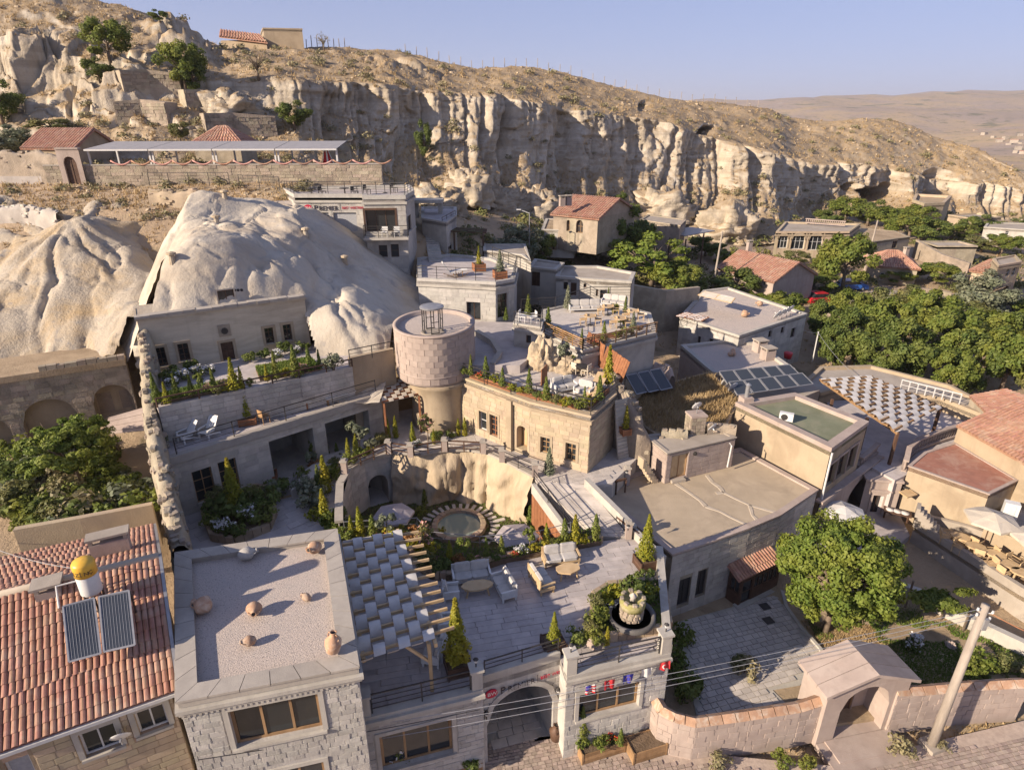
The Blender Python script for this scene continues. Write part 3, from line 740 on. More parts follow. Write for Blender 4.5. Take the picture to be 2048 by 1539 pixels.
def flat_house(name,label,cat,roof_uv,zr,zb,wm_='white_render',rm='gravel',ops=(),par=.25,capm=None,group=None,cornice=None,poly=None,edge=.3,roofname='roof'):
 ''
 poly=poly or pts(zr,*roof_uv);c=sum(poly,Vector((0,0,0)))/len(poly)
 t=thing(name,label,cat,(c.x,c.y,zb),group);Ws=walls_of(poly,zb,zr);byw={}
 for op in ops:
  u0,v0,u1,v1,kind=op[:5];o=dict(op[5])if len(op)>5 else{}
  um,vm=(u0+u1)/2,(v0+v1)/2;best=None
  for W in Ws:
   r_=ray(um,vm)
   if r_.dot(W.n)>-1e-3:continue
   s_,z=W.hit(um,vm)
   if-.1<s_<W.L+.1 and zb-.1<z<zr+.1:
    dd=(W.at(s_,z)-Vector((0,0,HCAM))).length
    if best is None or dd<best[0]:best=(dd,W)
  if best is None:print('NO WALL',name,op[:4]);continue
  W=best[1];o['r']=list(W.rect(u0,v0,u1,v1));o['r'][0]=max(o['r'][0],.05);o['r'][1]=min(o['r'][1],W.L-.05);o['r'][2]=max(o['r'][2],zb);o['r'][3]=min(o['r'][3],zr-.05)
  if o['r'][1]-o['r'][0]<.1 or o['r'][3]-o['r'][2]<.1:print('BAD OP',name,op[:4],o['r']);continue
  o['kind']=kind;byw.setdefault(id(W),[]).append(o)
 mb=MB()
 for W in Ws:W.skin(mb,byw.get(id(W),()))
 wall=mb.build('wall',M[wm_],t)
 for W in Ws:
  for o in byw.get(id(W),()):opening(W,o,t)
 r=MB();r.prism(poly,zr-.3,zr-.004);r.build(roofname,M[rm],t)
 if par:
  q=MB();ring(q,poly,edge,.06,zr-.02,zr+par);q.build('parapet',M[capm or wm_],t)
 if cornice:
  q=MB();ring(q,poly,-.003,.14,zr-.42,zr-.22);q.build('cornice',M[cornice],t)
 t['_w']=0
 return t,Ws,byw
def opening(W,o,t,off=0.0):
 k=o['kind'];su=o.get('surround');si=o.get('sill')
 if k=='window':return W.fill(o,t,o.get('fm','wood'),'window',o.get('gm'),o.get('bars',(2,2)),o.get('fw',.06),'window',su,si,off)
 if k=='door':return W.fill(o,t,o.get('fm','wood'),'door',o.get('gm','wood'),o.get('bars',(2,1)),.06,'door',su,None,off)
 if k=='open':
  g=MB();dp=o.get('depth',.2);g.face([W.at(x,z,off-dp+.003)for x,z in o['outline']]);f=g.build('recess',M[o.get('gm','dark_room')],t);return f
def railing(label,ps,h=.95,name='railing',post_every=1.6,m='iron',rails=4,group=None,r=.022,cat='railing',closed=False):
 ps=[Vector(p)for p in ps];t=thing(name,label,cat,ps[0],group)
 for k in range(rails):
  z=h*(k+1)/rails;mb=MB();rr=r*(1.25 if k==rails-1 else.65)
  for a,b in zip(ps,ps[1:]):mb.beam(a+Vector((0,0,z)),b+Vector((0,0,z)),rr*1.6,rr*1.6)
  mb.build('rail',M[m],t)
 for i,(a,b)in enumerate(zip(ps,ps[1:])):
  L=(b-a).length;n=max(1,round(L/post_every))
  for k in range(n+(1 if i==len(ps)-2 else 0)):
   p=a.lerp(b,k/n);mb=MB();mb.box((p.x,p.y,p.z),(r*2,r*2,h+.04));mb.build('post',M[m],t)
 return t
def low_wall(name,label,ps,h,w_,m,cap=None,cat='wall',group=None,zb=None,z1=None):
 ps=[Vector(p)for p in ps];t=thing(name,label,cat,ps[0],group);mb=MB();cp=MB();n=len(ps);L=[];Rr=[];L2=[];R2=[]
 for i,p in enumerate(ps):
  d=(ps[min(i+1,n-1)]-ps[max(i-1,0)]);d.z=0;d.normalize();s_=Vector((d.y,-d.x,0))
  L.append(p-s_*w_/2);Rr.append(p+s_*w_/2);L2.append(p-s_*(w_/2+.05));R2.append(p+s_*(w_/2+.05))
 up=Vector((0,0,h))
 for i in range(n-1):
  bz=(lambda q:V3(q,zb))if zb is not None else(lambda q:q)
  mb.hexa([bz(Rr[i]),bz(Rr[i+1]),bz(L[i+1]),bz(L[i])],[Rr[i]+up,Rr[i+1]+up,L[i+1]+up,L[i]+up])
  if cap:cp.hexa([R2[i]+up,R2[i+1]+up,L2[i+1]+up,L2[i]+up],[q+up*(1+.09/max(h,.05))for q in(R2[i],R2[i+1],L2[i+1],L2[i])])
 mb.build('wall',M[m],t)
 if cap:cp.build('coping',M[cap],t)
 return t
ORD=['first','second','third','fourth','fifth','sixth','seventh','eighth','ninth','tenth','eleventh','twelfth','thirteenth','fourteenth','fifteenth','sixteenth','seventeenth','eighteenth','nineteenth','twentieth']
ORD+=['twenty-'+o for o in ORD[:9]]+['thirtieth']+['thirty-'+o for o in ORD[:9]]
def text(body,size,parent,mw,m,name='lettering',sx=1.0,extrude=.01):
 cu=bpy.data.curves.new('lettering','FONT');cu.body=body;cu.size=size;cu.extrude=extrude;cu.align_x='LEFT';cu.align_y='BOTTOM_BASELINE'
 o=bpy.data.objects.new('tmp',cu);COL.objects.link(o);dg=bpy.context.evaluated_depsgraph_get()
 me=bpy.data.meshes.new_from_object(o.evaluated_get(dg));bpy.data.objects.remove(o);me.materials.clear();me.materials.append(M[m])
 return put(name,me,parent,mw=mw)
 # PLANT KIT
RN=np.random.default_rng(5)
def leaf_mesh(name,C,size,m,up=.3,aspect=.55,out=None):
 n=len(C);a=RN.normal(size=(n,3));a[:,2]+=up
 if out is not None:a=a*.7+out*1.2
 a/=np.linalg.norm(a,axis=1)[:,None]+1e-9
 b=np.cross(a,RN.normal(size=(n,3)));b/=np.linalg.norm(b,axis=1)[:,None]+1e-9;c=np.cross(a,b)
 s=(size*RN.uniform(.65,1.35,n))[:,None]
 q=np.stack([C-b*s,C-c*s*aspect+a*s*.15,C+b*s,C+c*s*aspect+a*s*.15],1)
 return np_mesh(name,q.reshape(-1,3),np.arange(n*4).reshape(-1,4),m)
def blob(n,K,c,r,cr,shell=.55,flat=1.0):
 ''
 dv=RN.normal(size=(K,3));dv/=np.linalg.norm(dv,axis=1)[:,None];rr=RN.uniform(shell,1.0,(K,1))
 cc=dv*rr;cc[:,2]*=flat
 k=RN.integers(0,K,n);off=RN.normal(size=(n,3));off/=np.linalg.norm(off,axis=1)[:,None];off*=RN.uniform(.2,1,(n,1))**.5*(cr*RN.uniform(.7,1.3,K)[k])[:,None]
 return np.array(c)+(cc[k]+off)*np.array(r),off/(np.linalg.norm(off,axis=1)[:,None]+1e-9)+cc[k]*.5
PK={}
def kind_thuja(key,m,n=850,r=.17,sz=.036,low=.04,power=.85):
 h=RN.uniform(0,1,n)**1.25;ang=RN.uniform(0,6.283,n);lob=1+.22*np.sin(ang*5+h*17)+.12*np.sin(ang*9-h*30)
 rad_=r*(1-h**power*.96)*lob*RN.uniform(.55,1.05,n)*np.minimum(1,.6+h*5)
 C=np.stack([np.cos(ang)*rad_,np.sin(ang)*rad_,low+h*(1-low)],1)
 o=np.stack([np.cos(ang),np.sin(ang),np.full(n,.3)],1)
 st=MB();st.tube([(0,0,-.04),(0,0,.55)],[.018,.008],6)
 PK[key]=[('stem',st.mesh('stem',M['bark'])),('foliage',leaf_mesh(key,C,np.full(n,sz),M[m],.6,.5,o))]
def kind_bush(key,m,n=520,sz=.07,flat=.8,m2=None,frac=.2,K=14,shell=.4):
 C,o=blob(n,K,(0,0,.42),(.5,.5,.42),.38,shell);C[:,2]=np.maximum(C[:,2],.02)
 st=MB()
 for i in range(5):
  a=i*1.26;st.tube([(0,0,-.05),(.22*math.cos(a),.22*math.sin(a),.5)],[.02,.008],5)
 L=[('stem',st.mesh('stem',M['bark']))]
 if m2:
  k=int(n*frac);top=np.argsort(C[:,2]+RN.normal(size=n)*.15)[-k:];ms=np.ones(n,bool);ms[top]=False
  L+=[('foliage',leaf_mesh(key,C[ms],np.full(ms.sum(),sz),M[m],.3,.6,o[ms])),('blossom',leaf_mesh(key+'b',C[top]*1.04,np.full(k,sz*.8),M[m2],.6,.9))]
 else:L+=[('foliage',leaf_mesh(key,C,np.full(n,sz),M[m],.3,.6,o))]
 PK[key]=L
def kind_standard(key,m,n=420,m2=None,sz=.05,r=.24):
 C,o=blob(n,14,(0,0,.74),(r,r,r),.4,.45)
 st=MB();st.tube([(0,0,-.05),(.01,0,.35),(0,.01,.75)],[.02,.017,.012],6)
 for i in range(4):a=i*1.6;st.tube([(0,0,.62),(.12*math.cos(a),.12*math.sin(a),.82)],[.009,.004],4)
 L=[('trunk',st.mesh('trunk',M['bark'])),('crown',leaf_mesh(key,C,np.full(n,sz),M[m],.3,.6,o))]
 if m2:L.append(('blossom',leaf_mesh(key+'b',C[::5]*np.array([1.06,1.06,1.02]),np.full(len(C[::5]),sz),M[m2],.3,.9)))
 PK[key]=L
def kind_tree(key,m,n=5200,K=46,r=(.42,.42,.36),cz=.62,sz=.026,cr=.26,shell=.45,tr=.028,th=.5,limbs=7,up=.3):
 C,o=blob(n,K,(0,0,cz),r,cr,shell)
 st=MB();R2=random.Random(len(key)*7+n)
 st.tube([(0,0,-.06),(.012,.006,th*.4),(.0,.015,th)],[tr*1.25,tr,tr*.7],8)
 for i in range(limbs):
  a=i*6.283/limbs+R2.random();z0=th*R2.uniform(.55,1);e=Vector((math.cos(a)*r[0]*R2.uniform(.5,.8),math.sin(a)*r[1]*R2.uniform(.5,.8),cz+r[2]*R2.uniform(-.3,.55)))
  md=Vector((e.x*.4,e.y*.4,(z0+e.z)/2+.02));st.tube([(0,.01,z0),md,e],[tr*.55,tr*.35,tr*.12],6)
  for q in range(2):
   f=e+Vector((R2.uniform(-.12,.12),R2.uniform(-.12,.12),R2.uniform(0,.12)));st.tube([md,f],[tr*.22,tr*.07],5)
 PK[key]=[('trunk',st.mesh('trunk',M['bark'],True)),('crown',leaf_mesh(key,C,np.full(n,sz),M[m],up,.6,o))]
def plant(key,p,h,label,cat,name,group=None,wid=1.0,rz=None):
 t=thing(name,label,cat,V3(p),group,R.uniform(0,6.28)if rz is None else rz,(h*wid,h*wid,h))
 for nm,me in PK[key]:put(nm,me,t,local=True)
 return t
kind_thuja('thuja_gold','leaf_yellow');kind_thuja('thuja_green','leaf_green',r=.19);kind_thuja('thuja_dark','leaf_dark',r=.2,n=1100)
kind_thuja('column_gold','leaf_yellow',r=.12,power=2.2,n=700);kind_thuja('column_green','leaf_green',r=.13,power=2.2,n=700)
kind_thuja('spruce','leaf_grey',r=.26,n=900,sz=.04)
kind_thuja('thuja_big','leaf_green',r=.19,n=3200,sz=.022)
kind_thuja('thuja_biggold','leaf_yellow',r=.19,n=3200,sz=.022)
kind_bush('bush_green','leaf_green');kind_bush('bush_dark','leaf_dark');kind_bush('bush_gold','leaf_yellow');kind_bush('bush_grey','leaf_grey');kind_bush('bush_rust','leaf_rust')
kind_bush('bush_white','leaf_dark',m2='petal_white',frac=.3);kind_bush('bush_pink','leaf_green',m2='petal_pink',frac=.25);kind_bush('bush_red','leaf_green',m2='petal_red',frac=.25)
kind_bush('bush_scrub','scrub',n=420,sz=.06);kind_bush('bush_olive','leaf_olive',n=900,sz=.05)
kind_standard('standard_green','leaf_green');kind_standard('standard_white','leaf_green',m2='petal_white');kind_standard('standard_pink','leaf_olive',m2='petal_pink');kind_standard('standard_grey','leaf_grey')
kind_tree('tree_a','leaf_green',K=30,cr=.30,shell=.6,r=(.4,.4,.40),n=6000);kind_tree('tree_b','leaf_dark',K=34,r=(.38,.42,.42),cr=.27,shell=.6,n=6000);kind_tree('tree_c','leaf_olive',K=24,r=(.44,.4,.36),cr=.28,shell=.62);kind_tree('tree_grey','leaf_grey',K=50,r=(.42,.42,.4),cz=.56,shell=.35)
kind_tree('tree_open','leaf_bright',n=4200,K=30,r=(.5,.5,.32),cr=.22,shell=.6,cz=.64)
kind_tree('tree_bare','scrub',n=700,K=30,r=(.4,.4,.42),cr=.2,sz=.016,limbs=12)
kind_tree('tree_big','leaf_green',n=15000,K=150,r=(.47,.46,.38),cz=.6,sz=.0165,cr=.15,shell=.55,th=.42,limbs=10)
kind_tree('tree_round','leaf_bright',n=40000,K=170,r=(.42,.41,.38),cz=.605,sz=.0135,cr=.165,shell=.66,th=.42,limbs=10,tr=.024)
kind_tree('tree_fig','leaf_bright',n=18000,K=110,r=(.47,.44,.3),cz=.66,sz=.018,cr=.15,shell=.45,th=.42,limbs=10)
# FRONT OF THE HOTEL
ZT=4.5
def slab(name,label,poly,z0,z1,m,parent=None,kind='structure',cat=None):
 mb=MB();mb.prism(poly,z0,z1);o=mb.build(name,M[m],parent)
 if parent is None:tag(o,label,cat,kind=kind)
 return o
 # white block with the gravel roof
WP=pts(8.2,(352,1105),(355,1400),(715,1330),(672,1058))
wb,WW,_=None,None,None
cW=sum(WP,Vector())/4
wb=thing('gravel_roof_building','white rough stone building with a gravel roof edged by grey slabs','building',(cW.x,cW.y,0))
WW=walls_of(WP,0,7.95)
front=min(WW,key=lambda W:W.n.y)
o1=dict(r=front.rect(460,1401,644,1477),depth=.28,kind='window',bars=(3,1),fm='wood',fw=.1,surround='white_render',sill='white_render',mg=.2)
o2=dict(r=front.rect(548,1530,655,1605),depth=.28,kind='window',bars=(2,1),fm='wood',fw=.1,surround='white_render',mg=.2)
mb=MB()
for W in WW:W.skin(mb,(o1,o2)if W is front else())
mb.build('wall',M['white_stone'],wb)
for o in(o1,o2):opening(front,o,wb)
stones(wb,front,0,front.L,2.0,7.45,.22,(.2,.5),.09,'white_stone',(o1,o2),300,j=.07,rough=.012)
mb=MB();mb.prism(offset(WP,-.3),7.6,7.95);mb.build('gravel',M['gravel'],wb)
mb=MB();ring(mb,WP,.5,.02,7.9,8.13);pr=mb.build('parapet',M['cap_stone'],wb)
mb=MB();ring(mb,WP,-.003,.14,7.72,7.86);ring(mb,WP,-.003,.08,7.60,7.72);mb.build('cornice',M['white_render'],wb)
for k in range(int(front.L/.16)):
 mb=MB()if k==0 else mb;front.box(mb,k*.16,k*.16+.08,7.5,7.6,.003,.07)
tag(mb.build('dentils',M['white_render'],wb),kind='stuff')
it=[]
oo,ii=offset(WP,.06),offset(WP,-.54)
for i in range(4):
 a,b,c,e=oo[i],oo[(i+1)%4],ii[(i+1)%4],ii[i];L=(b-a).length;n=round(L/.85)
 for k in range(n):
  q=MB();g=.006/L*2
  f0,f1=k/n+g,(k+1)/n-g
  q.hexa([V3(a.lerp(b,f0),8.12),V3(a.lerp(b,f1),8.12),V3(e.lerp(c,f1),8.12),V3(e.lerp(c,f0),8.12)],[V3(a.lerp(b,f0),8.205),V3(a.lerp(b,f1),8.205),V3(e.lerp(c,f1),8.205),V3(e.lerp(c,f0),8.205)])
  q.build('slab',M['cap_stone'],wb)
def jug(p,h,tilt,az,label,m='clay',group=None,fat=.36,name='clay_jug'):
 t=thing(name,label,'jug',p,group);ax=Matrix.Rotation(az,3,'Z')@Matrix.Rotation(tilt,3,'Y')
 mb=MB();mb.lathe(Vector(p)+Vector((0,0,h*fat*abs(math.sin(tilt))*.9)),[(.10*h,-.0),(.26*h,.12*h),(fat*h,.42*h),(.33*h,.62*h),(.17*h,.80*h),(.11*h,.88*h),(.12*h,.96*h),(.15*h,1.0*h),(.12*h,1.0*h),(.08*h,.9*h)],18,0,ax)
 b=mb.build('body',M[m],t,True)
 k=MB();k.lathe(Vector(p)+Vector((0,0,h*fat*abs(math.sin(tilt))*.9)),[(.0,.955*h),(.105*h,.956*h)],14,0,ax);k.build('mouth',M['dark_room'],t)
 for s_ in(-1,1):
  q=MB();c=Vector(p)+Vector((0,0,h*fat*abs(math.sin(tilt))*.9));q.tube([c+ax@Vector((0,s_*x*h,y*h))for x,y in((.11,.93),(.24,.9),(.29,.76),(.27,.66))],.028*h,6);q.build('handle',M[m],t,True)
 return t
JG='clay jugs on the gravel roof'
jug(P(478,1122,7.95),.75,rad(80),rad(20),'pale clay jug leaning on the back slabs of the gravel roof','white_stone',JG)
jug(P(640,1098,7.95),.72,rad(72),rad(-110),'orange clay jug at the back right corner of the gravel roof','clay',JG)
jug(P(424,1228,7.95),.78,rad(88),rad(160),'squat half dark clay jug in the shade on the gravel roof','clay',JG,.44)
jug(P(511,1218,7.95),.66,rad(82),rad(-70),'round clay jug with its mouth to the street, middle of the gravel roof','clay',JG,.42)
jug(P(621,1204,7.95),.42,rad(80),rad(150),'smallest clay jug near the right slabs of the gravel roof','clay',JG)
jug(P(514,1285,7.95),.5,rad(78),rad(-150),'small clay jug lying alone in the sunny front of the gravel roof','clay',JG)
jug(P(666,1308,8.2),.8,rad(10),rad(60),'tall upright clay jug on the front right corner slab of the gravel roof','clay',JG,.33)
# tile-roofed house on the left
ZE,ZR=7.3,9.6
e1,e0=P(355,1380,ZE),P(0,1505,ZE);r1,r0=P(318,1112,ZR),P(0,1190,ZR);b1,b0=P(308,1050,ZE),P(0,1118,ZE)
ext=lambda a,b,k:a+(a-b)*k
e0,r0,b0=ext(e0,e1,.35),ext(r0,r1,.35),ext(b0,b1,.35)
th=thing('tiled_house','stone house under a red clay tile roof with solar collectors','house',(e1.x-3,e1.y+3,0))
tile_roof(th,e0,e1,r1,r0,.185,.37,limit=300)
tile_roof(th,b1,b0,r0,r1,.185,.37,limit=120)
mb=MB();mb.tube([r0+Vector((0,0,.02)),r1+Vector((0,0,.02))],.14,8);mb.build('ridge_cap',M['mortar'],th,True)
ins=(r1-e1).normalized()*.45;ins.z=0;dx=(e0-e1).normalized()*.25
HP=[e1+ins+dx,b1-ins*.6+dx,b0,e0+ins]
HW=walls_of(HP,0,ZE-.02);hf=min(HW,key=lambda W:W.n.y)
ho=[dict(r=hf.rect(159,1452,240,1504),depth=.2,kind='window',fm='white_metal',bars=(2,1),surround='white_render',sill='white_render',mg=.18),dict(r=hf.rect(270,1412,336,1460),depth=.2,kind='window',fm='white_metal',bars=(2,1),surround='white_render',sill='white_render',mg=.18),dict(r=hf.rect(20,1510,78,1600),depth=.2,kind='window',fm='white_metal',gm='curtain',bars=(1,1),mg=.1)]
mb=MB()
for W in HW:W.skin(mb,ho if W is hf else())
for i in range(2):
 a,b,c=(HP[0],HP[1],r1+dx-Vector((0,0,.15)))if i==0 else(HP[2],HP[3],r0-Vector((0,0,.15)))
 mb.face([V3(a,ZE-.02),V3(b,ZE-.02),c])
mb.build('wall',M['brown_stone'],th)
for o in ho:opening(hf,o,th)
stones(th,hf,0,hf.L,2.6,ZE-.1,.26,(.5,.9),.08,'yellow_stone',ho,200,j=.02,rough=.006)
mb=MB();mb.beam(e0-Vector((0,0,.1)),e1-Vector((0,0,.1)),.14,.12);mb.build('gutter',M['white_metal'],th)
mb=MB();mb.beam(e1+Vector((.05,0,.02)),r1+Vector((.05,0,.02)),.1,.16);mb.beam(b1+Vector((.05,0,.02)),r1+Vector((.05,0,.02)),.1,.16);mb.build('verge_flashing',M['grey_metal'],th)
def chimney(p,d,h,rz,par,cap=1.25):
 mb=MB();mb.box(p,(d[0],d[1],h),rz);c=mb.build('chimney',M['pink_stone'],par)
 q=MB();ca,sa=math.cos(rz),math.sin(rz)
 for sx in(-1,1):
  for sy in(-1,1):
   x,y=sx*(d[0]/2-.07),sy*(d[1]/2-.07);q.box((p[0]+x*ca-y*sa,p[1]+x*sa+y*ca,p[2]+h),(.12,.12,.18),rz)
 q.box((p[0],p[1],p[2]+h+.18),(d[0]*cap,d[1]*cap,.09),rz);q.build('chimney_cap',M['concrete'],c)
chimney(P(116,1228,8.5),(.7,.55),1.15,rad(27),th)
chimney(P(226,1105,8.9),(1.25,.5),.65,rad(27),th,1.12)
def collector(label,q,group=None,ribs=9,name='solar_collector',legs=True,glass='solar'):
 ''
 tl,tr,br,bl=[Vector(p)for p in q];t=thing(name,label,'solar collector',bl,group)
 n=(br-bl).cross(tl-bl).normalized();k=.09
 mb=MB();mb.hexa([bl-n*k,br-n*k,tr-n*k,tl-n*k],[bl,br,tr,tl]);mb.build('case',M['grey_metal'],t)
 f=.045/(br-bl).length;g=.045/(tl-bl).length
 def q_(a,b):return bl.lerp(br,a).lerp(tl.lerp(tr,a),b)
 mb=MB();mb.face([q_(f,g)+n*.004,q_(1-f,g)+n*.004,q_(1-f,1-g)+n*.004,q_(f,1-g)+n*.004]);gl=mb.build('glass_sheet',M[glass],t)
 for i in range(ribs):
  a=f+(1-2*f)*(i+.5)/ribs;mb=MB();mb.beam(q_(a,g)+n*.008,q_(a,1-g)+n*.008,.012,.006,0,n);mb.build('absorber_rib',M['grey_metal'],gl)
 for a,b in((0,0),(1,0),(1,1),(0,1)):
  e=(a+1)%2 if a==b else a
 fr=MB()
 for s_,e_ in(((0,0),(1,0)),((1,0),(1,1)),((1,1),(0,1)),((0,1),(0,0))):fr.beam(q_(*s_)+n*.01,q_(*e_)+n*.01,.05,.03,0,n)
 fr.build('rim',M['grey_metal'],t)
 if legs:
  for p in(tl,tr):
   mb=MB();mb.beam(p-n*.08,Vector((p.x,p.y,bl.z-.1))-n*.08,.04,.04);mb.build('leg',M['iron'],t)
 return t
collector('left ribbed solar collector on the red tile roof',[P(126,1212,9.75),P(188,1195,9.75),P(202,1306,8.75),P(138,1323,8.75)],'collectors on the red tile roof')
collector('right ribbed solar collector on the red tile roof',[P(198,1193,9.75),P(258,1180,9.75),P(270,1289,8.75),P(208,1303,8.75)],'collectors on the red tile roof')
tp=P(186,1187,9.55);tk=thing('water_tank','white cylindrical water tank with a yellow lid on the red tile roof','water tank',tp)
mb=MB();mb.lathe(tp+Vector((0,0,.12)),[(.31,0),(.32,.03),(.32,.72),(.31,.74)],24);mb.build('drum',M['plastic_white'],tk,True)
mb=MB();mb.lathe(tp+Vector((0,0,.861)),[(.335,0),(.335,.42),(.30,.49),(.10,.54),(0,.55)],24);lid=mb.build('lid',M['yellow_plastic'],tk,True)
for i,ch in enumerate('EZİNÇ'):
 a=rad(-118+i*22);c=tp+Vector((math.cos(a)*.338,math.sin(a)*.338,.98));mw=Matrix.Translation(c)@Matrix.Rotation(a+math.pi/2,4,'Z')@Matrix.Rotation(math.pi/2,4,'X')@Matrix.Translation((-.06,0,0))
 text(ch,.19,lid,mw,'sign_dark','letter',extrude=.003)
for a in(20,140,260):
 mb=MB();mb.beam(tp+Vector((.3*math.cos(rad(a)),.3*math.sin(rad(a)),-.5)),tp+Vector((.3*math.cos(rad(a)),.3*math.sin(rad(a)),.16)),.05,.05);mb.build('leg',M['iron'],tk)
pp=thing('water_pipe','thin white pipe bending from the chimney to the collectors','pipe',P(115,1175,9.6))
mb=MB();mb.tube([P(165,1158,9.9),P(112,1172,9.9),P(118,1215,9.5),P(125,1222,9.2)],.035,8);mb.build('tube',M['white_metal'],pp)
def dish(p,r,az,label,el=25,name='satellite_dish',group=None,pole=.5):
 t=thing(name,label,'satellite dish',p,group);ax=Matrix.Rotation(rad(az),3,'Z')@Matrix.Rotation(rad(90-el),3,'X');c=Vector(p)+Vector((0,0,pole))
 mb=MB();mb.lathe(c,[(0,0),(r*.4,.02*r),(r*.75,.10*r),(r,.2*r),(r*1.0,.215*r),(r*.75,.12*r),(0,.015*r)],20,0,ax,1,1.1);mb.build('reflector',M['white_metal'],t,True)
 mb=MB();mb.tube([p,c],.025,6);mb.tube([c,c+ax@Vector((0,0,-.12))],.03,6);mb.build('mast',M['grey_metal'],t)
 mb=MB();e=c+ax@Vector((0,0,r*.9));mb.tube([c+ax@Vector((0,-r*.9,.15*r)),e],.012,5);mb.tube([e,e+ax@Vector((0,0,-.1))],.035,8);mb.build('receiver_arm',M['grey_metal'],t)
 return t
s_,z_=hf.hit(242,1458)
dish(hf.at(s_,z_-.25,.35),.3,205,'white satellite dish on the wall of the tiled house',30,pole=.25)
# terrace over the entrance
A0,A1=P(720,1441,ZT),P(966,1381,ZT);E0,E1=P(966,1364,ZT),P(1120,1317,ZT);B0,B1=P(1133,1356,ZT),P(1340,1309,ZT)
R1_,R2_,R3_=P(1322,1110,ZT),P(1262,1074,ZT),P(1205,1080,ZT)
WLn=Wall(A0,A1).n;rw_=max(WW,key=lambda W:W.n.x);oW=[rw_.at(rw_.L-.05,0,.02),rw_.at(.25,0,.02)]
TPOLY=[V3(oW[0],ZT),A0-WLn*.02,A1,E0,E1,B0,B1,R1_,R2_,R3_,P(1100,1102,ZT),P(1000,1122,ZT),P(905,1155,ZT),P(858,1152,ZT),P(832,1128,ZT),P(818,1090,ZT),P(690,1072,ZT)]
tb=thing('entrance_building','white stone hotel entrance with an arched passage under the terrace','building',(E0.x,E0.y,0))
WL,WS1,WE,WS2,WR,WRR=Wall(A0,A1,0,ZT),Wall(A1,E0,0,ZT),Wall(E0,E1,0,ZT),Wall(E1,B0,0,ZT),Wall(B0,B1,0,ZT),Wall(B1,R1_,0,ZT)
ol=dict(r=WL.rect(760,1453,906,1522),depth=.3,kind='window',bars=(3,1),fm='wood',fw=.1,surround='white_render',sill='white_render',mg=.2)
ow=dict(r=WR.rect(1158,1374,1277,1424),depth=.3,kind='window',bars=(3,1),fm='wood',fw=.09,surround='white_render',sill='white_render',mg=.2)
cz=WE.hit(1043,1372)[1]
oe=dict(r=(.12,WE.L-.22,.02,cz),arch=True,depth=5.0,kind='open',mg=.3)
mb=MB();WL.skin(mb,[ol]);WS1.skin(mb);WE.skin(mb,[oe]);WS2.skin(mb);WR.skin(mb,[ow]);WRR.skin(mb)
mb.build('wall',M['white_stone'],tb)
opening(WL,ol,tb);opening(WR,ow,tb);opening(WE,oe,tb)
stones(tb,WL,0,WL.L,.4,ZT-.25,.22,(.2,.5),.09,'white_stone',[ol],200,j=.07,rough=.012)
stones(tb,WE,0,WE.L,.1,3.6,.3,(.3,.6),.1,'white_stone',[oe],60,j=.06)
stones(tb,WR,0,WR.L,.2,ZT-.25,.28,(.3,.6),.1,'white_stone',[ow],110,j=.06)
q=MB()
for(xa,za),(xb,zb)in zip(oe['outline'][1:-2],oe['outline'][2:-1]):
 q=MB();cx_=(oe['r'][0]+oe['r'][1])/2;h=(oe['r'][1]-oe['r'][0])/2;c0=cz-h
 ex=lambda x,z:(cx_+(x-cx_)*1.17,c0+(z-c0)*1.17)
 (xc,zc),(xd,zd)=ex(xa,za),ex(xb,zb)
 q.hexa([WE.at(xa,za,.07),WE.at(xb,zb,.07),WE.at(xb,zb,-.1),WE.at(xa,za,-.1)],[WE.at(xc,zc,.07),WE.at(xd,zd,.07),WE.at(xd,zd,-.1),WE.at(xc,zc,-.1)]);q.build('voussoir',M['white_stone'],tb)
for W in(WL,WR):
 q=MB();W.box(q,-.05,W.L+.05,ZT-.22,ZT-.06,.002,.16);W.box(q,-.05,W.L+.05,ZT-.34,ZT-.22,.002,.09);q.build('cornice',M['white_render'],tb)
q=MB();WE.box(q,0,WE.L,ZT-.02,ZT+.35,-.22,.02);WL.box(q,0,WL.L,ZT-.06,ZT+.12,-.25,.05);WR.box(q,0,WR.L,ZT-.06,ZT+.12,-.25,.05);WRR.box(q,0,WRR.L,ZT-.06,ZT+.55,-.3,.04);q.build('parapet',M['white_render'],tb)
for W,a in((WL,WL.L-.2),(WR,.2),(WR,WR.L-.2),(WL,.2)):
 q=MB();W.box(q,a-.2,a+.2,ZT,ZT+1.0,-.38,.02);W.box(q,a-.26,a+.26,ZT+1.0,ZT+1.1,-.44,.08);q.build('pillar',M['white_render'],tb)
fl=MB();fl.prism(TPOLY,ZT-.3,ZT-.04);flo=fl.build('terrace_floor',M['paver'],tb)
pave(flo,TPOLY,ZT,(.95,.32),rad(12),'paver',300,name='paver')
sg=thing('entrance_sign','lettered sign with a red oval emblem over the entrance arch','sign',WE.at(0,4))
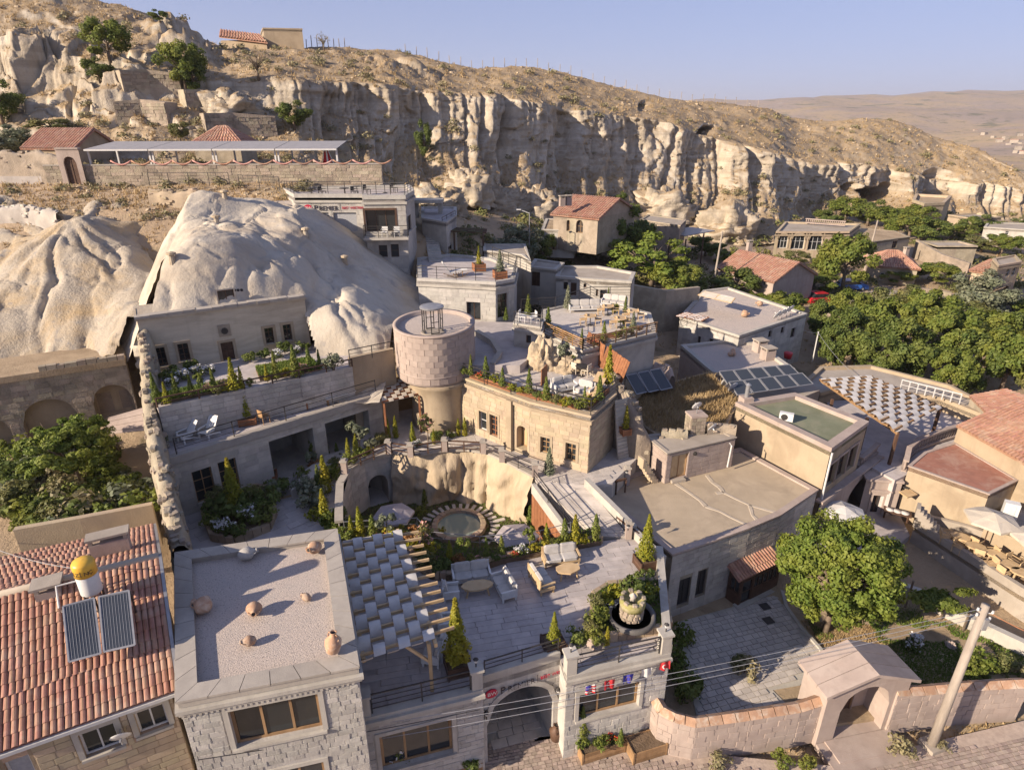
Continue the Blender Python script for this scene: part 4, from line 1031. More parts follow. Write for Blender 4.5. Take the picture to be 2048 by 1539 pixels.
def sign(W,t,u0,v0,u1,v1,size,red,two):
 a,z=W.hit(u0,v0);b,z2=W.hit(u1,v1);d=(W.at(b,z2)-W.at(a,z)).normalized();n=W.n;up=n.cross(d)if n.cross(d).z>0 else d.cross(n)
 base=W.at(a,z,.06)
 def fr(x,y=0):
  q=Matrix.Identity(4)
  for i,ax in enumerate((d,up,n)):
   for r_ in range(3):q[r_][i]=ax[r_]
  q.translation=base+d*x+up*y;return q
 L=(W.at(b,z2)-W.at(a,z)).length
 mb=MB();k=20;ps=[base+d*(size*.62+size*.62*math.cos(2*math.pi*i/k))+up*(size*.36+size*.52*math.sin(2*math.pi*i/k))for i in range(k)]
 mb.face(ps);mb.face([p-n*.05 for p in ps][::-1]);
 for i in range(k):mb.face([ps[i],ps[(i+1)%k],ps[(i+1)%k]-n*.05,ps[i]-n*.05])
 em=mb.build('emblem',M['sign_red'],t)
 text('BW',size*.62,em,fr(size*.2,size*.16)@Matrix.Translation((0,0,.004)),'plastic_white','monogram',extrude=.003)
 o=text('P',size*1.12,t,fr(size*1.5),'sign_dark');o2=text('REMIER',size*.9,t,fr(size*2.25),'sign_dark')
 w_=o2.dimensions.x if o2.dimensions.x>.01 else max(v.co.x for v in o2.data.vertices)
 x=size*2.25+w_+size*.3
 mb=MB();mb.beam(base+d*x-up*size*.1,base+d*x+up*size*.95,.02,.02,0,n);mb.build('divider',M['sign_dark'],t)
 o3=text('BEST WESTERN',size*.5,t,fr(x+size*.3,size*.18),'sign_red');m3=max(v.co.x for v in o3.data.vertices)
 k=(L)/(x+size*.3+m3)
 return k
k=sign(WE,sg,970,1394,1114,1347,.40,0,0);print('SIGN',k)
GATE=pts(.03,(1340,1500),(1600,1480),(2048,1360),(2300,1300),(2400,1700),(300,1900),(-100,1700),(300,1539),(720,1560))
street=slab('street','cobbled street in front of the hotel entrance',pts(.02,(380,1620),(740,1600),(930,1490),(1125,1468),(1350,1500),(1660,1530),(2048,1440),(2400,1380),(2500,2000),(200,2000)),-.4,.02,'cobble')
pave(street,pts(.02,(400,1620),(740,1600),(930,1490),(1125,1470),(1140,1500),(1340,1520),(1660,1545),(2048,1470),(2100,1560),(800,1640)),.06,(.26,.16),rad(12),'cobble',250,.08,.02,'cobblestone',.12,.35)
pave(street,[E0+WE.d*.35-WE.n*.05,E1-WE.d*.4-WE.n*.05,E1-WE.d*.4-WE.n*4.8,E0+WE.d*.35-WE.n*4.8],.07,(.6,.4),rad(16),'paver_light',40,.08,.02,'paver')
railing('black iron railing along the left front edge of the terrace',[WL.at(.45,ZT+.12,-.1),WL.at(WL.L-.45,ZT+.12,-.1)],.9,post_every=2.0)
railing('black iron railing over the entrance arch',[WE.at(.1,ZT+.35,-.1),WE.at(WE.L-.05,ZT+.35,-.1)],.6,post_every=1.6,rails=3)
railing('black iron railing in front of the fountain bed',[WR.at(.45,ZT+.12,-.1),WR.at(WR.L-.45,ZT+.12,-.1)],.85,post_every=1.6)
def lantern(p,label,h=.45,group=None,m='iron'):
 t=thing('lantern',label,'lantern',p,group)
 mb=MB();mb.tube([p,Vector(p)+Vector((0,0,h*.45))],.025,6);mb.build('stem',M[m],t)
 mb=MB();mb.lathe(Vector(p)+Vector((0,0,h*.45)),[(.05,0),(.09,h*.3),(.08,h*.32)],6);mb.build('glass',M['white_metal'],t)
 mb=MB();mb.lathe(Vector(p)+Vector((0,0,h*.78)),[(.11,0),(.03,h*.17),(.0,h*.24)],6);mb.build('cap',M[m],t)
 return t
lantern(WL.at(WL.L-.2,ZT+1.1,-.18),'black lantern on the pillar left of the entrance sign')
lantern(WR.at(.2,ZT+1.1,-.18),'black lantern on the pillar right of the entrance sign')
lantern(WR.at(WR.L-.2,ZT+1.1,-.18),'black lantern on the corner pillar behind the flags')
# woven pergola over the terrace
def pergola(name,label,tl,tr,br,bl,nraf,nstr,amp,m='fabric',over=(.0,.75),woodm='pale_wood',rw=.07,rh=.12,alt=None,fill=.94):
 ''
 tl,tr,br,bl=[Vector(p)for p in(tl,tr,br,bl)];t=thing(name,label,'pergola',bl)
 for i in range(nraf):
  f=(i+.5)/nraf;a,b=tl.lerp(bl,f),tr.lerp(br,f);d=(b-a).normalized()
  mb=MB();mb.beam(a-d*over[0],b+d*over[1],rw,rh);mb.build('rafter',M[woodm],t)
 n=nraf*6
 for k in range(nstr):
  x0,x1=(k+.5-fill/2)/nstr,(k+.5+fill/2)/nstr;vv=[];ja=[R.uniform(.65,1.2)for _ in range(nraf+2)];jx=[R.uniform(-.05,.05)/nstr for _ in range(nraf+2)]
  for i in range(n+1):
   f=i/n;cz_=math.cos(math.pi*(f*nraf-.5));z=math.copysign(abs(cz_)**.65,cz_)*amp*ja[int(f*nraf)]*(1 if k%2 else-1)+.02;dj=jx[int(f*nraf)]+(jx[int(f*nraf)+1]-jx[int(f*nraf)])*(f*nraf-int(f*nraf));l_,r_=tl.lerp(bl,f),tr.lerp(br,f)
   for x in(x0,(x0+x1)/2,x1):vv.append(l_.lerp(r_,x+dj)+Vector((0,0,z*(1.1 if x not in(x0,x1)else 1))))
  mb=MB();mb.v=[tuple(p)for p in vv]
  for i in range(n):
   for c in(0,1):mb.f.append((i*3+c,i*3+c+1,i*3+4+c,i*3+3+c));mb.mi.append(0)
  mb.build('fabric_strip',M[m if not alt or k%2==0 else alt],t,True)
 return t
PZ=ZT+2.45
pg=pergola('pergola','timber pergola woven with white fabric strips beside the gravel roof',P(684,1082,PZ),P(802,1062,PZ),P(872,1276,PZ),P(722,1322,PZ),13,6,.22)
def post(par,a,b,w_=.12,m='pale_wood',name='post'):
 mb=MB();mb.beam(a,b,w_,w_);mb.build(name,M[m],par)
for u0,v0,u1,v1 in((858,1285,0,0),(800,1075,0,0),(828,1180,0,0)):
 p=P(u0,v0,PZ-.1);post(pg,V3(p,ZT),p)
a,b=P(795,1060,PZ-.14),P(872,1290,PZ-.14);mb=MB();mb.beam(a,b,.12,.18);mb.build('edge_beam',M['pale_wood'],pg)
a,b=P(690,1085,PZ-.14),P(728,1320,PZ-.14);mb=MB();mb.beam(a,b,.12,.18);mb.build('edge_beam',M['pale_wood'],pg)
p=P(858,1285,PZ-.1);mb=MB();mb.beam(V3(p,PZ-1.0),p+Vector((-.8,-.15,0)),.09,.09);mb.beam(V3(p,PZ-1.0),p+Vector((-.25,.8,0)),.09,.09);mb.build('brace',M['pale_wood'],pg)
# terrace furniture
def sofa(label,p,rz,w_=1.75,seats=2,wood='white_metal',cush='cushion',group='lounge seats on the terrace',name='sofa',back=True,arms=True,cat='sofa'):
 t=thing(name,label,cat,p,group,rz);D=.72
 mb=MB();mb.box((0,0,.2),(w_,D,.1));mb.build('base',M[wood],t,local=True)
 for sx in(-1,1):
  for sy in(-1,1):mb=MB();mb.box((sx*(w_/2-.06),sy*(D/2-.06),0),(.07,.07,.2));mb.build('leg',M[wood],t,local=True)
 for i in range(seats):
  c=-w_/2+.1+(w_-.2)*(i+.5)/seats
  me=chamfer_box('cushion',.02,i+3,.12);me.materials.append(M[cush]);o=put('seat_cushion',me,t,mw=Matrix.Translation((c,-.05,.39))@Matrix.Diagonal(((w_-.22)/seats,D-.1,.18,1)),local=True)
  me=chamfer_box('cushion',.02,i+5,.12);me.materials.append(M[cush]);o=put('back_cushion',me,t,mw=Matrix.Translation((c,D/2-.13,.67))@Matrix.Rotation(rad(-12),4,'X')@Matrix.Diagonal(((w_-.24)/seats,.17,.45,1)),local=True)
 mb=MB();mb.box((0,D/2-.02,.3),(w_,.05,.5));mb.build('backrest',M[wood],t,local=True)
 for sx in(-1,1):mb=MB();mb.box((sx*(w_/2-.04),0,.3),(.07,D,.05 if wood=='pale_wood' else.26));mb.box((sx*(w_/2-.04),-.02,.53),(.09,D,.05));mb.build('armrest',M[wood],t,local=True)
 return t
sofa('white two-seat sofa facing the street beside the pergola',P(943,1160,ZT),rad(12),1.75)
sofa('white wooden two-seat sofa at the bed, rightmost of the terrace lounge',P(1121,1124,ZT),rad(12),1.75,wood='pale_wood')
sofa('wooden two-seat sofa with grey cushions facing right on the terrace',P(1082,1168,ZT),rad(112),1.45,wood='pale_wood')
sofa('white two-seat sofa turned left towards the oval table',P(1008,1182,ZT),rad(-68),1.45)
sofa('single white armchair left of the oval table on the terrace',P(902,1194,ZT),rad(100),.7,1,name='armchair',cat='armchair')
sofa('white armchair half hidden behind the tall conifer on the terrace',P(893,1256,ZT),rad(100),.7,1,name='armchair',cat='armchair')
sofa('white sofa under the front end of the woven pergola',P(870,1310,ZT),rad(-100),1.3)
def slab_table(label,p,rz,L=1.4,W_=.7,h=.5,group='low wooden tables on the terrace',m='pale_wood'):
 t=thing('coffee_table',label,'table',p,group,rz);rr=random.Random(int(L*100))
 mb=MB();mb.prism([Vector((math.cos(a)*L/2*(1+rr.uniform(-.06,.06)),math.sin(a)*W_/2*(1+rr.uniform(-.1,.1)),0))for a in[i*2*math.pi/12 for i in range(12)]],h-.08,h);mb.build('tabletop',M[m],t,local=True)
 for sx in(-1,1):
  for sy in(-1,1):mb=MB();mb.tube([(sx*L*.3,sy*W_*.25,h-.08),(sx*L*.36,sy*W_*.32,0)],[.05,.035],6);mb.build('leg',M[m],t,local=True)
 return t
slab_table('oval rough wood table between the white sofas on the terrace',P(955,1186,ZT),rad(10))
slab_table('smaller orange wood table in the sun on the terrace',P(1135,1152,ZT),rad(14),1.15,.75)
# COURTS, POOL GARDEN, CAVE HOUSE, TOWER
ZP,ZRW,ZD,ZC=2.0,5.4,8.0,10.0
# pool garden
RT=[P(u,v,ZRW)for u,v in((678,1045),(678,1010),(680,968),(698,938),(728,918),(785,904),(840,908),(890,900),(935,899),(975,905),(1010,920),(1070,952))]
GF=[P(1066,965,ZRW),P(1150,1048,4.8),P(1200,1050,4.8),P(1080,1082,4.8),P(1005,1094,4.8),P(955,1094,4.8),P(862,1084,4.8),P(835,1060,4.8),P(760,1062,4.8),P(690,1064,4.8)]
garden=slab('garden_floor','sunken lawn around the round pool',[V3(p)for p in RT]+[V3(p)for p in GF],1.2,ZP,'soil')
def blades(name,label,poly,z,n,h,m,parent=None,hole=None,zf=None,lean=.5,w_=.02):
 xs=[p[0]for p in poly];ys=[p[1]for p in poly];C=[];tries=0
 while len(C)<n and tries<n*6:
  x,y=R.uniform(min(xs),max(xs)),R.uniform(min(ys),max(ys));tries+=1
  if in_poly(x,y,poly)and not(hole and hole(x,y)):C.append((x,y,zf(x,y)if zf else z))
 C=np.array(C);k=len(C);a=RN.uniform(0,6.283,k);d=np.stack([np.cos(a),np.sin(a),np.zeros(k)],1)*w_;hh=h*RN.uniform(.5,1.4,k)
 tip=C+np.stack([RN.normal(size=k)*lean*hh,RN.normal(size=k)*lean*hh,hh],1)
 V=np.stack([C-d,C+d,tip],1).reshape(-1,3)
 o=put(name,np_mesh(name,V,np.arange(k*3).reshape(-1,3),M[m]),parent);o['kind']='stuff'
 if parent is None:tag(o,label,name.replace('_',' '))
 return o
PC=P(918,1048,ZP+.25);PRr=1.27
inpool=lambda x,y:math.hypot(x-PC.x,y-PC.y)<PRr+.35
blades('lawn_grass','short green lawn around the round pool',[V3(p)for p in RT]+[V3(p)for p in GF],ZP,26000,.07,'grass',None,inpool,w_=.03)
pool=thing('round_pool','small round pool with a rough stone rim in the sunken garden','pool',(PC.x,PC.y,ZP))
mb=MB();mb.lathe((PC.x,PC.y,ZP-.3),[(PRr+.02,0),(PRr+.02,.45)],40);mb.build('water',M['water'],pool)
mb=MB();mb.lathe((PC.x,PC.y,ZP-.3),[(PRr+.3,0),(PRr+.3,.5),(PRr,.5),(PRr,.1)],40);mb.build('basin_wall',M['brown_stone'],pool)
for i in range(26):
 a=2*math.pi*i/26;q=Matrix.Translation((PC.x+math.cos(a)*(PRr+.16),PC.y+math.sin(a)*(PRr+.16),ZP+.25))@Matrix.Rotation(a,4,'Z')@Matrix.Diagonal((.3*R.uniform(.9,1.15),.34,.13*R.uniform(.8,1.5),1));put('rim_stone',R.choice(stone_meshes('brown_stone',.12,'r',.1)),pool,mw=q)
sp=0
for i in range(40):
 a=rad(-40+i*11)
 if i>18:break
 p=(PC.x+math.cos(a)*(PRr+.85),PC.y+math.sin(a)*(PRr+.85),ZP+.03)
 q=Matrix.Translation(p)@Matrix.Rotation(a,4,'Z')@Matrix.Diagonal((.55,.2,.1,1));put('stepping_stone',R.choice(stone_meshes('paver_light',.05,'p',.03)),garden,mw=q)
for k,(u,v)in enumerate(((1060,1078),(1045,1090),(1000,1040),(1010,1060),(1005,1022))):
 p=P(u,v,ZP+.03);put('stepping_stone',R.choice(stone_meshes('paver_light',.05,'p',.03)),garden,mw=Matrix.Translation(p)@Matrix.Rotation(.2*k,4,'Z')@Matrix.Diagonal((.6,.25,.1,1)))
def umbrella(p,r,h,label,m='fabric',sides=6,rz=0.,rise=.45,group='parasols',tilt=0):
 t=thing('parasol',label,'parasol',p,group);c=Vector(p)
 mb=MB();mb.tube([c,c+Vector((0,0,h+rise))],.03,8);mb.build('pole',M['dark_wood'],t)
 mb=MB();mb.lathe(c,[(.28,0),(.28,.06),(.06,.1)],12);mb.build('base',M['iron'],t)
 cn=MB();tip=c+Vector((0,0,h+rise));rim=[c+Vector((math.cos(rz+i*2*math.pi/sides)*r,math.sin(rz+i*2*math.pi/sides)*r,h))for i in range(sides)]
 for i in range(sides):
  a,b=rim[i],rim[(i+1)%sides];am,bm_,md=a.lerp(tip,.5),b.lerp(tip,.5),a.lerp(b,.5)+Vector((0,0,.03))
  mm=am.lerp(bm_,.5)+Vector((0,0,-.02))
  cn.face([a,md,mm,am]);cn.face([md,b,bm_,mm]);cn.face([am,mm,bm_,tip]);dr=Vector((0,0,-.14));cn.face([a,a+dr,md+dr,md]);cn.face([md,md+dr,b+dr,b])
 cn.build('canopy',M[m],t)
 for i in range(sides):mb=MB();mb.tube([rim[i]+Vector((0,0,-.02)),tip+Vector((0,0,-.05))],.012,4);mb.build('rib',M['dark_wood'],t)
 return t
umbrella(V3(P(787,1022,ZP+2.2),ZP),1.15,2.0,'mauve grey parasol in front of the big arch of the sunken garden','parasol_cloth',rz=.3)
umbrella(V3(P(1033,1066,ZP+2.2),ZP),1.2,2.0,'mauve grey parasol right of the round pool','parasol_cloth',rz=.1)
# ring wall round the pool garden
rg=thing('ring_wall','curved stone retaining wall with two arches round the sunken garden','wall',V3(RT[3],ZP))
mb=MB();ops_r={}
segs=[Wall(a,b,ZP-.2,ZRW)for a,b in zip(RT[:6],RT[1:6])]
ba=segs[4];s0,z0=ba.hit(730,985);s1,_=ba.hit(778,985)
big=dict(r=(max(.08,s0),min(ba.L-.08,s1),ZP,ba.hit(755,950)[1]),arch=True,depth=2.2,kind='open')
sm_=segs[1];L=sm_.L
small=dict(r=(L*.15,L*.85,ZP,ZP+1.55),arch=True,depth=.8,kind='open')
for i,W in enumerate(segs):W.skin(mb,[big]if i==4 else([small]if i==1 else[]))
mb.build('wall',M['grey_stone'],rg)
opening(ba,big,rg);opening(sm_,small,rg)
for i,W in enumerate(segs):stones(rg,W,0,W.L,ZP,ZRW-.05,.3,(.4,.75),.06,'grey_stone',[big]if i==4 else([small]if i==1 else[]),60,j=.02,rough=.004)
mb=MB()
for a,b in zip(RT,RT[1:]):mb.beam(V3(a,ZRW+.06),V3(b,ZRW+.06),.42,.14)
mb.build('coping',M['cap_stone'],rg)
def rock_face(name,label,line,z0,z1,amp,m,seed,nrow=26,per=.12,cat='rock face',lean=.35):
 ps=[V3(p)for p in line];seg=[0]
 for a,b in zip(ps,ps[1:]):seg.append(seg[-1]+V3(b-a,0).length)
 n=int(seg[-1]/per);ss=np.linspace(0,seg[-1],n);X=np.interp(ss,seg,[p.x for p in ps]);Y=np.interp(ss,seg,[p.y for p in ps])
 tx,ty=np.gradient(X),np.gradient(Y);l_=np.hypot(tx,ty)+1e-9;NX,NY=ty/l_,-tx/l_
 rows_=[]
 for k in range(nrow):
  f=k/(nrow-1);z=z0+(z1-z0)*f
  d_=lean*(1-f)+amp*(np.abs(vn(ss*1.1+.4*fbm(ss*.4,z*.5,0,2,seed),z*.25,0,seed))*1.3+fbm(ss*1.5,z*1.2,0,3,seed+2)*.5)*min(1,3.0*(1-f)+.15)
  rows_.append(np.stack([X+NX*d_,Y+NY*d_,np.full(n,z)],1))
 o=put(name,np_mesh(name,np.concatenate(rows_),grid_quads(nrow,n),M[m],True))
 if label:tag(o,label,cat)
 return o
rock_face('tuff_bank','fluted tuff rock face under the walkway of the sunken garden',RT[5:],ZP-.2,ZRW,.55,'tuff_warm' if 'tuff_warm' in M else 'yellow_render',4)
# walkway platform between the ring, the window building and the tower
wk_=pts(ZRW,(1072,960),(1150,978),(1225,965),(1290,900),(1290,850),(1100,790),(900,800),(760,830),(735,862),(700,905))
gc_=V3(PC,0);psh=[V3(p,0)+(V3(p,0)-gc_).normalized()*(2.7 if 2<=i<=5 else.8 if i<2 else.35)for i,p in enumerate(RT)]
walk=slab('walkway','pale paved walkway around the sunken garden',[V3(p,0)for p in RT[1:]]+wk_,ZRW-.22,ZRW,'paver_light')
slab('walkway_core','stone core below the walkway of the sunken garden',psh[2:]+wk_,1.2,ZRW-.23,'grey_stone',walk)
pave(walk,[V3(p,0)for p in RT[7:]]+pts(ZRW,(1072,962),(1150,978),(1225,965),(1260,925),(1200,930),(1050,880),(930,850),(880,865)),ZRW+.04,(.55,.4),rad(20),'paver_light',200)
def pillar(p,h=1.0,w_=.32,label='',group='stone pillars on the ring wall'):
 t=thing('stone_pillar',label,'pillar',p,group);mb=MB();mb.box(p,(w_,w_,h));mb.build('shaft',M['pink_stone'],t);mb=MB();mb.box(Vector(p)+Vector((0,0,h)),(w_*1.3,w_*1.3,.09));mb.box(Vector(p)+Vector((0,0,h+.09)),(w_*.8,w_*.8,.07));mb.build('cap',M['cap_stone'],t);return t
pl=[(690,945),(778,905),(822,912),(890,901),(967,905),(1004,922),(1070,950)]
for i,(u,v)in enumerate(pl):pillar(P(u,v,ZRW+.13),.75,label=f'{ORD[i]} stone pillar from the left along the ring wall')
for i,((a,b),(c,d_))in enumerate(zip(pl,pl[1:])):
 p,q=P(a,b,ZRW+.13),P(c,d_,ZRW+.13);d2=(q-p).normalized()*.18
 railing(f'{ORD[i]} span of timber and iron rail from the left on the ring wall',[p+d2,q-d2],.7,'rail_span',1.1,'dark_wood' if i<4 else 'iron',3,'rail spans on the ring wall',.035 if i<4 else.022)
def ramp(name,label,l0,l1,r1,r0,th,m,cat=None,kind='structure'):
 mb=MB();dz=Vector((0,0,th));mb.hexa([l0-dz,r0-dz,r1-dz,l1-dz],[l0,r0,r1,l1]);o=mb.build(name,M[m]);tag(o,label,cat,kind=kind);return o
pa0,pa1,pb1,pb0=P(1072,962,ZRW+.05),P(1196,1072,ZT+.03),P(1260,1074,ZT+.03),P(1172,970,ZRW+.05)
path=ramp('path','paved path sloping from the walkway to the terrace',pa0,pa1,pb1,pb0,2.5,'paver_light')
for k in range(16):
 a,b,c,e=[pa0.lerp(pa1,(k+.04)/16),pb0.lerp(pb1,(k+.04)/16),pb0.lerp(pb1,(k+.96)/16),pa0.lerp(pa1,(k+.96)/16)]
 for j in range(3):
  up=Vector((0,0,.02));mb=MB();f0,f1=j/3+.01,(j+1)/3-.01
  mb.hexa([a.lerp(b,f0),a.lerp(b,f1),e.lerp(c,f1),e.lerp(c,f0)],[a.lerp(b,f0)+up,a.lerp(b,f1)+up,e.lerp(c,f1)+up,e.lerp(c,f0)+up]);mb.build('paver',M['paver_light'],path)
WF=Wall(P(1066,968,ZRW),P(1160,1062,ZRW),2.0,ZRW)
bf=thing('board_wall','red brown vertical board wall below the sloping path','fence',WF.at(0,ZP))
nb=14
for k in range(nb):
 mb=MB();f=(k+.5)/nb;top=ZRW-.55-.75*f;WF.box(mb,WF.L*k/nb+.008,WF.L*(k+1)/nb-.008,ZP-.6,top,.02,.07);mb.build('board',M['red_wood'],bf)
mb=MB();mb.hexa([WF.at(0,ZRW-.55,.1),WF.at(WF.L,ZT-.65,.1),WF.at(WF.L,ZT-.65,-.12),WF.at(0,ZRW-.55,-.12)],[WF.at(0,ZRW+.08,.1),WF.at(WF.L,ZT+.08,.1),WF.at(WF.L,ZT+.08,-.12),WF.at(0,ZRW+.08,-.12)]);mb.build('top_band',M['white_render'],bf)
railing('black railing on the garden side of the sloping path',[WF.at(.1,ZRW+.1,0),WF.at(WF.L,ZT+.1,0)],.85)
rw0,rw1=P(1172,975,ZRW-.1),P(1268,1072,ZT-.1)
low_wall('path_wall','low white wall on the right of the sloping path',[rw0,rw1],.62,.3,'white_render',zb=1.0)
low_wall('path_wall','low white wall along the right edge of the terrace below the tall conifer',[P(1268,1074,ZT-.1),P(1326,1130,ZT-.1)],.5,.3,'white_render',zb=.5)
# bed between terrace and pool garden
BED=pts(4.8,(684,1066),(760,1062),(835,1058),(862,1084),(955,1094),(1005,1094),(1080,1082),(1200,1050),(1203,1080),(1100,1098),(1000,1118),(905,1150),(860,1147),(835,1124),(822,1090),(690,1080))
bed=slab('planting_bed','raised planting bed between the pool garden and the terrace',BED,1.5,4.78,'soil')
blades('bed_grass','green ground cover in the bed beside the terrace',BED,4.78,5000,.1,'grass',None,w_=.03)
kb=thing('bed_kerb','curved brown stone kerb around the planting bed on the terrace','kerb',BED[10])
kl=[P(u,v,ZT)for u,v in((1204,1084),(1150,1092),(1100,1103),(1050,1113),(1000,1123),(950,1140),(905,1156),(880,1157),(858,1152),(842,1140),(832,1126),(824,1108),(818,1092))]
for i,(a,b)in enumerate(zip(kl,kl[1:])):
 n=max(1,round((b-a).length/.32))
 for k in range(n):
  p,q=a.lerp(b,k/n),a.lerp(b,(k+1)/n);mb=MB();hh=.42+R.uniform(-.03,.05);mb.beam(p+Vector((0,0,hh/2)),q+Vector((0,0,hh/2))-(q-p)*.08,.2,hh);mb.build('kerb_stone',M['brown_stone'],kb)
for j,zz in enumerate((.55,.95)):
 pass
fence_l=[P(u,v,4.8)for u,v in((690,1066),(835,1058),(862,1086),(960,1096),(1080,1084),(1198,1052))]
railing('thin grey wire railing behind the planting bed',fence_l,.7,post_every=2.2,rails=2,m='grey_metal',r=.014)
# lower court and loggia under the deck
DA,DB=P(339,919,ZD),P(762,789,ZD);DW=Wall(DA,DB,ZT-.3,ZD)
court=slab('court_floor','grey paved court in front of the loggia',[DW.at(0,0,-5),DW.at(DW.L,0,-5),V3(P(740,866,ZT)),V3(P(706,912,ZT)),V3(RT[2]),V3(RT[1]),V3(RT[0])]+pts(ZT,(540,1085),(345,1115),(352,1060)),1.5,ZT,'paver')
pave(court,[DW.at(0,0,.1),DW.at(DW.L-1,0,.1),V3(P(706,912,ZT)),V3(RT[2]),V3(RT[1])]+pts(ZT,(540,1070),(380,1090),(362,1045)),ZT+.03,(.7,.45),rad(40),'paver',220)
dk=thing('deck_building','long grey stone building with French doors and a loggia under a roof deck','building',DW.at(DW.L/2,ZT))
o1=dict(r=DW.rect(388,936,430,1003),depth=.3,kind='door',fm='wood',gm='glass',bars=(2,3),mg=.1)
o2=dict(r=DW.rect(440,918,478,985),depth=.3,kind='door',fm='wood',gm='glass',bars=(2,3),mg=.1)
lz=DW.hit(600,868)[1]
def osp(u0,u1,vm):return DW.hit(u0,vm)[0],DW.hit(u1,vm)[0]
a0,a1=osp(541,632,905);c0,c1=osp(652,741,865)
o3=dict(r=(a0,a1,ZT+.02,ZD-.75),depth=3.8,kind='open',gm='grey_stone');o4=dict(r=(c0,min(c1,DW.L-.3),ZT+.02,ZD-.75),depth=3.8,kind='open',gm='grey_stone')
mb=MB();DW.skin(mb,[o1,o2,o3,o4]);mb.build('wall',M['grey_stone'],dk)
for o in(o1,o2,o3,o4):opening(DW,o,dk)
stones(dk,DW,0,DW.L,ZT,ZD-.35,.32,(.5,.95),.06,'grey_stone',[o1,o2,o3,o4],260,j=.02,rough=.004)
CF=[P(u,v,ZC)for u,v in((316,818),(400,800),(490,781),(600,759),(705,736))]
dpoly=[DW.at(0,0),DW.at(DW.L,0)]+[V3(p,0)for p in reversed(CF)]
mb=MB();mb.prism(dpoly,ZD-.35,ZD-.04);df=mb.build('deck_floor',M['paver'],dk)
pave(df,dpoly,ZD,(.7,.4),rad(42),'paver',260)
mb=MB();DW.box(mb,-.05,DW.L+.1,ZD-.3,ZD+.14,-.3,.12);mb.build('cornice',M['cap_stone'],dk)
railing('black iron railing along the edge of the roof deck',[DW.at(.4,ZD+.14,-.1),DW.at(DW.L-.3,ZD+.14,-.1)],.9,post_every=2.6,rails=3)
# cave court, its retaining wall and the carved house front
cvw=thing('retaining_wall','grey stone retaining wall between the roof deck and the cave court','wall',V3(CF[2],ZD));mb=MB()
for a,b in zip(CF,CF[1:]):Wall(a,b,ZD-.2,ZC+.1).skin(mb)
mb.build('wall',M['grey_stone'],cvw)
for a,b in zip(CF,CF[1:]):W=Wall(a,b,ZD,ZC+.1);stones(cvw,W,0,W.L,ZD,ZC+.05,.3,(.5,.9),.06,'grey_stone',(),70,j=.02,rough=.004)
railing('dark timber rail along the front of the cave court',[V3(p,ZC+.1)for p in CF],.5,'timber_rail',2.0,'dark_wood',2,r=.035)
FA,FB=P(300,747,ZC),P(622,693,ZC);FW=Wall(FA,FB,ZC-.5,13.45)
cave_court=slab('cave_court_floor','paved court in front of the carved cave house',[V3(p)for p in CF]+[FW.at(FW.L+2.2,0,.6),FW.at(FW.L+2.2,0,-2),FW.at(0,0,-2),FW.at(-.5,0,0)],7.0,ZC,'paver')
ch=thing('cave_house','carved stone cave house front with a dark door and four windows','house',FW.at(FW.L/2,ZC))
fo=[]
for r_,k in(((313,694,333,733),'window'),((357,686,379,722),'window'),((445,683,470,736),'door'),((530,655,548,687),'window'),((567,648,584,681),'window')):
 o=dict(r=list(FW.rect(*r_)),depth=.35,kind=k,fm='dark_wood',bars=(2,3),surround='yellow_render',gm='glass' if k=='window' else 'dark_wood',sill='yellow_render' if k=='window' else None);fo.append(o)
mb=MB();FW.skin(mb,fo);FW2=Wall(FW.at(0,0,-2.5),FA,ZC-.5,13.45);FW2.skin(mb);mb.build('wall',M['cave_front'],ch)
for o in fo:opening(FW,o,ch)
mb=MB();mb.prism([FW.at(-.1,0,.1),FW.at(FW.L+.1,0,.1),FW.at(FW.L+.1,0,-3.2),FW.at(-.1,0,-3.2)],13.3,13.42);mb.build('roof',M['tuff'],ch)
x=-.1
while x<FW.L:
 wd=R.uniform(.5,.95);mb=MB();FW.box(mb,x,min(x+wd-.02,FW.L),13.42,13.55+R.uniform(0,.05),-.35,.2+R.uniform(-.05,.05));mb.build('coping_stone',M['cap_stone'],ch);x+=wd
s_,z_=FW.hit(449,661);mb=MB();FW.box(mb,s_-.35,s_+.35,z_-.35,z_+.4,.003,.06);fr_=mb.build('medallion',M['old_stone'],ch)
mb=MB();ax=Matrix.Rotation(math.atan2(FW.n.y,FW.n.x),3,'Z')@Matrix.Rotation(math.pi/2,3,'Y');mb.lathe(FW.at(s_,z_,.061),[(0,.03),(.1,.03),(.1,.05),(.2,.04),(.2,0)],20,0,ax);mb.build('rosette',M['iron'],fr_)
s_,z_=FW.hit(452,592)
wq=ROCK.ray_cast(Vector((0,0,HCAM)),ray(452,592).normalized())[0]or FW.at(s_,z_,-1)
nW=Wall(wq-FW.d*.55+FW.n*.15,wq+FW.d*.55+FW.n*.15,wq.z-.6,wq.z+.5)
rwn=thing('rock_window','dark square window in a plastered niche of the white cone','window',V3(wq));mb=MB();o=dict(r=(.08,1.02,wq.z-.45,wq.z+.42),depth=.15,kind='window',fm='dark_wood',bars=(2,1));nW.skin(mb,[o]);nW.box(mb,-.1,1.2,wq.z-.62,wq.z-.5,-.9,.1);mb.build('surround',M['tuff'],rwn);opening(nW,o,rwn)
for i,u in enumerate((469,476,483)):
 h_=ROCK.ray_cast(Vector((0,0,HCAM)),ray(u,580).normalized())
 if h_[0]:t_=thing('vent_hole',f'{("left", "middle", "right")[i]} small round hole beside the rock window','hole',h_[0],'holes beside the rock window');mb=MB();mb.lathe(h_[0],[(0,.03),(.09,.03),(.1,-.1)],10,0,h_[1].to_track_quat('Z','Y').to_matrix());mb.build('opening',M['dark_room'],t_)
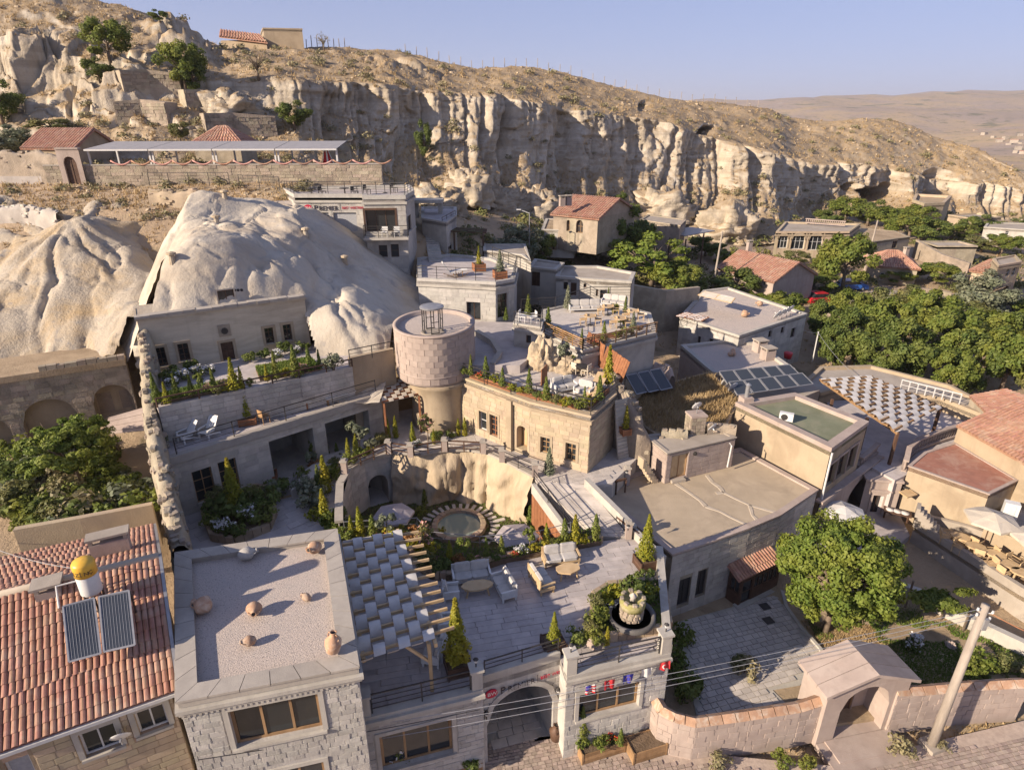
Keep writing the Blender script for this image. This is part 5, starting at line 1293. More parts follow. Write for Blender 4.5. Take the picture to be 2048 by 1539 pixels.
for i,(u,v)in enumerate(((434,446),(345,522),(690,525),(556,398),(612,470),(450,395))):
 h_=ROCK.ray_cast(Vector((0,0,HCAM)),ray(u,v).normalized())
 if h_[0]:t_=thing('rock_vent',f'{("first", "second", "third", "fourth", "fifth", "sixth")[i]} small capped stone vent standing on the white cone','vent',h_[0],'stone vents on the white cone');mb=MB();mb.lathe(h_[0]-Vector((0,0,.2)),[(.22,0),(.17,.45),(.16,.6)],9);mb.build('shaft',M['tuff_rough'],t_);mb=MB();mb.lathe(h_[0]+Vector((0,0,.4)),[(.3,0),(.28,.12),(0,.2)],9);mb.build('cap',M['tuff_warm'],t_)
W3=Wall(FW.at(FW.L-.02,0,-.6),FW.at(FW.L+1.25,0,-.35),ZC,12.4);o=dict(r=(.15,.95,ZC,11.95),depth=.5,kind='door',gm='dark_wood',fm='dark_wood');mb=MB();W3.skin(mb,[o]);mb.build('door_surround',M['cave_front'],ch);opening(W3,o,ch)
def rubble_wall(name,label,line,zb,w_,m,seed,cat='wall',nst=120,group=None):
 ''
 ps=[q if isinstance(q,Vector)else P(*q)for q in line];t=thing(name,label,cat,V3(ps[0],zb),group);seg=[0]
 for a,b in zip(ps,ps[1:]):seg.append(seg[-1]+V3(b-a,0).length)
 n=max(8,int(seg[-1]/.22));ss=np.linspace(0,seg[-1],n);X,Y,Z=[np.interp(ss,seg,[p[i]for p in ps])for i in range(3)]
 Z=Z+fbm(ss*.9,0,0,3,seed)*.3;tx,ty=np.gradient(X),np.gradient(Y);l_=np.hypot(tx,ty);nx_,ny_=ty/l_,-tx/l_;rows_=[]
 prof=[(-.62,None),(-.56,-.9),(-.5,-.3),(-.34,-.02),(0,.07),(.34,-.02),(.5,-.3),(.56,-.9),(.62,None)]
 for k,(a,dz)in enumerate(prof):
  jit=fbm(ss*1.7,k*3.3,0,3,seed+5)*.12
  rows_.append(np.stack([X+nx_*(a*w_+jit),Y+ny_*(a*w_+jit),np.full(n,zb)if dz is None else Z+dz+fbm(ss*2.2,k*1.3,0,2,seed+7)*.08],1))
 put('wall',np_mesh('wall',np.concatenate(rows_),grid_quads(len(prof),n),M[m],False),t)
 for i in range(nst):
  k=R.random()*(n-1);k0=int(k);a=R.choice((-.5,.5,.2,-.2,0,.4));zz=Z[k0]+(.05 if abs(a)<.35 else-R.uniform(.15,1.3))
  p=Vector((X[k0]+nx_[k0]*a*w_,Y[k0]+ny_[k0]*a*w_,zz));s3=R.uniform(.16,.32)
  put('stone',R.choice(stone_meshes(m,.16,'rub',.14)),t,mw=Matrix.Translation(p)@Matrix.Rotation(math.atan2(ty[k0],tx[k0])+R.uniform(-.3,.3),4,'Z')@Matrix.Diagonal((s3*1.4,s3,s3*.75,1)))
 return t
rubble_wall('boundary_wall','crumbling rubble wall running down between the hotel and the walled garden',[(288,665,12.6),(294,745,11.0),(301,830,9.7),(314,900,9.0),(328,955,8.5),(342,1020,7.9),(358,1088,7.4)],3.0,.7,'old_stone',3,nst=130)
# arched old house on the far left
HA,HB=P(-70,917,4.6),P(284,850,4.6);AW=Wall(HA,HB,4.2,9.5)
ah=thing('arched_house','old stone house with three recessed arches behind the walled garden','house',AW.at(AW.L/2,4.6));ops=[]
for r_ in((-44,838,26,905),(46,796,164,900),(190,767,281,870)):
 o=dict(r=list(AW.rect(*r_)),arch=True,depth=.9,kind='open',gm='old_stone');o['r'][2]=4.6;o['r'][1]=min(o['r'][1],AW.L-.1);o['r'][3]=min(o['r'][3],9.2);o['r'][0]=max(.05,o['r'][0]);ops.append(o)
mb=MB();AW.skin(mb,ops);mb.build('wall',M['old_stone'],ah)
for o in ops:opening(AW,o,ah)
AW2=Wall(AW.at(0,0,-.88),AW.at(AW.L,0,-.88),4.6,9.4);wo=[]
for r_ in((196,784,227,828),(241,778,263,816),(85,858,125,885),(0,880,20,910)):
 o=dict(r=list(AW2.rect(*r_)),depth=.12,kind='window',fm='wood',bars=(2,2));o['r'][0]=max(.05,o['r'][0]);o['r'][1]=min(o['r'][1],AW2.L-.05);wo.append(o)
mb=MB();AW2.skin(mb,wo);mb.build('inner_wall',M['yellow_render'],ah)
for o in wo:opening(AW2,o,ah)
stones(ah,AW,0,AW.L,4.6,9.45,.34,(.4,.8),.1,'old_stone',ops,160,j=.08,rough=.02)
mb=MB();mb.prism([AW.at(0,0,.1),AW.at(AW.L,0,.1),AW.at(AW.L,0,-4),AW.at(0,0,-4)],9.1,9.5);mb.build('roof',M['dry_soil'],ah)
x=AW.L*.52
while x<AW.L-.1:
 wd=R.uniform(.4,.7);mb=MB();AW.box(mb,x,min(x+wd-.03,AW.L),9.5,9.78+R.uniform(-.04,.06),-.3,.08);mb.build('coping_stone',M['old_stone'],ah);x+=wd
lt=thing('lean_to','lean-to of weathered sheets against the rubble wall','shed',P(240,890,4.6))
q=[P(218,835,7.3),P(288,815,7.6),P(303,860,6.9),P(205,870,6.6)]
for k in range(7):
 f0,f1=k/7,(k+1)/7-.01;mb=MB();a,b,c,e=q[0].lerp(q[3],f0),q[1].lerp(q[2],f0),q[1].lerp(q[2],f1),q[0].lerp(q[3],f1);dz=Vector((0,0,.03+.02*(k%2)));mb.hexa([e,c,b,a],[e+dz,c+dz,b+dz,a+dz]);mb.build('sheet',M['pink_stone'],lt)
for a in(q[3],q[0],q[2]):post(lt,V3(a,4.4),a,.12,'bark')
# round tower
TC=Vector((-4.99,38.1,0));TRx,TRy=2.56,3.0
tw=thing('round_tower','pink stone round tower with a gravel top and a glass kiosk','tower',(TC.x,TC.y,ZRW))
mb=MB();mb.lathe((TC.x,TC.y,0),[(TRx-.12,8.75),(TRx,8.9),(TRx,9.35),(TRx+.035,9.38),(TRx+.035,9.46),(TRx,9.5),(TRx,12.0),(TRx+.05,12.02),(TRx+.05,12.14),(TRx-.24,12.14),(TRx-.24,11.9)],56,0,None,1,TRy/TRx);mb.build('drum',M['tower_stone'],tw,True).data.polygons.foreach_set('use_smooth',[False]*0 or[True]*(len(mb.f)))
mb=MB();mb.lathe((TC.x,TC.y,11.8),[(TRx-.2,0),(TRx-.2,.12)],48,0,None,1,TRy/TRx);mb.build('gravel',M['gravel'],tw)
mb=MB();mb.lathe((TC.x+.3,TC.y-.1,0),[(2.1,5.0),(2.0,6.2),(2.0,7.5),(2.15,8.4),(2.4,8.8)],40,0,None,1,1.2);mb.build('rock_base',M['yellow_render'],tw,True)
items=[]
for k in range(8):
 z_,n=8.98+k*.385,30
 if k==1:z_-=.02
 for i in range(n):
  a=2*math.pi*(i+(k%2)*.5+R.uniform(-.06,.06))/n
  if math.sin(a)>.25:continue
  p=Vector((TC.x+math.cos(a)*(TRx-.03),TC.y+math.sin(a)*(TRy-.03),z_+.19));tg=Vector((-math.sin(a)*TRx,math.cos(a)*TRy,0));wd=tg.length*2*math.pi/n;tg.normalize();nr=Vector((tg.y,-tg.x,0));q=Matrix.Identity(4)
  for ci,ax in enumerate((tg*(wd-.008),-nr*.08,Vector((0,0,.378)))):
   for r_ in range(3):q[r_][ci]=ax[r_]
  q.translation=p;items.append(q)
place_pieces(tw,items,'tower_stone',300,'stone',.006,.014,'tower')
kc=P(866,664,11.92);kk=thing('glass_kiosk','round metal kiosk with a flat green lid on the tower top','kiosk',kc)
mb=MB();mb.lathe(kc+Vector((0,0,1.55)),[(.70,0),(.74,.03),(.74,.12),(.6,.17),(0,.2)],28);mb.build('lid',M['grey_metal'],kk)
for i in range(8):
 a=i*math.pi/4;mb=MB();mb.box((kc.x+math.cos(a)*.62,kc.y+math.sin(a)*.62,kc.z),(.06,.06,1.56));mb.build('post',M['iron'],kk)
for i in range(8):
 a,b=i*math.pi/4+.06,(i+1)*math.pi/4-.06
 if i%2:continue
 mb=MB();p,q=Vector((kc.x+math.cos(a)*.62,kc.y+math.sin(a)*.62,kc.z+.1)),Vector((kc.x+math.cos(b)*.62,kc.y+math.sin(b)*.62,kc.z+.1));mb.beam(p,q,.03,.05);mb.beam(p+Vector((0,0,.7)),q+Vector((0,0,.7)),.03,.04);mb.build('bar',M['iron'],kk)
mb=MB();mb.lathe(kc,[(.72,0),(.72,.05)],24);mb.build('base_ring',M['concrete'],kk)
pg2=pergola('pergola','small woven pergola at the foot of the pink tower',P(742,768,8.15),P(812,756,8.15),P(838,790,8.0),P(768,806,8.0),7,7,.09,'cream_fabric',(.1,.35),'red_wood',.06,.1)
for u,v in((768,806),(838,792)):p=P(u,v,7.95);post(pg2,V3(p,ZRW),p,.12,'red_wood')
cwl=low_wall('stub_wall','short wall with a rail between the cave court and the tower',[P(700,742,ZC-.3),P(788,722,ZC-.3)],.9,.3,'yellow_render',zb=ZRW)
railing('thin iron railing on the stub wall beside the tower',[P(700,725,ZC+.6),P(788,706,ZC+.6)],.8,rails=3)
# window building with the roof garden
ZW=9.0
wp=pts(ZW,(919,755),(1022,792),(1060,806),(1181,834),(1232,790),(1222,740),(1150,690),(1060,690),(950,715))
wbld,wws,_=flat_house('window_building','lit yellow stone building with arched door and a planted roof terrace','building',None,ZW,ZRW-.3,'yellow_stone','paver_light',[(959,823,974,860,'window',dict(fm='white_metal',bars=(1,2),depth=.25,mg=.1,surround='yellow_render')),(980,830,996,872,'door',dict(fm='red_wood',gm='glass',bars=(2,4),depth=.25,mg=.1,surround='yellow_render')),(1033,852,1055,899,'door',dict(arch=.35,depth=.9,fm='wood',gm='pale_wood',mg=.1)),(1081,874,1100,906,'window',dict(fm='wood',bars=(2,3),depth=.25,mg=.15,surround='yellow_render')),(1131,886,1152,922,'window',dict(fm='wood',bars=(2,3),depth=.25,mg=.15,surround='yellow_render'))],.12,poly=wp,edge=.35,cornice='yellow_render')
for i,W in enumerate(wws):
 if W.n.y<-.3:stones(wbld,W,0,W.L,ZRW,ZW-.45,.27,(.35,.7),.07,'yellow_stone',_.get(id(W),()),150,j=.02,rough=.006)
mb=MB();W=wws[0];c=V3(wp[1]);mb.box((c.x,c.y-.02,ZRW),(.42,.5,ZW-ZRW-.2),math.atan2(W.d.y,W.d.x));mb.build('pilaster',M['yellow_render'],wbld)
rf=[o for o in wbld.children if o.name.startswith('roof')][0]
pave(rf,wp,ZW+.04,(.6,.4),rad(20),'paver_light',120)
railing('black iron railing round the planted roof terrace of the window building',[V3(wp[0],ZW+.12),V3(wp[1],ZW+.12),V3(wp[3],ZW+.12),V3(wp[4],ZW+.12)],.95,post_every=1.9,rails=4)
def flight(name,label,p0,p1,w_,n,m,cat='stairs',zb=None,solid=True):
 p0,p1=Vector(p0),Vector(p1);t=thing(name,label,cat,p0);d=V3(p1-p0,0);L=d.length;d.normalize();s_=Vector((-d.y,d.x,0))*w_/2
 for i in range(n):
  a,b=p0+d*L*i/n,p0+d*L*(i+1)/n;z=p0.z+(p1.z-p0.z)*(i+1)/n;zb_=z-.6 if zb is None else zb
  mb=MB();mb.hexa([V3(a-s_,zb_),V3(b-s_,zb_),V3(b+s_,zb_),V3(a+s_,zb_)]if True else 0,[V3(a-s_,z),V3(b-s_,z),V3(b+s_,z),V3(a+s_,z)]);mb.build('step',M[m],t)
 return t
flight('stairs','shaded stone stairs climbing right of the window building',P(1252,915,ZRW),P(1246,797,ZW),1.15,17,'grey_stone')
flight('stairs','wooden steps down through the court planting',P(590,1052,3.6),P(575,990,ZT+.05),1.1,8,'pale_wood')
flight('stairs','small stone steps beside the roof cabin',P(1310,960,4.4),P(1282,915,6.2),.55,8,'yellow_stone')
# UPPER HOTEL
ZH=18.05
pl_,pm_,pr0,pr1,ps_=PY(590,401,54),PY(726,401,54),PY(726,397,52.7),PY(810,395,53.0),PY(828,390,57)
hb,hws,hby=flat_house('upper_hotel_block','pale stone hotel block with lettered front, curtained windows and a roof terrace','building',None,ZH,11.5,'white_stone','paver',[(609,425,659,464,'window',dict(gm='curtain',fm='grey_metal',bars=(1,1),depth=.25)),(668,425,714,464,'window',dict(gm='curtain',fm='grey_metal',bars=(1,1),depth=.25)),(697,487,723,512,'window',dict(fm='dark_wood',bars=(2,1),depth=.3)),(729,420,791,464,'window',dict(fm='dark_wood',bars=(3,1),depth=.7,surround='dark_wood')),(758,490,775,514,'window',dict(fm='dark_wood',bars=(1,2))),(782,488,798,514,'window',dict(fm='dark_wood',bars=(1,2))),(815,430,823,462,'window',dict(fm='dark_wood',bars=(1,1)))],.3,poly=[pl_,pm_,pr0,pr1,ps_,PY(820,375,62),PY(565,384,60)],edge=.35,cornice='white_render')
for k in range(1,4):
 mb=MB()
 for W in hws[:4]:
  if W.n.y<0:W.box(mb,0,W.L,15.1-(k-1)*2.4,15.25-(k-1)*2.4,.003,.06)
 if k==1:mb.build('string_course',M['white_render'],hb)
for W in hws:
 if W.n.y<-.25:stones(hb,W,0,W.L,11.6,ZH-.45,.36,(.5,1.0),.06,'white_stone',[dict(o,mg=.08)for o in hby.get(id(W),())],110,j=.02,rough=.004)
sg2=thing('roof_sign','lettered sign with a red round emblem on the upper hotel block','sign',pl_)
Wl=Wall(pl_,pm_,11,ZH);sign(Wl,sg2,609,421,722,420,.56,0,0)
Wr=Wall(pr0,pr1,11,ZH)
bal=thing('balcony','hotel balcony with black railing and white chairs','balcony',Wr.at(0,15));mb=MB();Wr.box(mb,-.1,Wr.L+.15,14.9,15.08,.003,1.1);mb.build('floor',M['white_render'],bal)
rl=railing('black balcony railing on the upper hotel block',[Wr.at(-.05,15.08,.05),Wr.at(-.05,15.08,1.05),Wr.at(Wr.L+.1,15.08,1.05),Wr.at(Wr.L+.1,15.08,.05)],.95,post_every=1.2,rails=5)
def chair(p,rz,label,m='plastic_white',h=.85,group=None,name='chair',w_=.48,legm=None):
 t=thing(name,label,'chair',p,group,rz);mb=MB();mb.box((0,0,.42),(w_,w_,.05));mb.build('seat',M[m],t,local=True);mb=MB();mb.box((0,w_/2-.02,.5),(w_,.04,h-.5));mb.build('backrest',M[m],t,local=True)
 for sx in(-1,1):
  for sy in(-1,1):mb=MB();mb.box((sx*(w_/2-.03),sy*(w_/2-.03),0),(.04,.04,.42));mb.build('leg',M[legm or m],t,local=True)
  mb=MB();mb.box((sx*(w_/2),0,.62),(.04,w_,.03));mb.build('armrest',M[legm or m],t,local=True)
 return t
chair(Wr.at(1.6,15.08,.6),0,'left white chair on the upper hotel balcony',group='balcony chairs');chair(Wr.at(2.6,15.08,.6),0.1,'right white chair on the upper hotel balcony',group='balcony chairs')
railing('black railing round the top terrace of the hotel',[PY(566,384,59.8)*1,V3(pl_,0)+Vector((0,0,ZH+.3)),V3(pm_,ZH+.3),V3(pr1,ZH+.3),V3(ps_,ZH+.3)],.95,post_every=1.5,rails=5)
def bistro(p,rz,label,group,m='iron',r=.4):
 t=thing('bistro_table',label,'table',p,group,rz);mb=MB();mb.lathe((0,0,.7),[(r,0),(r,.04)],16);mb.build('tabletop',M[m],t,local=True);mb=MB();mb.tube([(0,0,0),(0,0,.7)],.03,6);mb.lathe((0,0,0),[(.22,0),(.2,.04),(.04,.06)],10);mb.build('pedestal',M['iron'],t,local=True);return t
for i,(u,v)in enumerate(((625,384),(690,384),(715,380),(770,376))):
 p=P(u,v+10,ZH);p.z=ZH;bistro(p,0,f'{ORD[i]} dark table from the left on the top hotel terrace','tables on the top terrace')
 chair(p+Vector((.8,.2,0)),1.2,f'dark chair beside the {ORD[i]} table on the top hotel terrace','iron',group='chairs on the top terrace')
U1=pts(12.5,(836,561),(991,569),(1028,562),(1034,540),(985,520),(900,512),(836,520))
u1,u1w,_=flat_house('terrace_block','pale stone block with a glass corner window under a sun terrace','building',None,12.5,8.5,'white_stone','paver',[(933,604,961,640,'door',dict(gm='glass',fm='dark_wood',bars=(2,1),depth=.4)),(995,587,1015,634,'window',dict(fm='dark_wood',bars=(2,3),depth=.25))],.22,poly=U1,edge=.3,cornice='white_render')
for W in u1w:
 if W.n.y<-.25:stones(u1,W,0,W.L,9.0,12.05,.34,(.5,1.0),.06,'white_stone',[dict(o,mg=.08)for o in _.get(id(W),())],110,j=.02,rough=.004)
railing('black railing on the sun terrace above the glass corner window',[V3(p,12.72)for p in U1[:5]],.95,post_every=1.6,rails=4)
rk=thing('rocking_chair','white cushioned swing chair on the sun terrace','chair',P(912,553,12.5),None,.5)
mb=MB();mb.beam((-.4,.3,.35),(.9,-.2,.55),.75,.1);mb.beam((-.45,.3,.35),(-.95,.45,1.15),.75,.1);mb.build('cushion',M['fabric'],rk,local=True)
for s_ in(-1,1):mb=MB();mb.tube([(-.9,.4*s_,.25),(-.3,.4*s_,.04),(.4,.4*s_,.04),(.9,.4*s_,.3)],.03,6);mb.build('rocker',M['wood'],rk,local=True);mb=MB();mb.tube([(0,.4*s_,.04),(-.2,.4*s_,.5)],.03,6);mb.tube([(.4,.4*s_,.04),(.4,.4*s_,.5)],.03,6);mb.build('strut',M['wood'],rk,local=True)
def crate(p,w_,h,rz,label,group=None,m='red_wood',soil=True,name='wooden_planter',d=None):
 t=thing(name,label,'planter',p,group,rz);d=d or w_
 for i,(x,y,a,b)in enumerate(((0,-d/2,w_,.04),(0,d/2,w_,.04),(-w_/2,0,.04,d-.04),(w_/2,0,.04,d-.04))):
  for k in range(3):mb=MB();mb.box((x,y,.02+k*h/3),(a,b,h/3-.015));mb.build('slat',M[m],t,local=True)
 for sx in(-1,1):
  for sy in(-1,1):mb=MB();mb.box((sx*w_/2,sy*d/2,0),(.07,.07,h+.04));mb.build('corner_post',M[m],t,local=True)
 mb=MB();mb.box((0,0,.05),(w_-.05,d-.05,h-.1));mb.build('soil',M['soil'],t,local=True)
 return t
def potted(u,v,z,key,h,w_=.6,hp=.45,lab='',grp='potted conifers',nm='conifer',m='red_wood',wid=1.0):
 p=P(u,v,z);crate(p,w_,hp,.3,'planter box of the '+lab,grp+' planters',m);return plant(key,p+Vector((0,0,hp-.06)),h,lab,'conifer',nm,grp,wid)
potted(958,541,12.5,'thuja_gold',1.5,.9,.6,'golden conifer at the back of the sun terrace')
potted(1000,556,12.5,'spruce',1.7,.9,.6,'grey green conifer at the corner of the sun terrace')
sw=flat_house('side_block','tall plain stone block with stairs beside the upper hotel','building',None,15.4,11,'white_stone','paver',[(897,490,905,512,'window',dict(fm='dark_wood'))],.15,poly=[PY(845,462,60),PY(893,468,57.5),PY(913,448,62),PY(913,440,68),PY(845,440,68)],edge=.25)
railing('black railing on the plain block right of the upper hotel',[PY(885,455,58),PY(911,440,62)],.9,rails=4)
flight('stairs','white outdoor stairs beside the upper hotel block',P(872,524,12.5),PY(862,470,60),1.2,12,'white_stone')
gz=thing('gate_canopy','tall gate canopy on two piers above the plain block','canopy',PY(880,440,62))
for u in(833,881):post(gz,PY(u,435,64),PY(u,404,64),.45,'white_render','pier')
mb=MB();mb.beam(PY(826,401,64),PY(886,401,64),2.0,.3);mb.build('lintel',M['white_render'],gz)
dp=pergola('pergola','dark timber pergola hung with plants behind the sun terrace',PY(900,455,62),PY(968,458,62),PY(966,466,59),PY(905,463,59),5,4,.03,'leaf_dark',(.3,.3),'dark_wood',.1,.16)
for u,v,Y in((966,468,59),(908,465,59)):p=PY(u,v,Y);post(dp,V3(p,11.5),p,.16,'dark_wood')
# planter garden terrace
Z2=10.3
T2=pts(Z2,(1088,668),(1165,704),(1312,668),(1300,628),(1190,600),(1085,622))
t2,t2w,_=flat_house('planter_terrace','white walled garden terrace with brown planter rails and tables','terrace',None,Z2,7.5,'white_render','paver_light',[],.12,poly=T2,edge=.25,cornice='white_render')
for i,(a,b)in enumerate(((0,1),(1,2))):
 p,q=V3(T2[a],Z2+.12),V3(T2[b],Z2+.12);railing(('left','right')[i]+' run of brown slatted planter rail on the garden terrace',[p,q],.75,'slatted_rail',1.0,'wood',5,r=.04)
U2=pts(9.6,(935,640),(1030,655),(1045,700),(1060,712),(960,735),(930,720))
slab('upper_court_floor','shaded grey court between the tower and the sun terrace block',[V3(P(850,640,9.6)),V3(P(1060,645,9.6)),V3(P(1100,700,9.6)),V3(P(1060,715,9.6)),V3(P(1040,730,9.6)),V3(P(930,730,9.6))],6,9.6,'paver')
flight('stairs','dark stone steps beside the pink tower',P(967,728,9.0),P(962,705,9.62),1.6,4,'grey_stone')
low_wall('curved_wall','curved white kerb wall in the shaded upper court',[P(948,668,9.6),P(985,690,9.6),P(1000,715,9.6),P(985,738,9.3)],.35,.25,'white_render','cap_stone',zb=8.5)
cb=flat_house('corner_terrace','small raised corner terrace with a white cornice and two chairs','terrace',None,11.2,8.5,'white_render','paver',[(1052,670,1062,686,'window',dict(fm='dark_wood',bars=(1,1)))],.1,poly=pts(11.2,(1028,648),(1082,656),(1086,640),(1035,628)),edge=.2,cornice='white_render')
railing('black railing on the small corner terrace',[P(1029,648,11.3),P(1081,656,11.3),P(1085,641,11.3)],.9,rails=4)
chair(P(1045,644,11.2),1.3,'left white chair on the small corner terrace',group='corner terrace chairs');chair(P(1066,646,11.2),-1.3,'right white chair on the small corner terrace',group='corner terrace chairs')
def boulder(p,s3,label,seed,m='tuff_warm',name='boulder',cat='rock',group=None,flat=.8):
 n1,n2=60,36;th_=np.linspace(0,2*np.pi,n1);ph=np.linspace(-.35,1,n2);T_,Q=np.meshgrid(th_,ph)
 rr=np.sqrt(np.clip(1-np.clip(Q,0,1)**2,0,1));rr=np.where(Q<0,1-Q*.25,rr);x,y,z=rr*np.cos(T_),rr*np.sin(T_),Q
 wv_=fbm(x*2+seed,y*2,z*2,3,seed+5)*.5;qx,qy,qz=[np.floor(a*2.6+wv_*2+seed).astype(np.int64)for a in(x,y,z)]
 f=1+.5*fbm(x*1.4+seed,y*1.4,z*1.4,3,seed)+.28*fbm(x*4,y*4,z*3+seed,4,seed+1)+.3*(_h(qx,qy,qz,seed)-.5)
 o=put(name,np_mesh(name,np.stack([x*f*s3[0],y*f*s3[1],z*f*s3[2]],-1).reshape(-1,3),grid_quads(n2,n1),M[m],False),mw=Matrix.Translation(p));tag(o,label,cat,group);return o
boulder(Vector((-23.9,40.0,9.8)),(1.2,1.2,2.6),'white rock shoulder between the mound and the cave house',17,'tuff','rock_outcrop')
boulder(P(1086,735,9.0),(.85,.75,1.7),'pointed tuff rock standing on the planted roof terrace',3)
boulder(P(1140,740,9.0),(1.3,.9,.8),'broad tuff rock between the roof terrace and the screens',8)
boulder(P(1195,758,8.6),(1.2,.8,.6),'low tuff rock sloping down to the plank ramp',12)
def screen(label,uvz,h,m='red_wood',bw=.16,group='vertical board screens',zoff=0):
 ps=[P(*q)for q in uvz];t=thing('board_screen',label,'fence',ps[0],group)
 for a,b in zip(ps,ps[1:]):
  L=(b-a).length;n=max(1,int(L/bw));d=(b-a)/n
  for k in range(n):
   p,q=a+d*(k+.04),a+d*(k+.96);mb=MB();hh=h+R.uniform(-.03,.03);mb.beam(p+Vector((0,0,hh/2)),q+Vector((0,0,hh/2)),.035,hh);mb.build('board',M[m],t)
 return t
screen('red brown board screen running down beside the roof terrace',[(1172,708,9.4),(1205,738,9.0),(1250,770,8.4)],1.7)
screen('short red brown board screen below the garden terrace',[(1172,710,9.2),(1243,704,9.2)],1.5)
screen('narrow brown folding screen among the plants of the roof terrace',[(1082,772,9.05),(1094,760,9.05)],1.1)
ws=thing('white_cylinder','tall white insulated water cylinder below the garden terrace','water tank',P(1286,735,7.6));c=P(1286,735,7.6)
mb=MB();mb.lathe(c,[(.42,0),(.44,.05),(.44,2.1),(.4,2.15)],24);mb.build('drum',M['plastic_white'],ws,True);mb=MB();mb.lathe(c+Vector((0,0,2.15)),[(.4,0),(.25,.12),(0,.15)],20);mb.tube([c+Vector((.25,0,2.2)),c+Vector((.25,0,2.5))],.05,6);mb.build('lid',M['white_metal'],ws,True)
for k in range(3):mb=MB();mb.lathe(c+Vector((0,0,.5+.55*k)),[(.445,0),(.455,.02),(.445,.05)],24);mb.build('band',M['grey_metal'],ws)
for i in range(4):
 pass
chair(P(1152,748,ZW+.04),2.2,'left of the pair of pink white chairs by the broad tuff rock','cream_fabric',group='roof terrace chairs');chair(P(1172,752,ZW+.04),-2.2,'right of the pair of pink white chairs by the broad tuff rock','cream_fabric',group='roof terrace chairs')
bistro(P(1162,752,ZW+.04),0,'small table between the chairs by the broad tuff rock','roof terrace tables')
sofa('white draped daybed on the planted roof terrace',P(1128,782,ZW+.04),.4,1.5,2,group='roof terrace seats');sofa('white draped seat near the plank ramp of the roof terrace',P(1168,790,ZW+.04),-.6,1.1,1,group='roof terrace seats')
pr=thing('plank_ramp','leaning pale plank against the tuff rock on the roof terrace','plank',P(1200,770,ZW));mb=MB();mb.beam(P(1180,795,ZW+.3),P(1207,745,ZW+1.0),.7,.08);mb.build('plank',M['pale_wood'],pr)
for i,(u,v)in enumerate(((1180,650),(1240,655),(1215,630),(1265,640))):
 bistro(P(u,v,Z2),0,f'{ORD[i]} orange wood table from the left on the garden terrace' if i<2 else f'{"back left" if i == 2 else "back right"} orange wood table on the garden terrace','garden terrace tables','pale_wood',.5)
 chair(P(u+16,v,Z2),1.5,f'orange wood chair right of the {"first second back-left back-right".split()[i]} garden terrace table','pale_wood',group='garden terrace chairs');chair(P(u-14,v,Z2),-1.5,f'orange wood chair left of the {"first second back-left back-right".split()[i]} garden terrace table','pale_wood',group='garden terrace chairs')
sofa('white cushioned bench at the back of the garden terrace',P(1170,622,Z2),0.1,2.6,3,group='garden terrace benches');sofa('white cushioned bench beside the back planters of the garden terrace',P(1228,612,Z2),-.4,2.0,3,group='garden terrace benches')
railing('long black railing behind the garden terrace',[P(1042,622,Z2),P(1110,618,Z2),P(1180,596,Z2),P(1260,596,Z2)],.95,post_every=1.8,rails=4)
flat_house('grey_house','low shaded grey house with small dark windows behind the garden terrace','house',None,10.9,7.8,'white_render','concrete',[(1127,556,1136,579,'window',dict(fm='dark_wood',bars=(1,2))),(1141,564,1153,591,'door',dict(fm='dark_wood',gm='dark_wood')),(1167,566,1173,575,'window',dict(fm='dark_wood',bars=(1,1))),(1184,578,1196,592,'window',dict(fm='dark_wood',bars=(1,2))),(1200,580,1212,597,'window',dict(fm='dark_wood',bars=(1,2)))],.2,poly=pts(10.9,(1112,556),(1192,562),(1262,566),(1270,548),(1195,535),(1120,535)),edge=.3)
flat_house('grey_house','pale stone house with a dark door left of the low grey house','house',None,11.4,8,'white_render','concrete',[(1063,537,1080,572,'door',dict(fm='dark_wood',gm='dark_wood'))],.15,poly=pts(11.4,(1058,536),(1112,541),(1128,528),(1070,520)),edge=.3)
low_wall('terrace_wall','sunlit low stone wall beyond the grey house',[P(1262,592,7.6),P(1330,604,7.4),P(1395,596,7.2)],1.2,.4,'old_stone',zb=4)
mb=MB();pv=low_wall('slanted_wall','pale slanted retaining wall below the grey house',[P(1130,618,9.2),P(1200,618,9.0),P(1255,628,8.8)],.7,.4,'white_render',zb=7)
flat_house('blue_wall_block','shaded smooth block right of the sun terrace','building',None,13.0,8,'white_render','concrete',[],.1,poly=[PY(968,518,57),PY(1044,520,55),PY(1062,545,52),PY(1050,507,60),PY(968,505,60)],edge=.2)
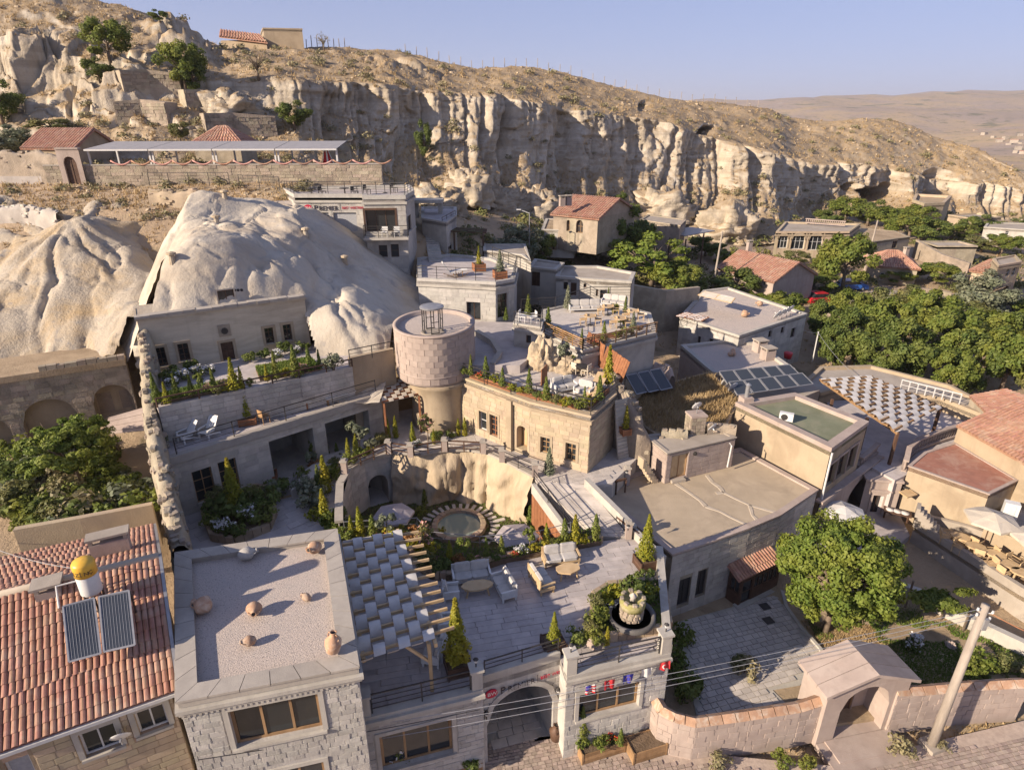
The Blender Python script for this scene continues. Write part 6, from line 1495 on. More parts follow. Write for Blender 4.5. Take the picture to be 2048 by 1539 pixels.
# RIGHT SIDE
ZB=4.4
bp_=pts(ZB,(1182,980),(1270,948),(1480,898),(1634,981),(1560,1031),(1500,1056),(1425,1083),(1345,1109))
br,brw,brb=flat_house('brown_roof_building','old stone building with a brown screed roof crossed by pale mortar seams','building',None,ZB,-.2,'old_stone','roof_screed',[(1357,1157,1379,1206,'window',dict(fm='iron',gm='iron',bars=(2,1),depth=.15)),(1394,1139,1418,1187,'window',dict(fm='iron',gm='iron',bars=(2,1),depth=.15))],.1,poly=bp_,edge=.3,capm='pink_stone')
for W in brw:
 if W.n.y<-.5 and W.p0.x>5:stones(br,W,0,W.L,.1,ZB-.1,.3,(.45,.8),.06,'grey_stone',brb.get(id(W),()),90,j=.03,rough=.006)
for ln_ in(((1352,967),(1372,980),(1400,1000),(1412,1012),(1440,1022),(1462,1034),(1492,1048)),((1414,950),(1425,964),(1440,974),(1447,984),(1470,996),(1500,1010),(1530,1018),(1552,1024)),((1500,1010),(1505,1030),(1515,1040)),((1447,984),(1432,986))):
 ps=[P(u,v,ZB+.004)for u,v in ln_];mb=MB();n=len(ps);jw=[R.uniform(.09,.17)for _ in ps]
 for i in range(n-1):
  d=(ps[i+1]-ps[i]).normalized();s_=Vector((d.y,-d.x,0));u_=Vector((0,0,.02));mb.hexa([ps[i]+s_*jw[i],ps[i+1]+s_*jw[i+1],ps[i+1]-s_*jw[i+1],ps[i]-s_*jw[i]],[ps[i]+s_*jw[i]*.7+u_,ps[i+1]+s_*jw[i+1]*.7+u_,ps[i+1]-s_*jw[i+1]*.7+u_,ps[i]-s_*jw[i]*.7+u_])
 mb.build('mortar_seam',M['mortar'],br)
wr=thing('timber_balustrade','brown timber balustrade between the sloping path and the brown roof','railing',P(1176,985,ZB))
ps=[P(1176,985,ZB+.7),P(1258,1052,ZB+.5),P(1310,1094,ZB+.35)]
for a,b in zip(ps,ps[1:]):
 mb=MB();mb.beam(a,b,.1,.12);mb.build('top_rail',M['dark_wood'],wr);n=5
 for k in range(n+1):p=a.lerp(b,k/n);mb=MB();mb.box((p.x,p.y,ZB-.4),(.09,.09,p.z-ZB+.4));mb.build('post',M['dark_wood'],wr)
q0,q1=P(1176,975,ZB+.9),P(1252,957,ZB+.9);mb=MB();mb.beam(q0,q1,.1,.12);mb.build('top_rail',M['dark_wood'],wr)
for k in range(5):p=q0.lerp(q1,k/4);mb=MB();mb.box((p.x,p.y,ZB),(.08,.08,.9));mb.build('post',M['dark_wood'],wr)
pillar(P(1253,968,ZB),1.1,.3,'stone pillar with a lamp at the top of the path',None);lantern(P(1253,950,ZB+1.25),'small lamp on the pillar at the top of the path',.35)
pillar(P(1256,1075,ZT),.9,.3,'stone pillar with a lamp at the foot of the path',None);lantern(P(1256,1060,ZT+1.05),'small lamp on the pillar at the foot of the path',.35)
cb2,cbw,_=flat_house('roof_cabin','small flat roofed stone cabin with a plank door on the brown roof','cabin',None,6.4,ZB-.1,'pink_stone','concrete',[(1342,910,1374,954,'door',dict(fm='wood',gm='pale_wood',depth=.12))],.06,poly=pts(6.4,(1290,871),(1436,858),(1471,875),(1335,907)),edge=.2,capm='concrete')
for W in cbw:
 if W.n.y<-.2:stones(cb2,W,0,W.L,ZB,6.3,.3,(.5,.9),.05,'pink_stone',_.get(id(W),()),40,j=.02,rough=.004)
bb=thing('door_step','pale stone step in front of the plank door','step',P(1355,962,ZB));mb=MB();mb.box(P(1355,962,ZB),(.9,.35,.16),.28);mb.build('block',M['concrete'],bb)
cw_=P(1459,885,6.3);dpipe=thing('downpipe','white downpipe at the right corner of the roof cabin','pipe',cw_);mb=MB();mb.tube([cw_,cw_+Vector((.12,-.1,-.15)),cw_+Vector((.05,-.12,-1.6))],.05,8);mb.build('tube',M['white_metal'],dpipe)
wl=thing('wall_lamp','round black wall lamp beside the plank door','lamp',P(1389,905,5.9));W=min(cbw,key=lambda W:W.n.y);s_,z_=W.hit(1389,906);mb=MB();mb.lathe(W.at(s_,z_,.05),[(.0,-.05),(.13,-.03),(.13,.03),(0,.05)],14,0,Matrix.Rotation(math.pi/2,3,'X'));mb.build('housing',M['iron'],wl)
cs=thing('stone_chimney','square stone chimney behind the roof cabin','chimney',P(1388,866,6.3));c=P(1388,866,6.3);mb=MB();mb.box(c,(.95,.8,1.25),.2);mb.build('stack',M['old_stone'],cs);mb=MB();mb.box(c+Vector((0,0,1.25)),(1.05,.9,.12),.2);mb.build('cap',M['pink_stone'],cs)
items=[]
for k in range(5):
 for side,(ox,oy,wdt)in enumerate(((0,-.4,.95),(-.475,0,.8))):
  for j in range(3):
   q=Matrix.Translation(c+Matrix.Rotation(.2,3,'Z')@Vector(((j-1)*wdt/3 if side==0 else ox,oy if side==0 else(j-1)*wdt/3,.13+k*.25)))@Matrix.Rotation(.2,4,'Z')@Matrix.Diagonal((wdt/3-.02 if side==0 else.06,.06 if side==0 else wdt/3-.02,.23,1));items.append(q)
place_pieces(cs,items,'old_stone',40,'stone')
dish(c+Vector((0,0,1.37)),.32,200,'white satellite dish on top of the stone chimney',30,pole=.45)
dish(P(1424,868,6.4),.35,215,'satellite dish standing on the cabin roof',30,pole=.4)
lot=slab('grass_lot','dry grass covered roof lot between the buildings',pts(6.15,(1272,800),(1300,775),(1420,742),(1480,800),(1445,866),(1335,884),(1285,850)),1,6.15,'dry_soil')
blades('dry_grass','dry yellow grass on the lot between the roofs',pts(6.15,(1276,800),(1300,778),(1420,746),(1474,800),(1443,860),(1335,880),(1290,850)),6.15,9000,.28,'dry_grass',None,w_=.035)
rubble_wall('rubble_wall','rough stone wall along the stairs beside the dry grass lot',[(1240,775,9.2),(1262,800,8.8),(1276,835,7.9),(1290,862,7.0),(1300,880,6.4)],4,.8,'old_stone',13,nst=25)
rubble_wall('rubble_wall','ruined stone wall in front of the dry grass lot',[(1322,866,6.6),(1350,866,6.65),(1374,864,6.7)],5,.4,'old_stone',14,nst=8)
rubble_wall('rubble_wall','tumbled stone wall behind the stone chimney',[(1412,852,6.9),(1445,846,7.0),(1474,850,7.0)],5,.4,'old_stone',15,nst=10)
rubble_wall('rubble_wall','curved plastered wall stub behind the three dark collectors',[(1310,722,8.2),(1345,735,8.0),(1345,752,7.4)],5,.6,'pink_stone',16,nst=10)
for i in range(3):
 a=i*27;collector(f'{("left", "middle", "right")[i]} of the three smooth dark collectors by the dry grass',[P(1252+a*.88,750-i*5,7.9),P(1273+a*.88,746-i*5,7.9),P(1296+a*.9,783-i*4,6.7),P(1273+a*.9,788-i*4,6.7)],'dark collectors by the dry grass',0)
g2,_,_=flat_house('gravel_block','low gravel roofed block with two box chimneys and clay jars','building',None,6.0,1.0,'pink_stone','gravel',[],.22,poly=pts(6.0,(1362,694),(1445,685),(1512,688),(1588,742),(1560,760),(1425,748)),edge=.35,capm='white_render')
for i,(u,v)in enumerate(((1518,696),(1534,712))):chimney(P(u,v+6,6.0),(.9,.8),.8,.3,g2,1.15)
for i,(u,v)in enumerate(((1455,712),(1464,708),(1470,713))):jug(P(u,v,6.0),.55,rad(80),rad(60*i),f'{ORD[i]} of three clay jars huddled on the low gravel roof','clay','jars on the low gravel roof')
wh,whw,_=flat_house('white_house','large white stone house with a gravel roof, slatted pergolas and satellite dishes','house',None,6.9,1.0,'white_stone','gravel',[(1395,672,1401,690,'window',dict(fm='dark_wood',bars=(1,1))),(1418,677,1426,688,'window',dict(fm='dark_wood',bars=(1,1))),(1537,661,1543,674,'window',dict(fm='dark_wood',bars=(1,1))),(1562,654,1568,666,'window',dict(fm='dark_wood',bars=(1,1))),(1582,656,1590,674,'window',dict(fm='dark_wood',bars=(1,1)))],.18,poly=pts(6.9,(1360,636),(1407,583),(1456,577),(1613,630),(1478,674)),edge=.3,capm='white_render')
for W in whw:
 if W.n.y<-.2:stones(wh,W,0,W.L,2.0,6.7,.4,(.6,1.2),.06,'white_stone',[dict(o,mg=.08)for o in _.get(id(W),())],120,j=.02,rough=.004)
pergola('pergola','white slatted pergola at the left edge of the white house roof',P(1372,624,7.2),P(1418,634,7.2),P(1402,642,7.2),P(1352,632,7.2),8,3,.04,'fabric',(.05,.05),'red_wood',.06,.08)
pergola('pergola','white slatted pergola across the back of the white house roof',P(1412,582,8.6),P(1470,596,8.6),P(1462,606,8.6),P(1396,590,8.6),12,2,.04,'fabric',(.05,.05),'pale_wood',.06,.08)
for i,(u,v)in enumerate(((1566,640),(1575,636),(1584,632),(1592,628))):
 dish(P(u-12,v+2,6.9),.45,215,f'{ORD[i]} white satellite dish of the row of four on the white house roof',30,pole=.55,group='dishes on the white house roof')
for i,(u,v)in enumerate(((1482,634),(1492,633),(1525,612))):jug(P(u,v,6.9),.75,rad(82),rad(90*i),('left jar of the pair on the white house roof','right jar of the pair on the white house roof','single clay jar near the back of the white house roof')[i],'clay','jars on the white house roof')
rt=thing('red_tank','small red metal bin on a pole beside the white house','bin',P(1575,722,4.6));c=P(1575,716,4.6);mb=MB();mb.lathe(c,[(.32,0),(.38,.5),(.34,.56),(0,.6)],14);mb.build('drum',M['red_paint'],rt,True);mb=MB();mb.tube([c-Vector((0,0,2)),c],.05,6);mb.build('pole',M['grey_metal'],rt)
q=[P(1437,742,7.4),P(1580,728,7.4),P(1628,775,6.1),P(1474,798,6.1)]
for r_ in range(2):
 for k in range(5):
  f0,f1=k/5+.008,(k+1)/5-.008;g0,g1=r_*.5+.01,r_*.5+.47;z=Vector((0,0,.0 if r_==0 else.25))
  def qq(a,b):return q[0].lerp(q[1],a).lerp(q[3].lerp(q[2],a),b)+z
  collector(f'{ORD[k]} dark collector from the left in the {("back", "front")[r_]} row behind the green roof',[qq(f0,g0),qq(f1,g0),qq(f1,g1),qq(f0,g1)],'two rows of collectors behind the green roof',0,legs=True)
dish(P(1452,770,6.3),.42,210,'left satellite dish in front of the collector rows',25,pole=.3);dish(P(1466,783,6.4),.4,210,'right satellite dish in front of the collector rows',25,pole=.3)
slab('back_roof','pale flat roofs behind the green roof',pts(5.6,(1425,748),(1590,742),(1640,780),(1590,800),(1480,812)),1,5.6,'concrete',kind='structure')
gr,grw,grb=flat_house('green_roof_building','tall yellow plastered block with a green flat roof and wide pink parapet','building',None,6.85,-.2,'yellow_render','roof_membrane',[(1654,929,1669,966,'window',dict(fm='dark_wood',bars=(1,2),depth=.3,surround='pink_stone')),(1675,912,1690,950,'window',dict(fm='dark_wood',bars=(1,2),depth=.3,surround='pink_stone')),(1696,896,1709,934,'window',dict(fm='dark_wood',bars=(1,2),depth=.3,surround='pink_stone'))],.25,poly=pts(7.1,(1474,804),(1590,785),(1736,842),(1663,894)),edge=.45,capm='pink_stone')
c=P(1571,842,6.85);ac=thing('air_conditioner','white air conditioner unit on the green roof','air conditioner',c,None,-.5);mb=MB();mb.box((0,0,.08),(.8,.32,.5));mb.build('case',M['plastic_white'],ac,local=True);mb=MB();mb.lathe((-.1,-.165,.33),[(0,0),(.19,0),(.2,.01)],16,0,Matrix.Rotation(math.pi/2,3,'X'));mb.build('fan_grille',M['iron'],ac,local=True)
c=P(1492,800,7.1);fl_=thing('flue','metal flue pipe on a small plinth at the corner of the green roof','flue',c);mb=MB();mb.tube([c,c+Vector((0,0,1.1))],.14,12);mb.lathe(c+Vector((0,0,1.1)),[(.2,0),(.05,.12),(0,.13)],12);mb.build('pipe',M['grey_metal'],fl_);mb=MB();mb.box(c-Vector((0,0,.2)),(.7,.7,.45),.2);mb.build('plinth',M['pink_stone'],fl_)
dn=thing('downpipe','white downpipe on the corner of the green roof block','pipe',P(1663,894,6.6));c=P(1663,894,7.1);mb=MB();mb.tube([V3(c,6.8)+Vector((.05,-.12,0)),V3(c,.3)+Vector((.05,-.12,0))],.06,8);mb.build('tube',M['white_metal'],dn)
t3=slab('upper_terrace','paved terrace below the large woven pergola',pts(3.6,(1650,800),(1900,800),(1990,850),(1915,900),(1790,960),(1745,935),(1700,880)),-.2,3.6,'paver')
flat_house('back_block','long flat roofed block behind the woven pergola','building',None,4.4,-.2,'yellow_render','concrete',[],.25,poly=pts(4.4,(1600,775),(1640,738),(1740,735),(1900,775),(1985,820),(1960,832),(1880,800),(1700,775),(1640,790)),edge=.25)
bp2=pergola('pergola','large pergola woven with white fabric on the right hand terrace',P(1640,757,6.3),P(1736,751,6.3),P(1884,816,6.1),P(1796,864,6.1),13,8,.12,'fabric',(.1,.2),'wood',.09,.12,fill=.86)
bp2.children
for u,v in((1796,862),(1880,816),(1665,798),(1735,835)):p=P(u,v,6.0);post(bp2,V3(p,3.5),p,.16,'dark_wood')
mb=MB();mb.beam(P(1640,759,6.1),P(1796,866,5.9),.14,.2);mb.build('edge_beam',M['wood'],bp2);mb=MB();mb.beam(P(1736,753,6.1),P(1886,818,5.9),.14,.2);mb.build('edge_beam',M['wood'],bp2)
railing('white railing on the block behind the woven pergola',[P(1800,778,4.7),P(1918,808,4.7)],.8,post_every=.6,m='white_metal',rails=2,r=.03)
def balustrade(label,ps,h,n,group=None):
 ps=[Vector(p)for p in ps];t=thing('balustrade',label,'balustrade',ps[0],group);mb=MB();b=MB()
 for a,c in zip(ps,ps[1:]):mb.beam(a+Vector((0,0,h)),c+Vector((0,0,h)),.3,.14);b.beam(a+Vector((0,0,.08)),c+Vector((0,0,.08)),.3,.16)
 mb.build('top_rail',M['pink_stone'],t);b.build('bottom_rail',M['pink_stone'],t)
 for a,c in zip(ps,ps[1:]):
  k=max(2,int((c-a).length/.28))
  for i in range(k):p=a.lerp(c,(i+.5)/k);mb=MB();mb.lathe(p+Vector((0,0,.16)),[(.07,0),(.05,.1*h),(.09,.35*h),(.05,.6*h),(.07,.75*h)],8);mb.build('baluster',M['pink_stone'],t,True)
 return t
balustrade('curved stone balustrade between the pergola terrace and the red roofed house',[P(1912,872,3.7),P(1870,885,3.7),P(1832,900,3.7),P(1812,918,3.7),P(1806,945,3.5)],.85,10)
balustrade('short stone balustrade at the corner of the green roof block',[P(1752,905,3.7),P(1718,935,3.4)],.7,6)
arc=[P(1640,1000,3.4),P(1700,958,3.4),P(1752,915,3.4)]
AWl=Wall(P(1632,1010,3.4),P(1755,918,3.4),-.2,3.6)
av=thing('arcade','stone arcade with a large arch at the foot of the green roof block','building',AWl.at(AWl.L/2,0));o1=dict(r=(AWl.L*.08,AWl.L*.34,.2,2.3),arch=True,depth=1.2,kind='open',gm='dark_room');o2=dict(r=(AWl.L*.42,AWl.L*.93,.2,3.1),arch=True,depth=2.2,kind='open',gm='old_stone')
mb=MB();AWl.skin(mb,[o1,o2],off=.25);AWl.box(mb,0,AWl.L,3.6,3.75,-.1,.35);mb.build('wall',M['pink_stone'],av)
for o in(o1,o2):opening(AWl,o,av,.25)
dw=thing('portal','carved stone portal with a dark doorway beside the arcade','portal',P(1745,1030,.8));PW_=Wall(P(1712,1040,.3),P(1782,1046,.3),.0,3.3);o=dict(r=(PW_.L*.3,PW_.L*.62,.3,2.3),depth=.4,kind='door',gm='dark_room',fm='dark_wood',surround='pink_stone');mb=MB();PW_.skin(mb,[o]);PW_.box(mb,-.05,PW_.L+.05,3.3,3.45,-2.2,.12);Wall(PW_.p1,PW_.at(PW_.L,0,-2.2),0,3.3).skin(mb);PW_.box(mb,PW_.L*.2,PW_.L*.72,2.5,2.62,.003,.14);PW_.box(mb,PW_.L*.16,PW_.L*.76,2.62,2.74,.003,.2);mb.build('wall',M['pink_stone'],dw);opening(PW_,o,dw)
lt_=slab('lower_terrace','shaded terrace with a white parasol below the arcade',pts(.9,(1610,1070),(1640,1010),(1790,1010),(1820,1070),(1745,1130),(1650,1120)),-.3,.9,'paver')
umbrella(P(1672,1085,.9),1.25,2.2,'large white parasol on the shaded terrace behind the round tree','fabric',6,.2,.4)
ot=thing('white_loungers_table','table with three white plates of cloth in the shade by the portal','table',P(1790,1035,1.0));c=P(1790,1040,1.0);mb=MB();mb.box(c+Vector((0,0,.6)),(1.5,.7,.06),-.5);mb.build('tabletop',M['dark_wood'],ot)
for k in range(3):mb=MB();mb.lathe(c+Vector((.4*(k-1)*.88,-.4*(k-1)*.48,.662)),[(.25,0),(.24,.06),(0,.08)],12);mb.build('cloth',M['fabric'],ot,True)
for sx in(-1,1):mb=MB();mb.box(c+Vector((sx*.55,-sx*.3,0)),(.08,.08,.6));mb.build('leg',M['dark_wood'],ot)
# house with the red roof at the right edge
rh=thing('red_roof_house','yellow plastered house with a red tiled roof at the right edge','house',P(2000,950,2))
ea,eb,rb,ra=P(1912,851,5.6),P(2085,948,5.6),P(2160,850,7.4),P(2030,800,7.0)
tile_roof(rh,ea,eb,rb,ra,.26,.4,limit=120)
HWp=[V3(ea)+Vector((.3,.15,0)),V3(eb)+Vector((.3,.15,0)),V3(rb),V3(ra)];mb=MB()
for W in walls_of(HWp,0,5.5):W.skin(mb)
mb.build('wall',M['yellow_render'],rh)
r2=thing('red_roof_hut','small red tiled roof beside the big grove of trees','house',P(1990,810,3));tile_roof(r2,P(1938,792,5.2),P(1972,826,5.2),P(2090,808,5.9),P(2010,778,5.9),.28,.42,limit=0);mb=MB()
for W in walls_of(pts(5.1,(1942,792),(1973,823),(2085,808),(2010,782)),1,5.1):W.skin(mb)
mb.build('wall',M['old_stone'],r2)
zl=4.3
lo,low_,_=flat_house('yellow_annex','yellow plastered annex with a dark red flat roof','house',None,zl,.2,'yellow_render','terracotta_flat',[],.06,poly=pts(zl,(1818,932),(1850,905),(1910,886),(2035,960),(1978,988)),edge=.12,capm='pink_stone')
an2,_,_=flat_house('annex_wing','yellow wing with a recessed balcony of the right hand house','house',None,2.9,.2,'yellow_render','concrete',[],.0,poly=pts(2.9,(1972,1045),(2040,985),(2120,1030),(2100,1090)),edge=.2)
bc=thing('balcony_cabinet','white cabinet standing on the recessed balcony','cabinet',P(2010,1040,2.9));mb=MB();mb.box(P(2012,1043,2.9),(.7,.45,1.3),-.5);mb.build('case',M['plastic_white'],bc);mb=MB();mb.box(P(2012,1043,2.9)+Vector((-.1,-.22,.1)),(.3,.02,1.1),-.5);mb.build('door',M['white_metal'],bc)
ZK=1.6
CFp=pts(ZK,(1828,1052),(1850,1040),(1935,1062),(2100,1120),(2140,1240),(2040,1188))
cf,cfw,_=flat_house('cafe_terrace','raised cafe terrace with wooden furniture and a grey front wall','terrace',None,ZK,-.2,'concrete','dry_soil',[],.45,poly=CFp,edge=.22,capm='concrete')
umbrella(P(1962,1100,ZK),1.35,2.1,'left cream parasol over the cafe terrace','cream_fabric',6,.2,.45,'cafe parasols');umbrella(P(2058,1145,ZK),1.35,2.1,'right cream parasol over the cafe terrace, cut by the edge','cream_fabric',6,.5,.45,'cafe parasols')
for i,(u,v)in enumerate(((1915,1092),(1945,1112),(1985,1128),(2010,1148),(2036,1165))):
 p=P(u,v,ZK);slab_table(f'{ORD[i]} wooden cafe table from the left behind the grey wall',p,-.5,1.0,.8,.72,'cafe tables')
 for k,(dx_,dy_)in enumerate(((.75,-.25),(-.65,.35))):chair(p+Vector((dx_,dy_,0)),R.uniform(0,6),f'wooden cafe chair {"right" if k == 0 else "left"} of the {ORD[i]} cafe table','pale_wood',group='cafe chairs')
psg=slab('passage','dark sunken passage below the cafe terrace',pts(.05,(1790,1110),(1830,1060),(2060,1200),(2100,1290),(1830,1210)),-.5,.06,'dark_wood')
pc=thing('plank_canopy','pale plank canopy with a dark cover by the carved portal','canopy',P(1800,960,3));mb=MB();mb.beam(P(1735,935,3.2),P(1822,972,2.9),1.1,.06);mb.build('cover',M['iron'],pc);mb=MB();mb.beam(P(1808,980,2.88),P(1825,992,2.8),.9,.08);mb.build('plank',M['pale_wood'],pc)
flight('stairs','steps beside the yellow annex leading to the cafe terrace',P(1890,1075,ZK),P(1835,1010,3.2),.8,9,'concrete')
for i,(u,v)in enumerate(((1900,1150),(1935,1172),(1970,1196),(2010,1222))):
 pn=thing('glass_screen',f'{ORD[i]} dark framed glass panel from the left below the cafe wall','glass screen',P(u,v,.1),'glass screens below the cafe wall');W=Wall(P(u-18,v-12,.1),P(u+18,v+12,.1),.1,1.3);mb=MB();o=dict(r=(.04,W.L-.04,.2,1.25),depth=.05,kind='window',fm='dark_wood',bars=(1,2));W.skin(mb,[o]);mb.build('frame',M['dark_wood'],pn);opening(W,o,pn)
 # YARD, GATE AND STREET
ZY=.3
yard=slab('yard_floor','earth yard behind the garden wall',pts(ZY,(1335,1240),(1345,1225),(1560,1150),(1640,1085),(1750,1120),(1830,1190),(2060,1300),(2120,1370),(1850,1420),(1650,1450),(1400,1470),(1330,1420)),-.6,ZY,'dry_soil')
FP=pts(ZY,(1352,1245),(1460,1215),(1560,1185),(1585,1230),(1645,1300),(1600,1370),(1545,1380),(1590,1425),(1430,1448),(1395,1440))
mb=MB();mb.prism(FP,ZY-.1,ZY+.03);fl2=mb.build('flagstone_bed',M['grey_stone'],yard)
pave(fl2,FP,ZY+.07,(.40,.30),rad(16),'paver_light',300,.07,.03,'flagstone',.1,.4)
for u,v in((1537,1240),(1530,1212)):p=P(u,v,ZY+.085);mb=MB();mb.box(p,(.5,.45,.02),.3);mb.build('drain_grate',M['iron'],yard)
low_wall('yard_kerb','curved low kerb between the flagstones and the lawn',[P(u,v,ZY)for u,v in((1562,1180),(1572,1215),(1600,1255),(1640,1300),(1650,1320))],.16,.16,'white_render')
blades('lawn_grass','patchy lawn under the round tree',pts(ZY,(1580,1190),(1640,1130),(1740,1140),(1840,1210),(2060,1310),(2100,1360),(1850,1400),(1800,1395),(1700,1320),(1650,1300)),ZY,16000,.1,'grass',None,lambda x,y:fbm(x*.35,y*.35,0,3,4)<-.02,w_=.03)
blades('dry_grass','dry trampled grass in the middle of the yard lawn',pts(ZY,(1600,1240),(1740,1250),(1800,1300),(1760,1340),(1660,1310)),ZY,4000,.08,'dry_grass',None,w_=.03)
def capped_wall(name,label,line,h,zb,cap_w=.52):
 ''
 ps=[P(*q)for q in line];t=thing(name,label,'wall',V3(ps[0],zb));its=[]
 for a,b in zip(ps,ps[1:]):
  W=Wall(a,b,zb,a.z);d=W.d;L=W.L;zt=(a.z+b.z)/2
  mb=MB();mb.hexa([W.at(0,zb,0),W.at(L,zb,0),W.at(L,zb,-.4),W.at(0,zb,-.4)],[W.at(0,a.z,0),W.at(L,b.z,0),W.at(L,b.z,-.4),W.at(0,a.z,-.4)]);mb.build('wall',M['pink_stone'],t)
  stones(t,W,0,L,zb+.3,min(a.z,b.z)-.02,.3,(.4,.8),.08,'pink_stone',(),60,j=.06,rough=.015)
  n=max(1,round(L/.55))
  for k in range(n):
   x0,x1=L*k/n+.02,L*(k+1)/n-.02;za,zb2=a.z+(b.z-a.z)*x0/L,a.z+(b.z-a.z)*x1/L;mb=MB()
   lo0,lo1=W.at(x0,za,.07),W.at(x1,zb2,.07);hi0,hi1=W.at(x0,za,-.47),W.at(x1,zb2,-.47);md0,md1=W.at(x0,za+.2,-.2),W.at(x1,zb2+.2,-.2)
   mb.face([lo0,lo1,md1,md0]);mb.face([md0,md1,hi1,hi0]);mb.face([lo0,md0,hi0]);mb.face([lo1,hi1,md1]);mb.build('cap_tile',M['clay'],t)
 return t
capped_wall('garden_wall','low stone garden wall capped with clay tiles left of the gatehouse',[(1302,1398,2.1),(1318,1425,2.05),(1348,1441,2.0),(1392,1452,1.95),(1500,1437,1.95),(1602,1421,1.95),(1652,1405,2.1)],2,-.2)
capped_wall('garden_wall','low stone garden wall capped with clay tiles right of the gatehouse',[(1796,1389,2.2),(1850,1387,2.0),(1950,1378,1.9),(2060,1372,1.9)],2,-.2)
gp0,gp1=P(1632,1484,.1),P(1792,1452,.1);GW=Wall(gp0,gp1,-.2,2.75);gd=1.5
gh=thing('gatehouse','stone gatehouse with a gabled slab roof and arched wooden door','gatehouse',GW.at(GW.L/2,0))
og=dict(r=(GW.L*.2,GW.L*.80,.12,2.85),arch=True,depth=1.1,kind='open',gm='pink_stone');apex=3.55
mb=MB();GW.skin(mb,[og],z1=2.95)
mb.face([GW.at(0,2.95),GW.at(GW.L,2.95),GW.at(GW.L/2,apex)]);GB=Wall(GW.at(GW.L,0,-gd),GW.at(0,0,-gd),-.2,2.75);GB.skin(mb,z1=2.95);mb.face([GB.at(0,2.95),GB.at(GB.L,2.95),GB.at(GB.L/2,apex)])
Wall(GW.p1,GW.at(GW.L,0,-gd),-.2,2.95).skin(mb);Wall(GW.at(0,0,-gd),GW.p0,-.2,2.95).skin(mb);mb.build('wall',M['pink_stone'],gh)
opening(GW,og,gh)
for q in range(2):
 a,b=(GW.at(-.25,2.80,.2),GW.at(-.25,2.80,-gd-.2))if q==0 else(GW.at(GW.L+.25,2.80,-gd-.2),GW.at(GW.L+.25,2.80,.2));c,e=(GW.at(GW.L/2,apex+.02,-gd-.2),GW.at(GW.L/2,apex+.02,.2))if q==0 else(GW.at(GW.L/2,apex+.02,.2),GW.at(GW.L/2,apex+.02,-gd-.2));up=Vector((0,0,.16))
 for k in range(3):
  f0,f1=k/3+.006,(k+1)/3-.006;mb=MB();A_,B_,C_,E_=a.lerp(b,f0),a.lerp(b,f1),e.lerp(c,f1),e.lerp(c,f0)
  mb.hexa([A_,E_,C_,B_],[A_+up,E_+up,C_+up,B_+up]);mb.build('roof_slab',M['pink_stone'],gh)
DWl=Wall(GW.at(GW.L*.3,0,-1.0),GW.at(GW.L*.62,0,-1.0),.12,2.3);o=dict(r=(.03,DWl.L-.03,.12,2.1),arch=True,depth=.06,kind='door',gm='dark_wood',fm='wood');mb=MB();DWl.skin(mb,[o],z1=2.25);mb.build('door_surround',M['pink_stone'],gh);opening(DWl,o,gh)
st=thing('gate_step','broad stone threshold slab in front of the gatehouse','step',GW.at(GW.L/2,0,.5));mb=MB();GW.box(mb,GW.L*.1,GW.L*.9,-.2,.12,.02,1.0);mb.build('slab',M['pink_stone'],st);mb=MB();GW.box(mb,GW.L*.0,GW.L*.95,-.3,.04,.02,1.5);mb.build('lower_slab',M['pink_stone'],st)
pq=[P(1456,1130,2.5),P(1540,1091,2.5),P(1566,1122,2.05),P(1480,1163,2.05)]
po=thing('porch','glazed dark timber porch with a small red tile roof','porch',P(1500,1205,ZY));tile_roof(po,pq[3],pq[2],pq[1],pq[0],.2,.36,limit=120)
F0,F1=V3(pq[3],0),V3(pq[2],0);PWf=Wall(F0+(F1-F0)*.05,F1-(F1-F0)*.03,ZY,2.0);side=V3(pq[0]-pq[3],0)
mb=MB();o1=dict(r=(PWf.L*.34,PWf.L*.95,ZY+.75,1.85),depth=.06,kind='window',fm='dark_wood',bars=(5,1));o2=dict(r=(PWf.L*.05,PWf.L*.30,ZY+.1,1.85),depth=.06,kind='window',fm='dark_wood',bars=(1,2));PWf.skin(mb,[o1,o2]);PS=Wall(PWf.p0+side*.95,PWf.p0,ZY,2.1);o3=dict(r=(PS.L*.12,PS.L*.9,ZY+.75,1.85),depth=.06,kind='window',fm='dark_wood',bars=(2,1));PS.skin(mb,[o3]);PE=Wall(PWf.p1,PWf.p1+side*.95,ZY,2.1);PE.skin(mb);mb.build('wall',M['dark_wood'],po)
opening(PWf,o1,po);opening(PWf,o2,po);opening(PS,o3,po)
mb=MB();PWf.box(mb,-.15,PWf.L+.1,ZY-.1,ZY+.12,-.2,.25);mb.build('plinth',M['white_render'],po)
pb=P(1862,1492,.05);pole=thing('utility_pole','weathered wooden utility pole in front of the garden wall','utility pole',pb)
mb=MB();mb.tube([pb-Vector((0,0,.5)),pb+Vector((0,0,3.5)),pb+Vector((.02,0,7.55))],[.19,.165,.135],14);mb.build('shaft',M['old_wood'],pole,True)
for k,(dx_,dz)in enumerate(((-.2,7.35),(-.18,7.1),(.22,7.2),(.2,6.9),(.0,7.4))):
 mb=MB();p=pb+Vector((0,0,dz));q=p+Vector((dx_*1.4,-.08,0));mb.tube([p,q],.02,5);mb.lathe(q,[(.04,0),(.05,.05),(.035,.09),(.045,.12),(0,.14)],8);mb.build('insulator',M['white_metal'],pole)
mb=MB();mb.box(pb+Vector((.12,-.14,6.5)),(.16,.12,.5));mb.build('junction_box',M['grey_metal'],pole)
mb=MB();mb.box(pb+Vector((0,0,-.1)),(.7,.7,.3),.3);mb.build('footing',M['concrete'],pole)
lp=P(320,1640,0);sl=thing('street_lamp','street lamp with a white head below the tiled house','street lamp',lp);lt2=PY(302,1505,lp.y)
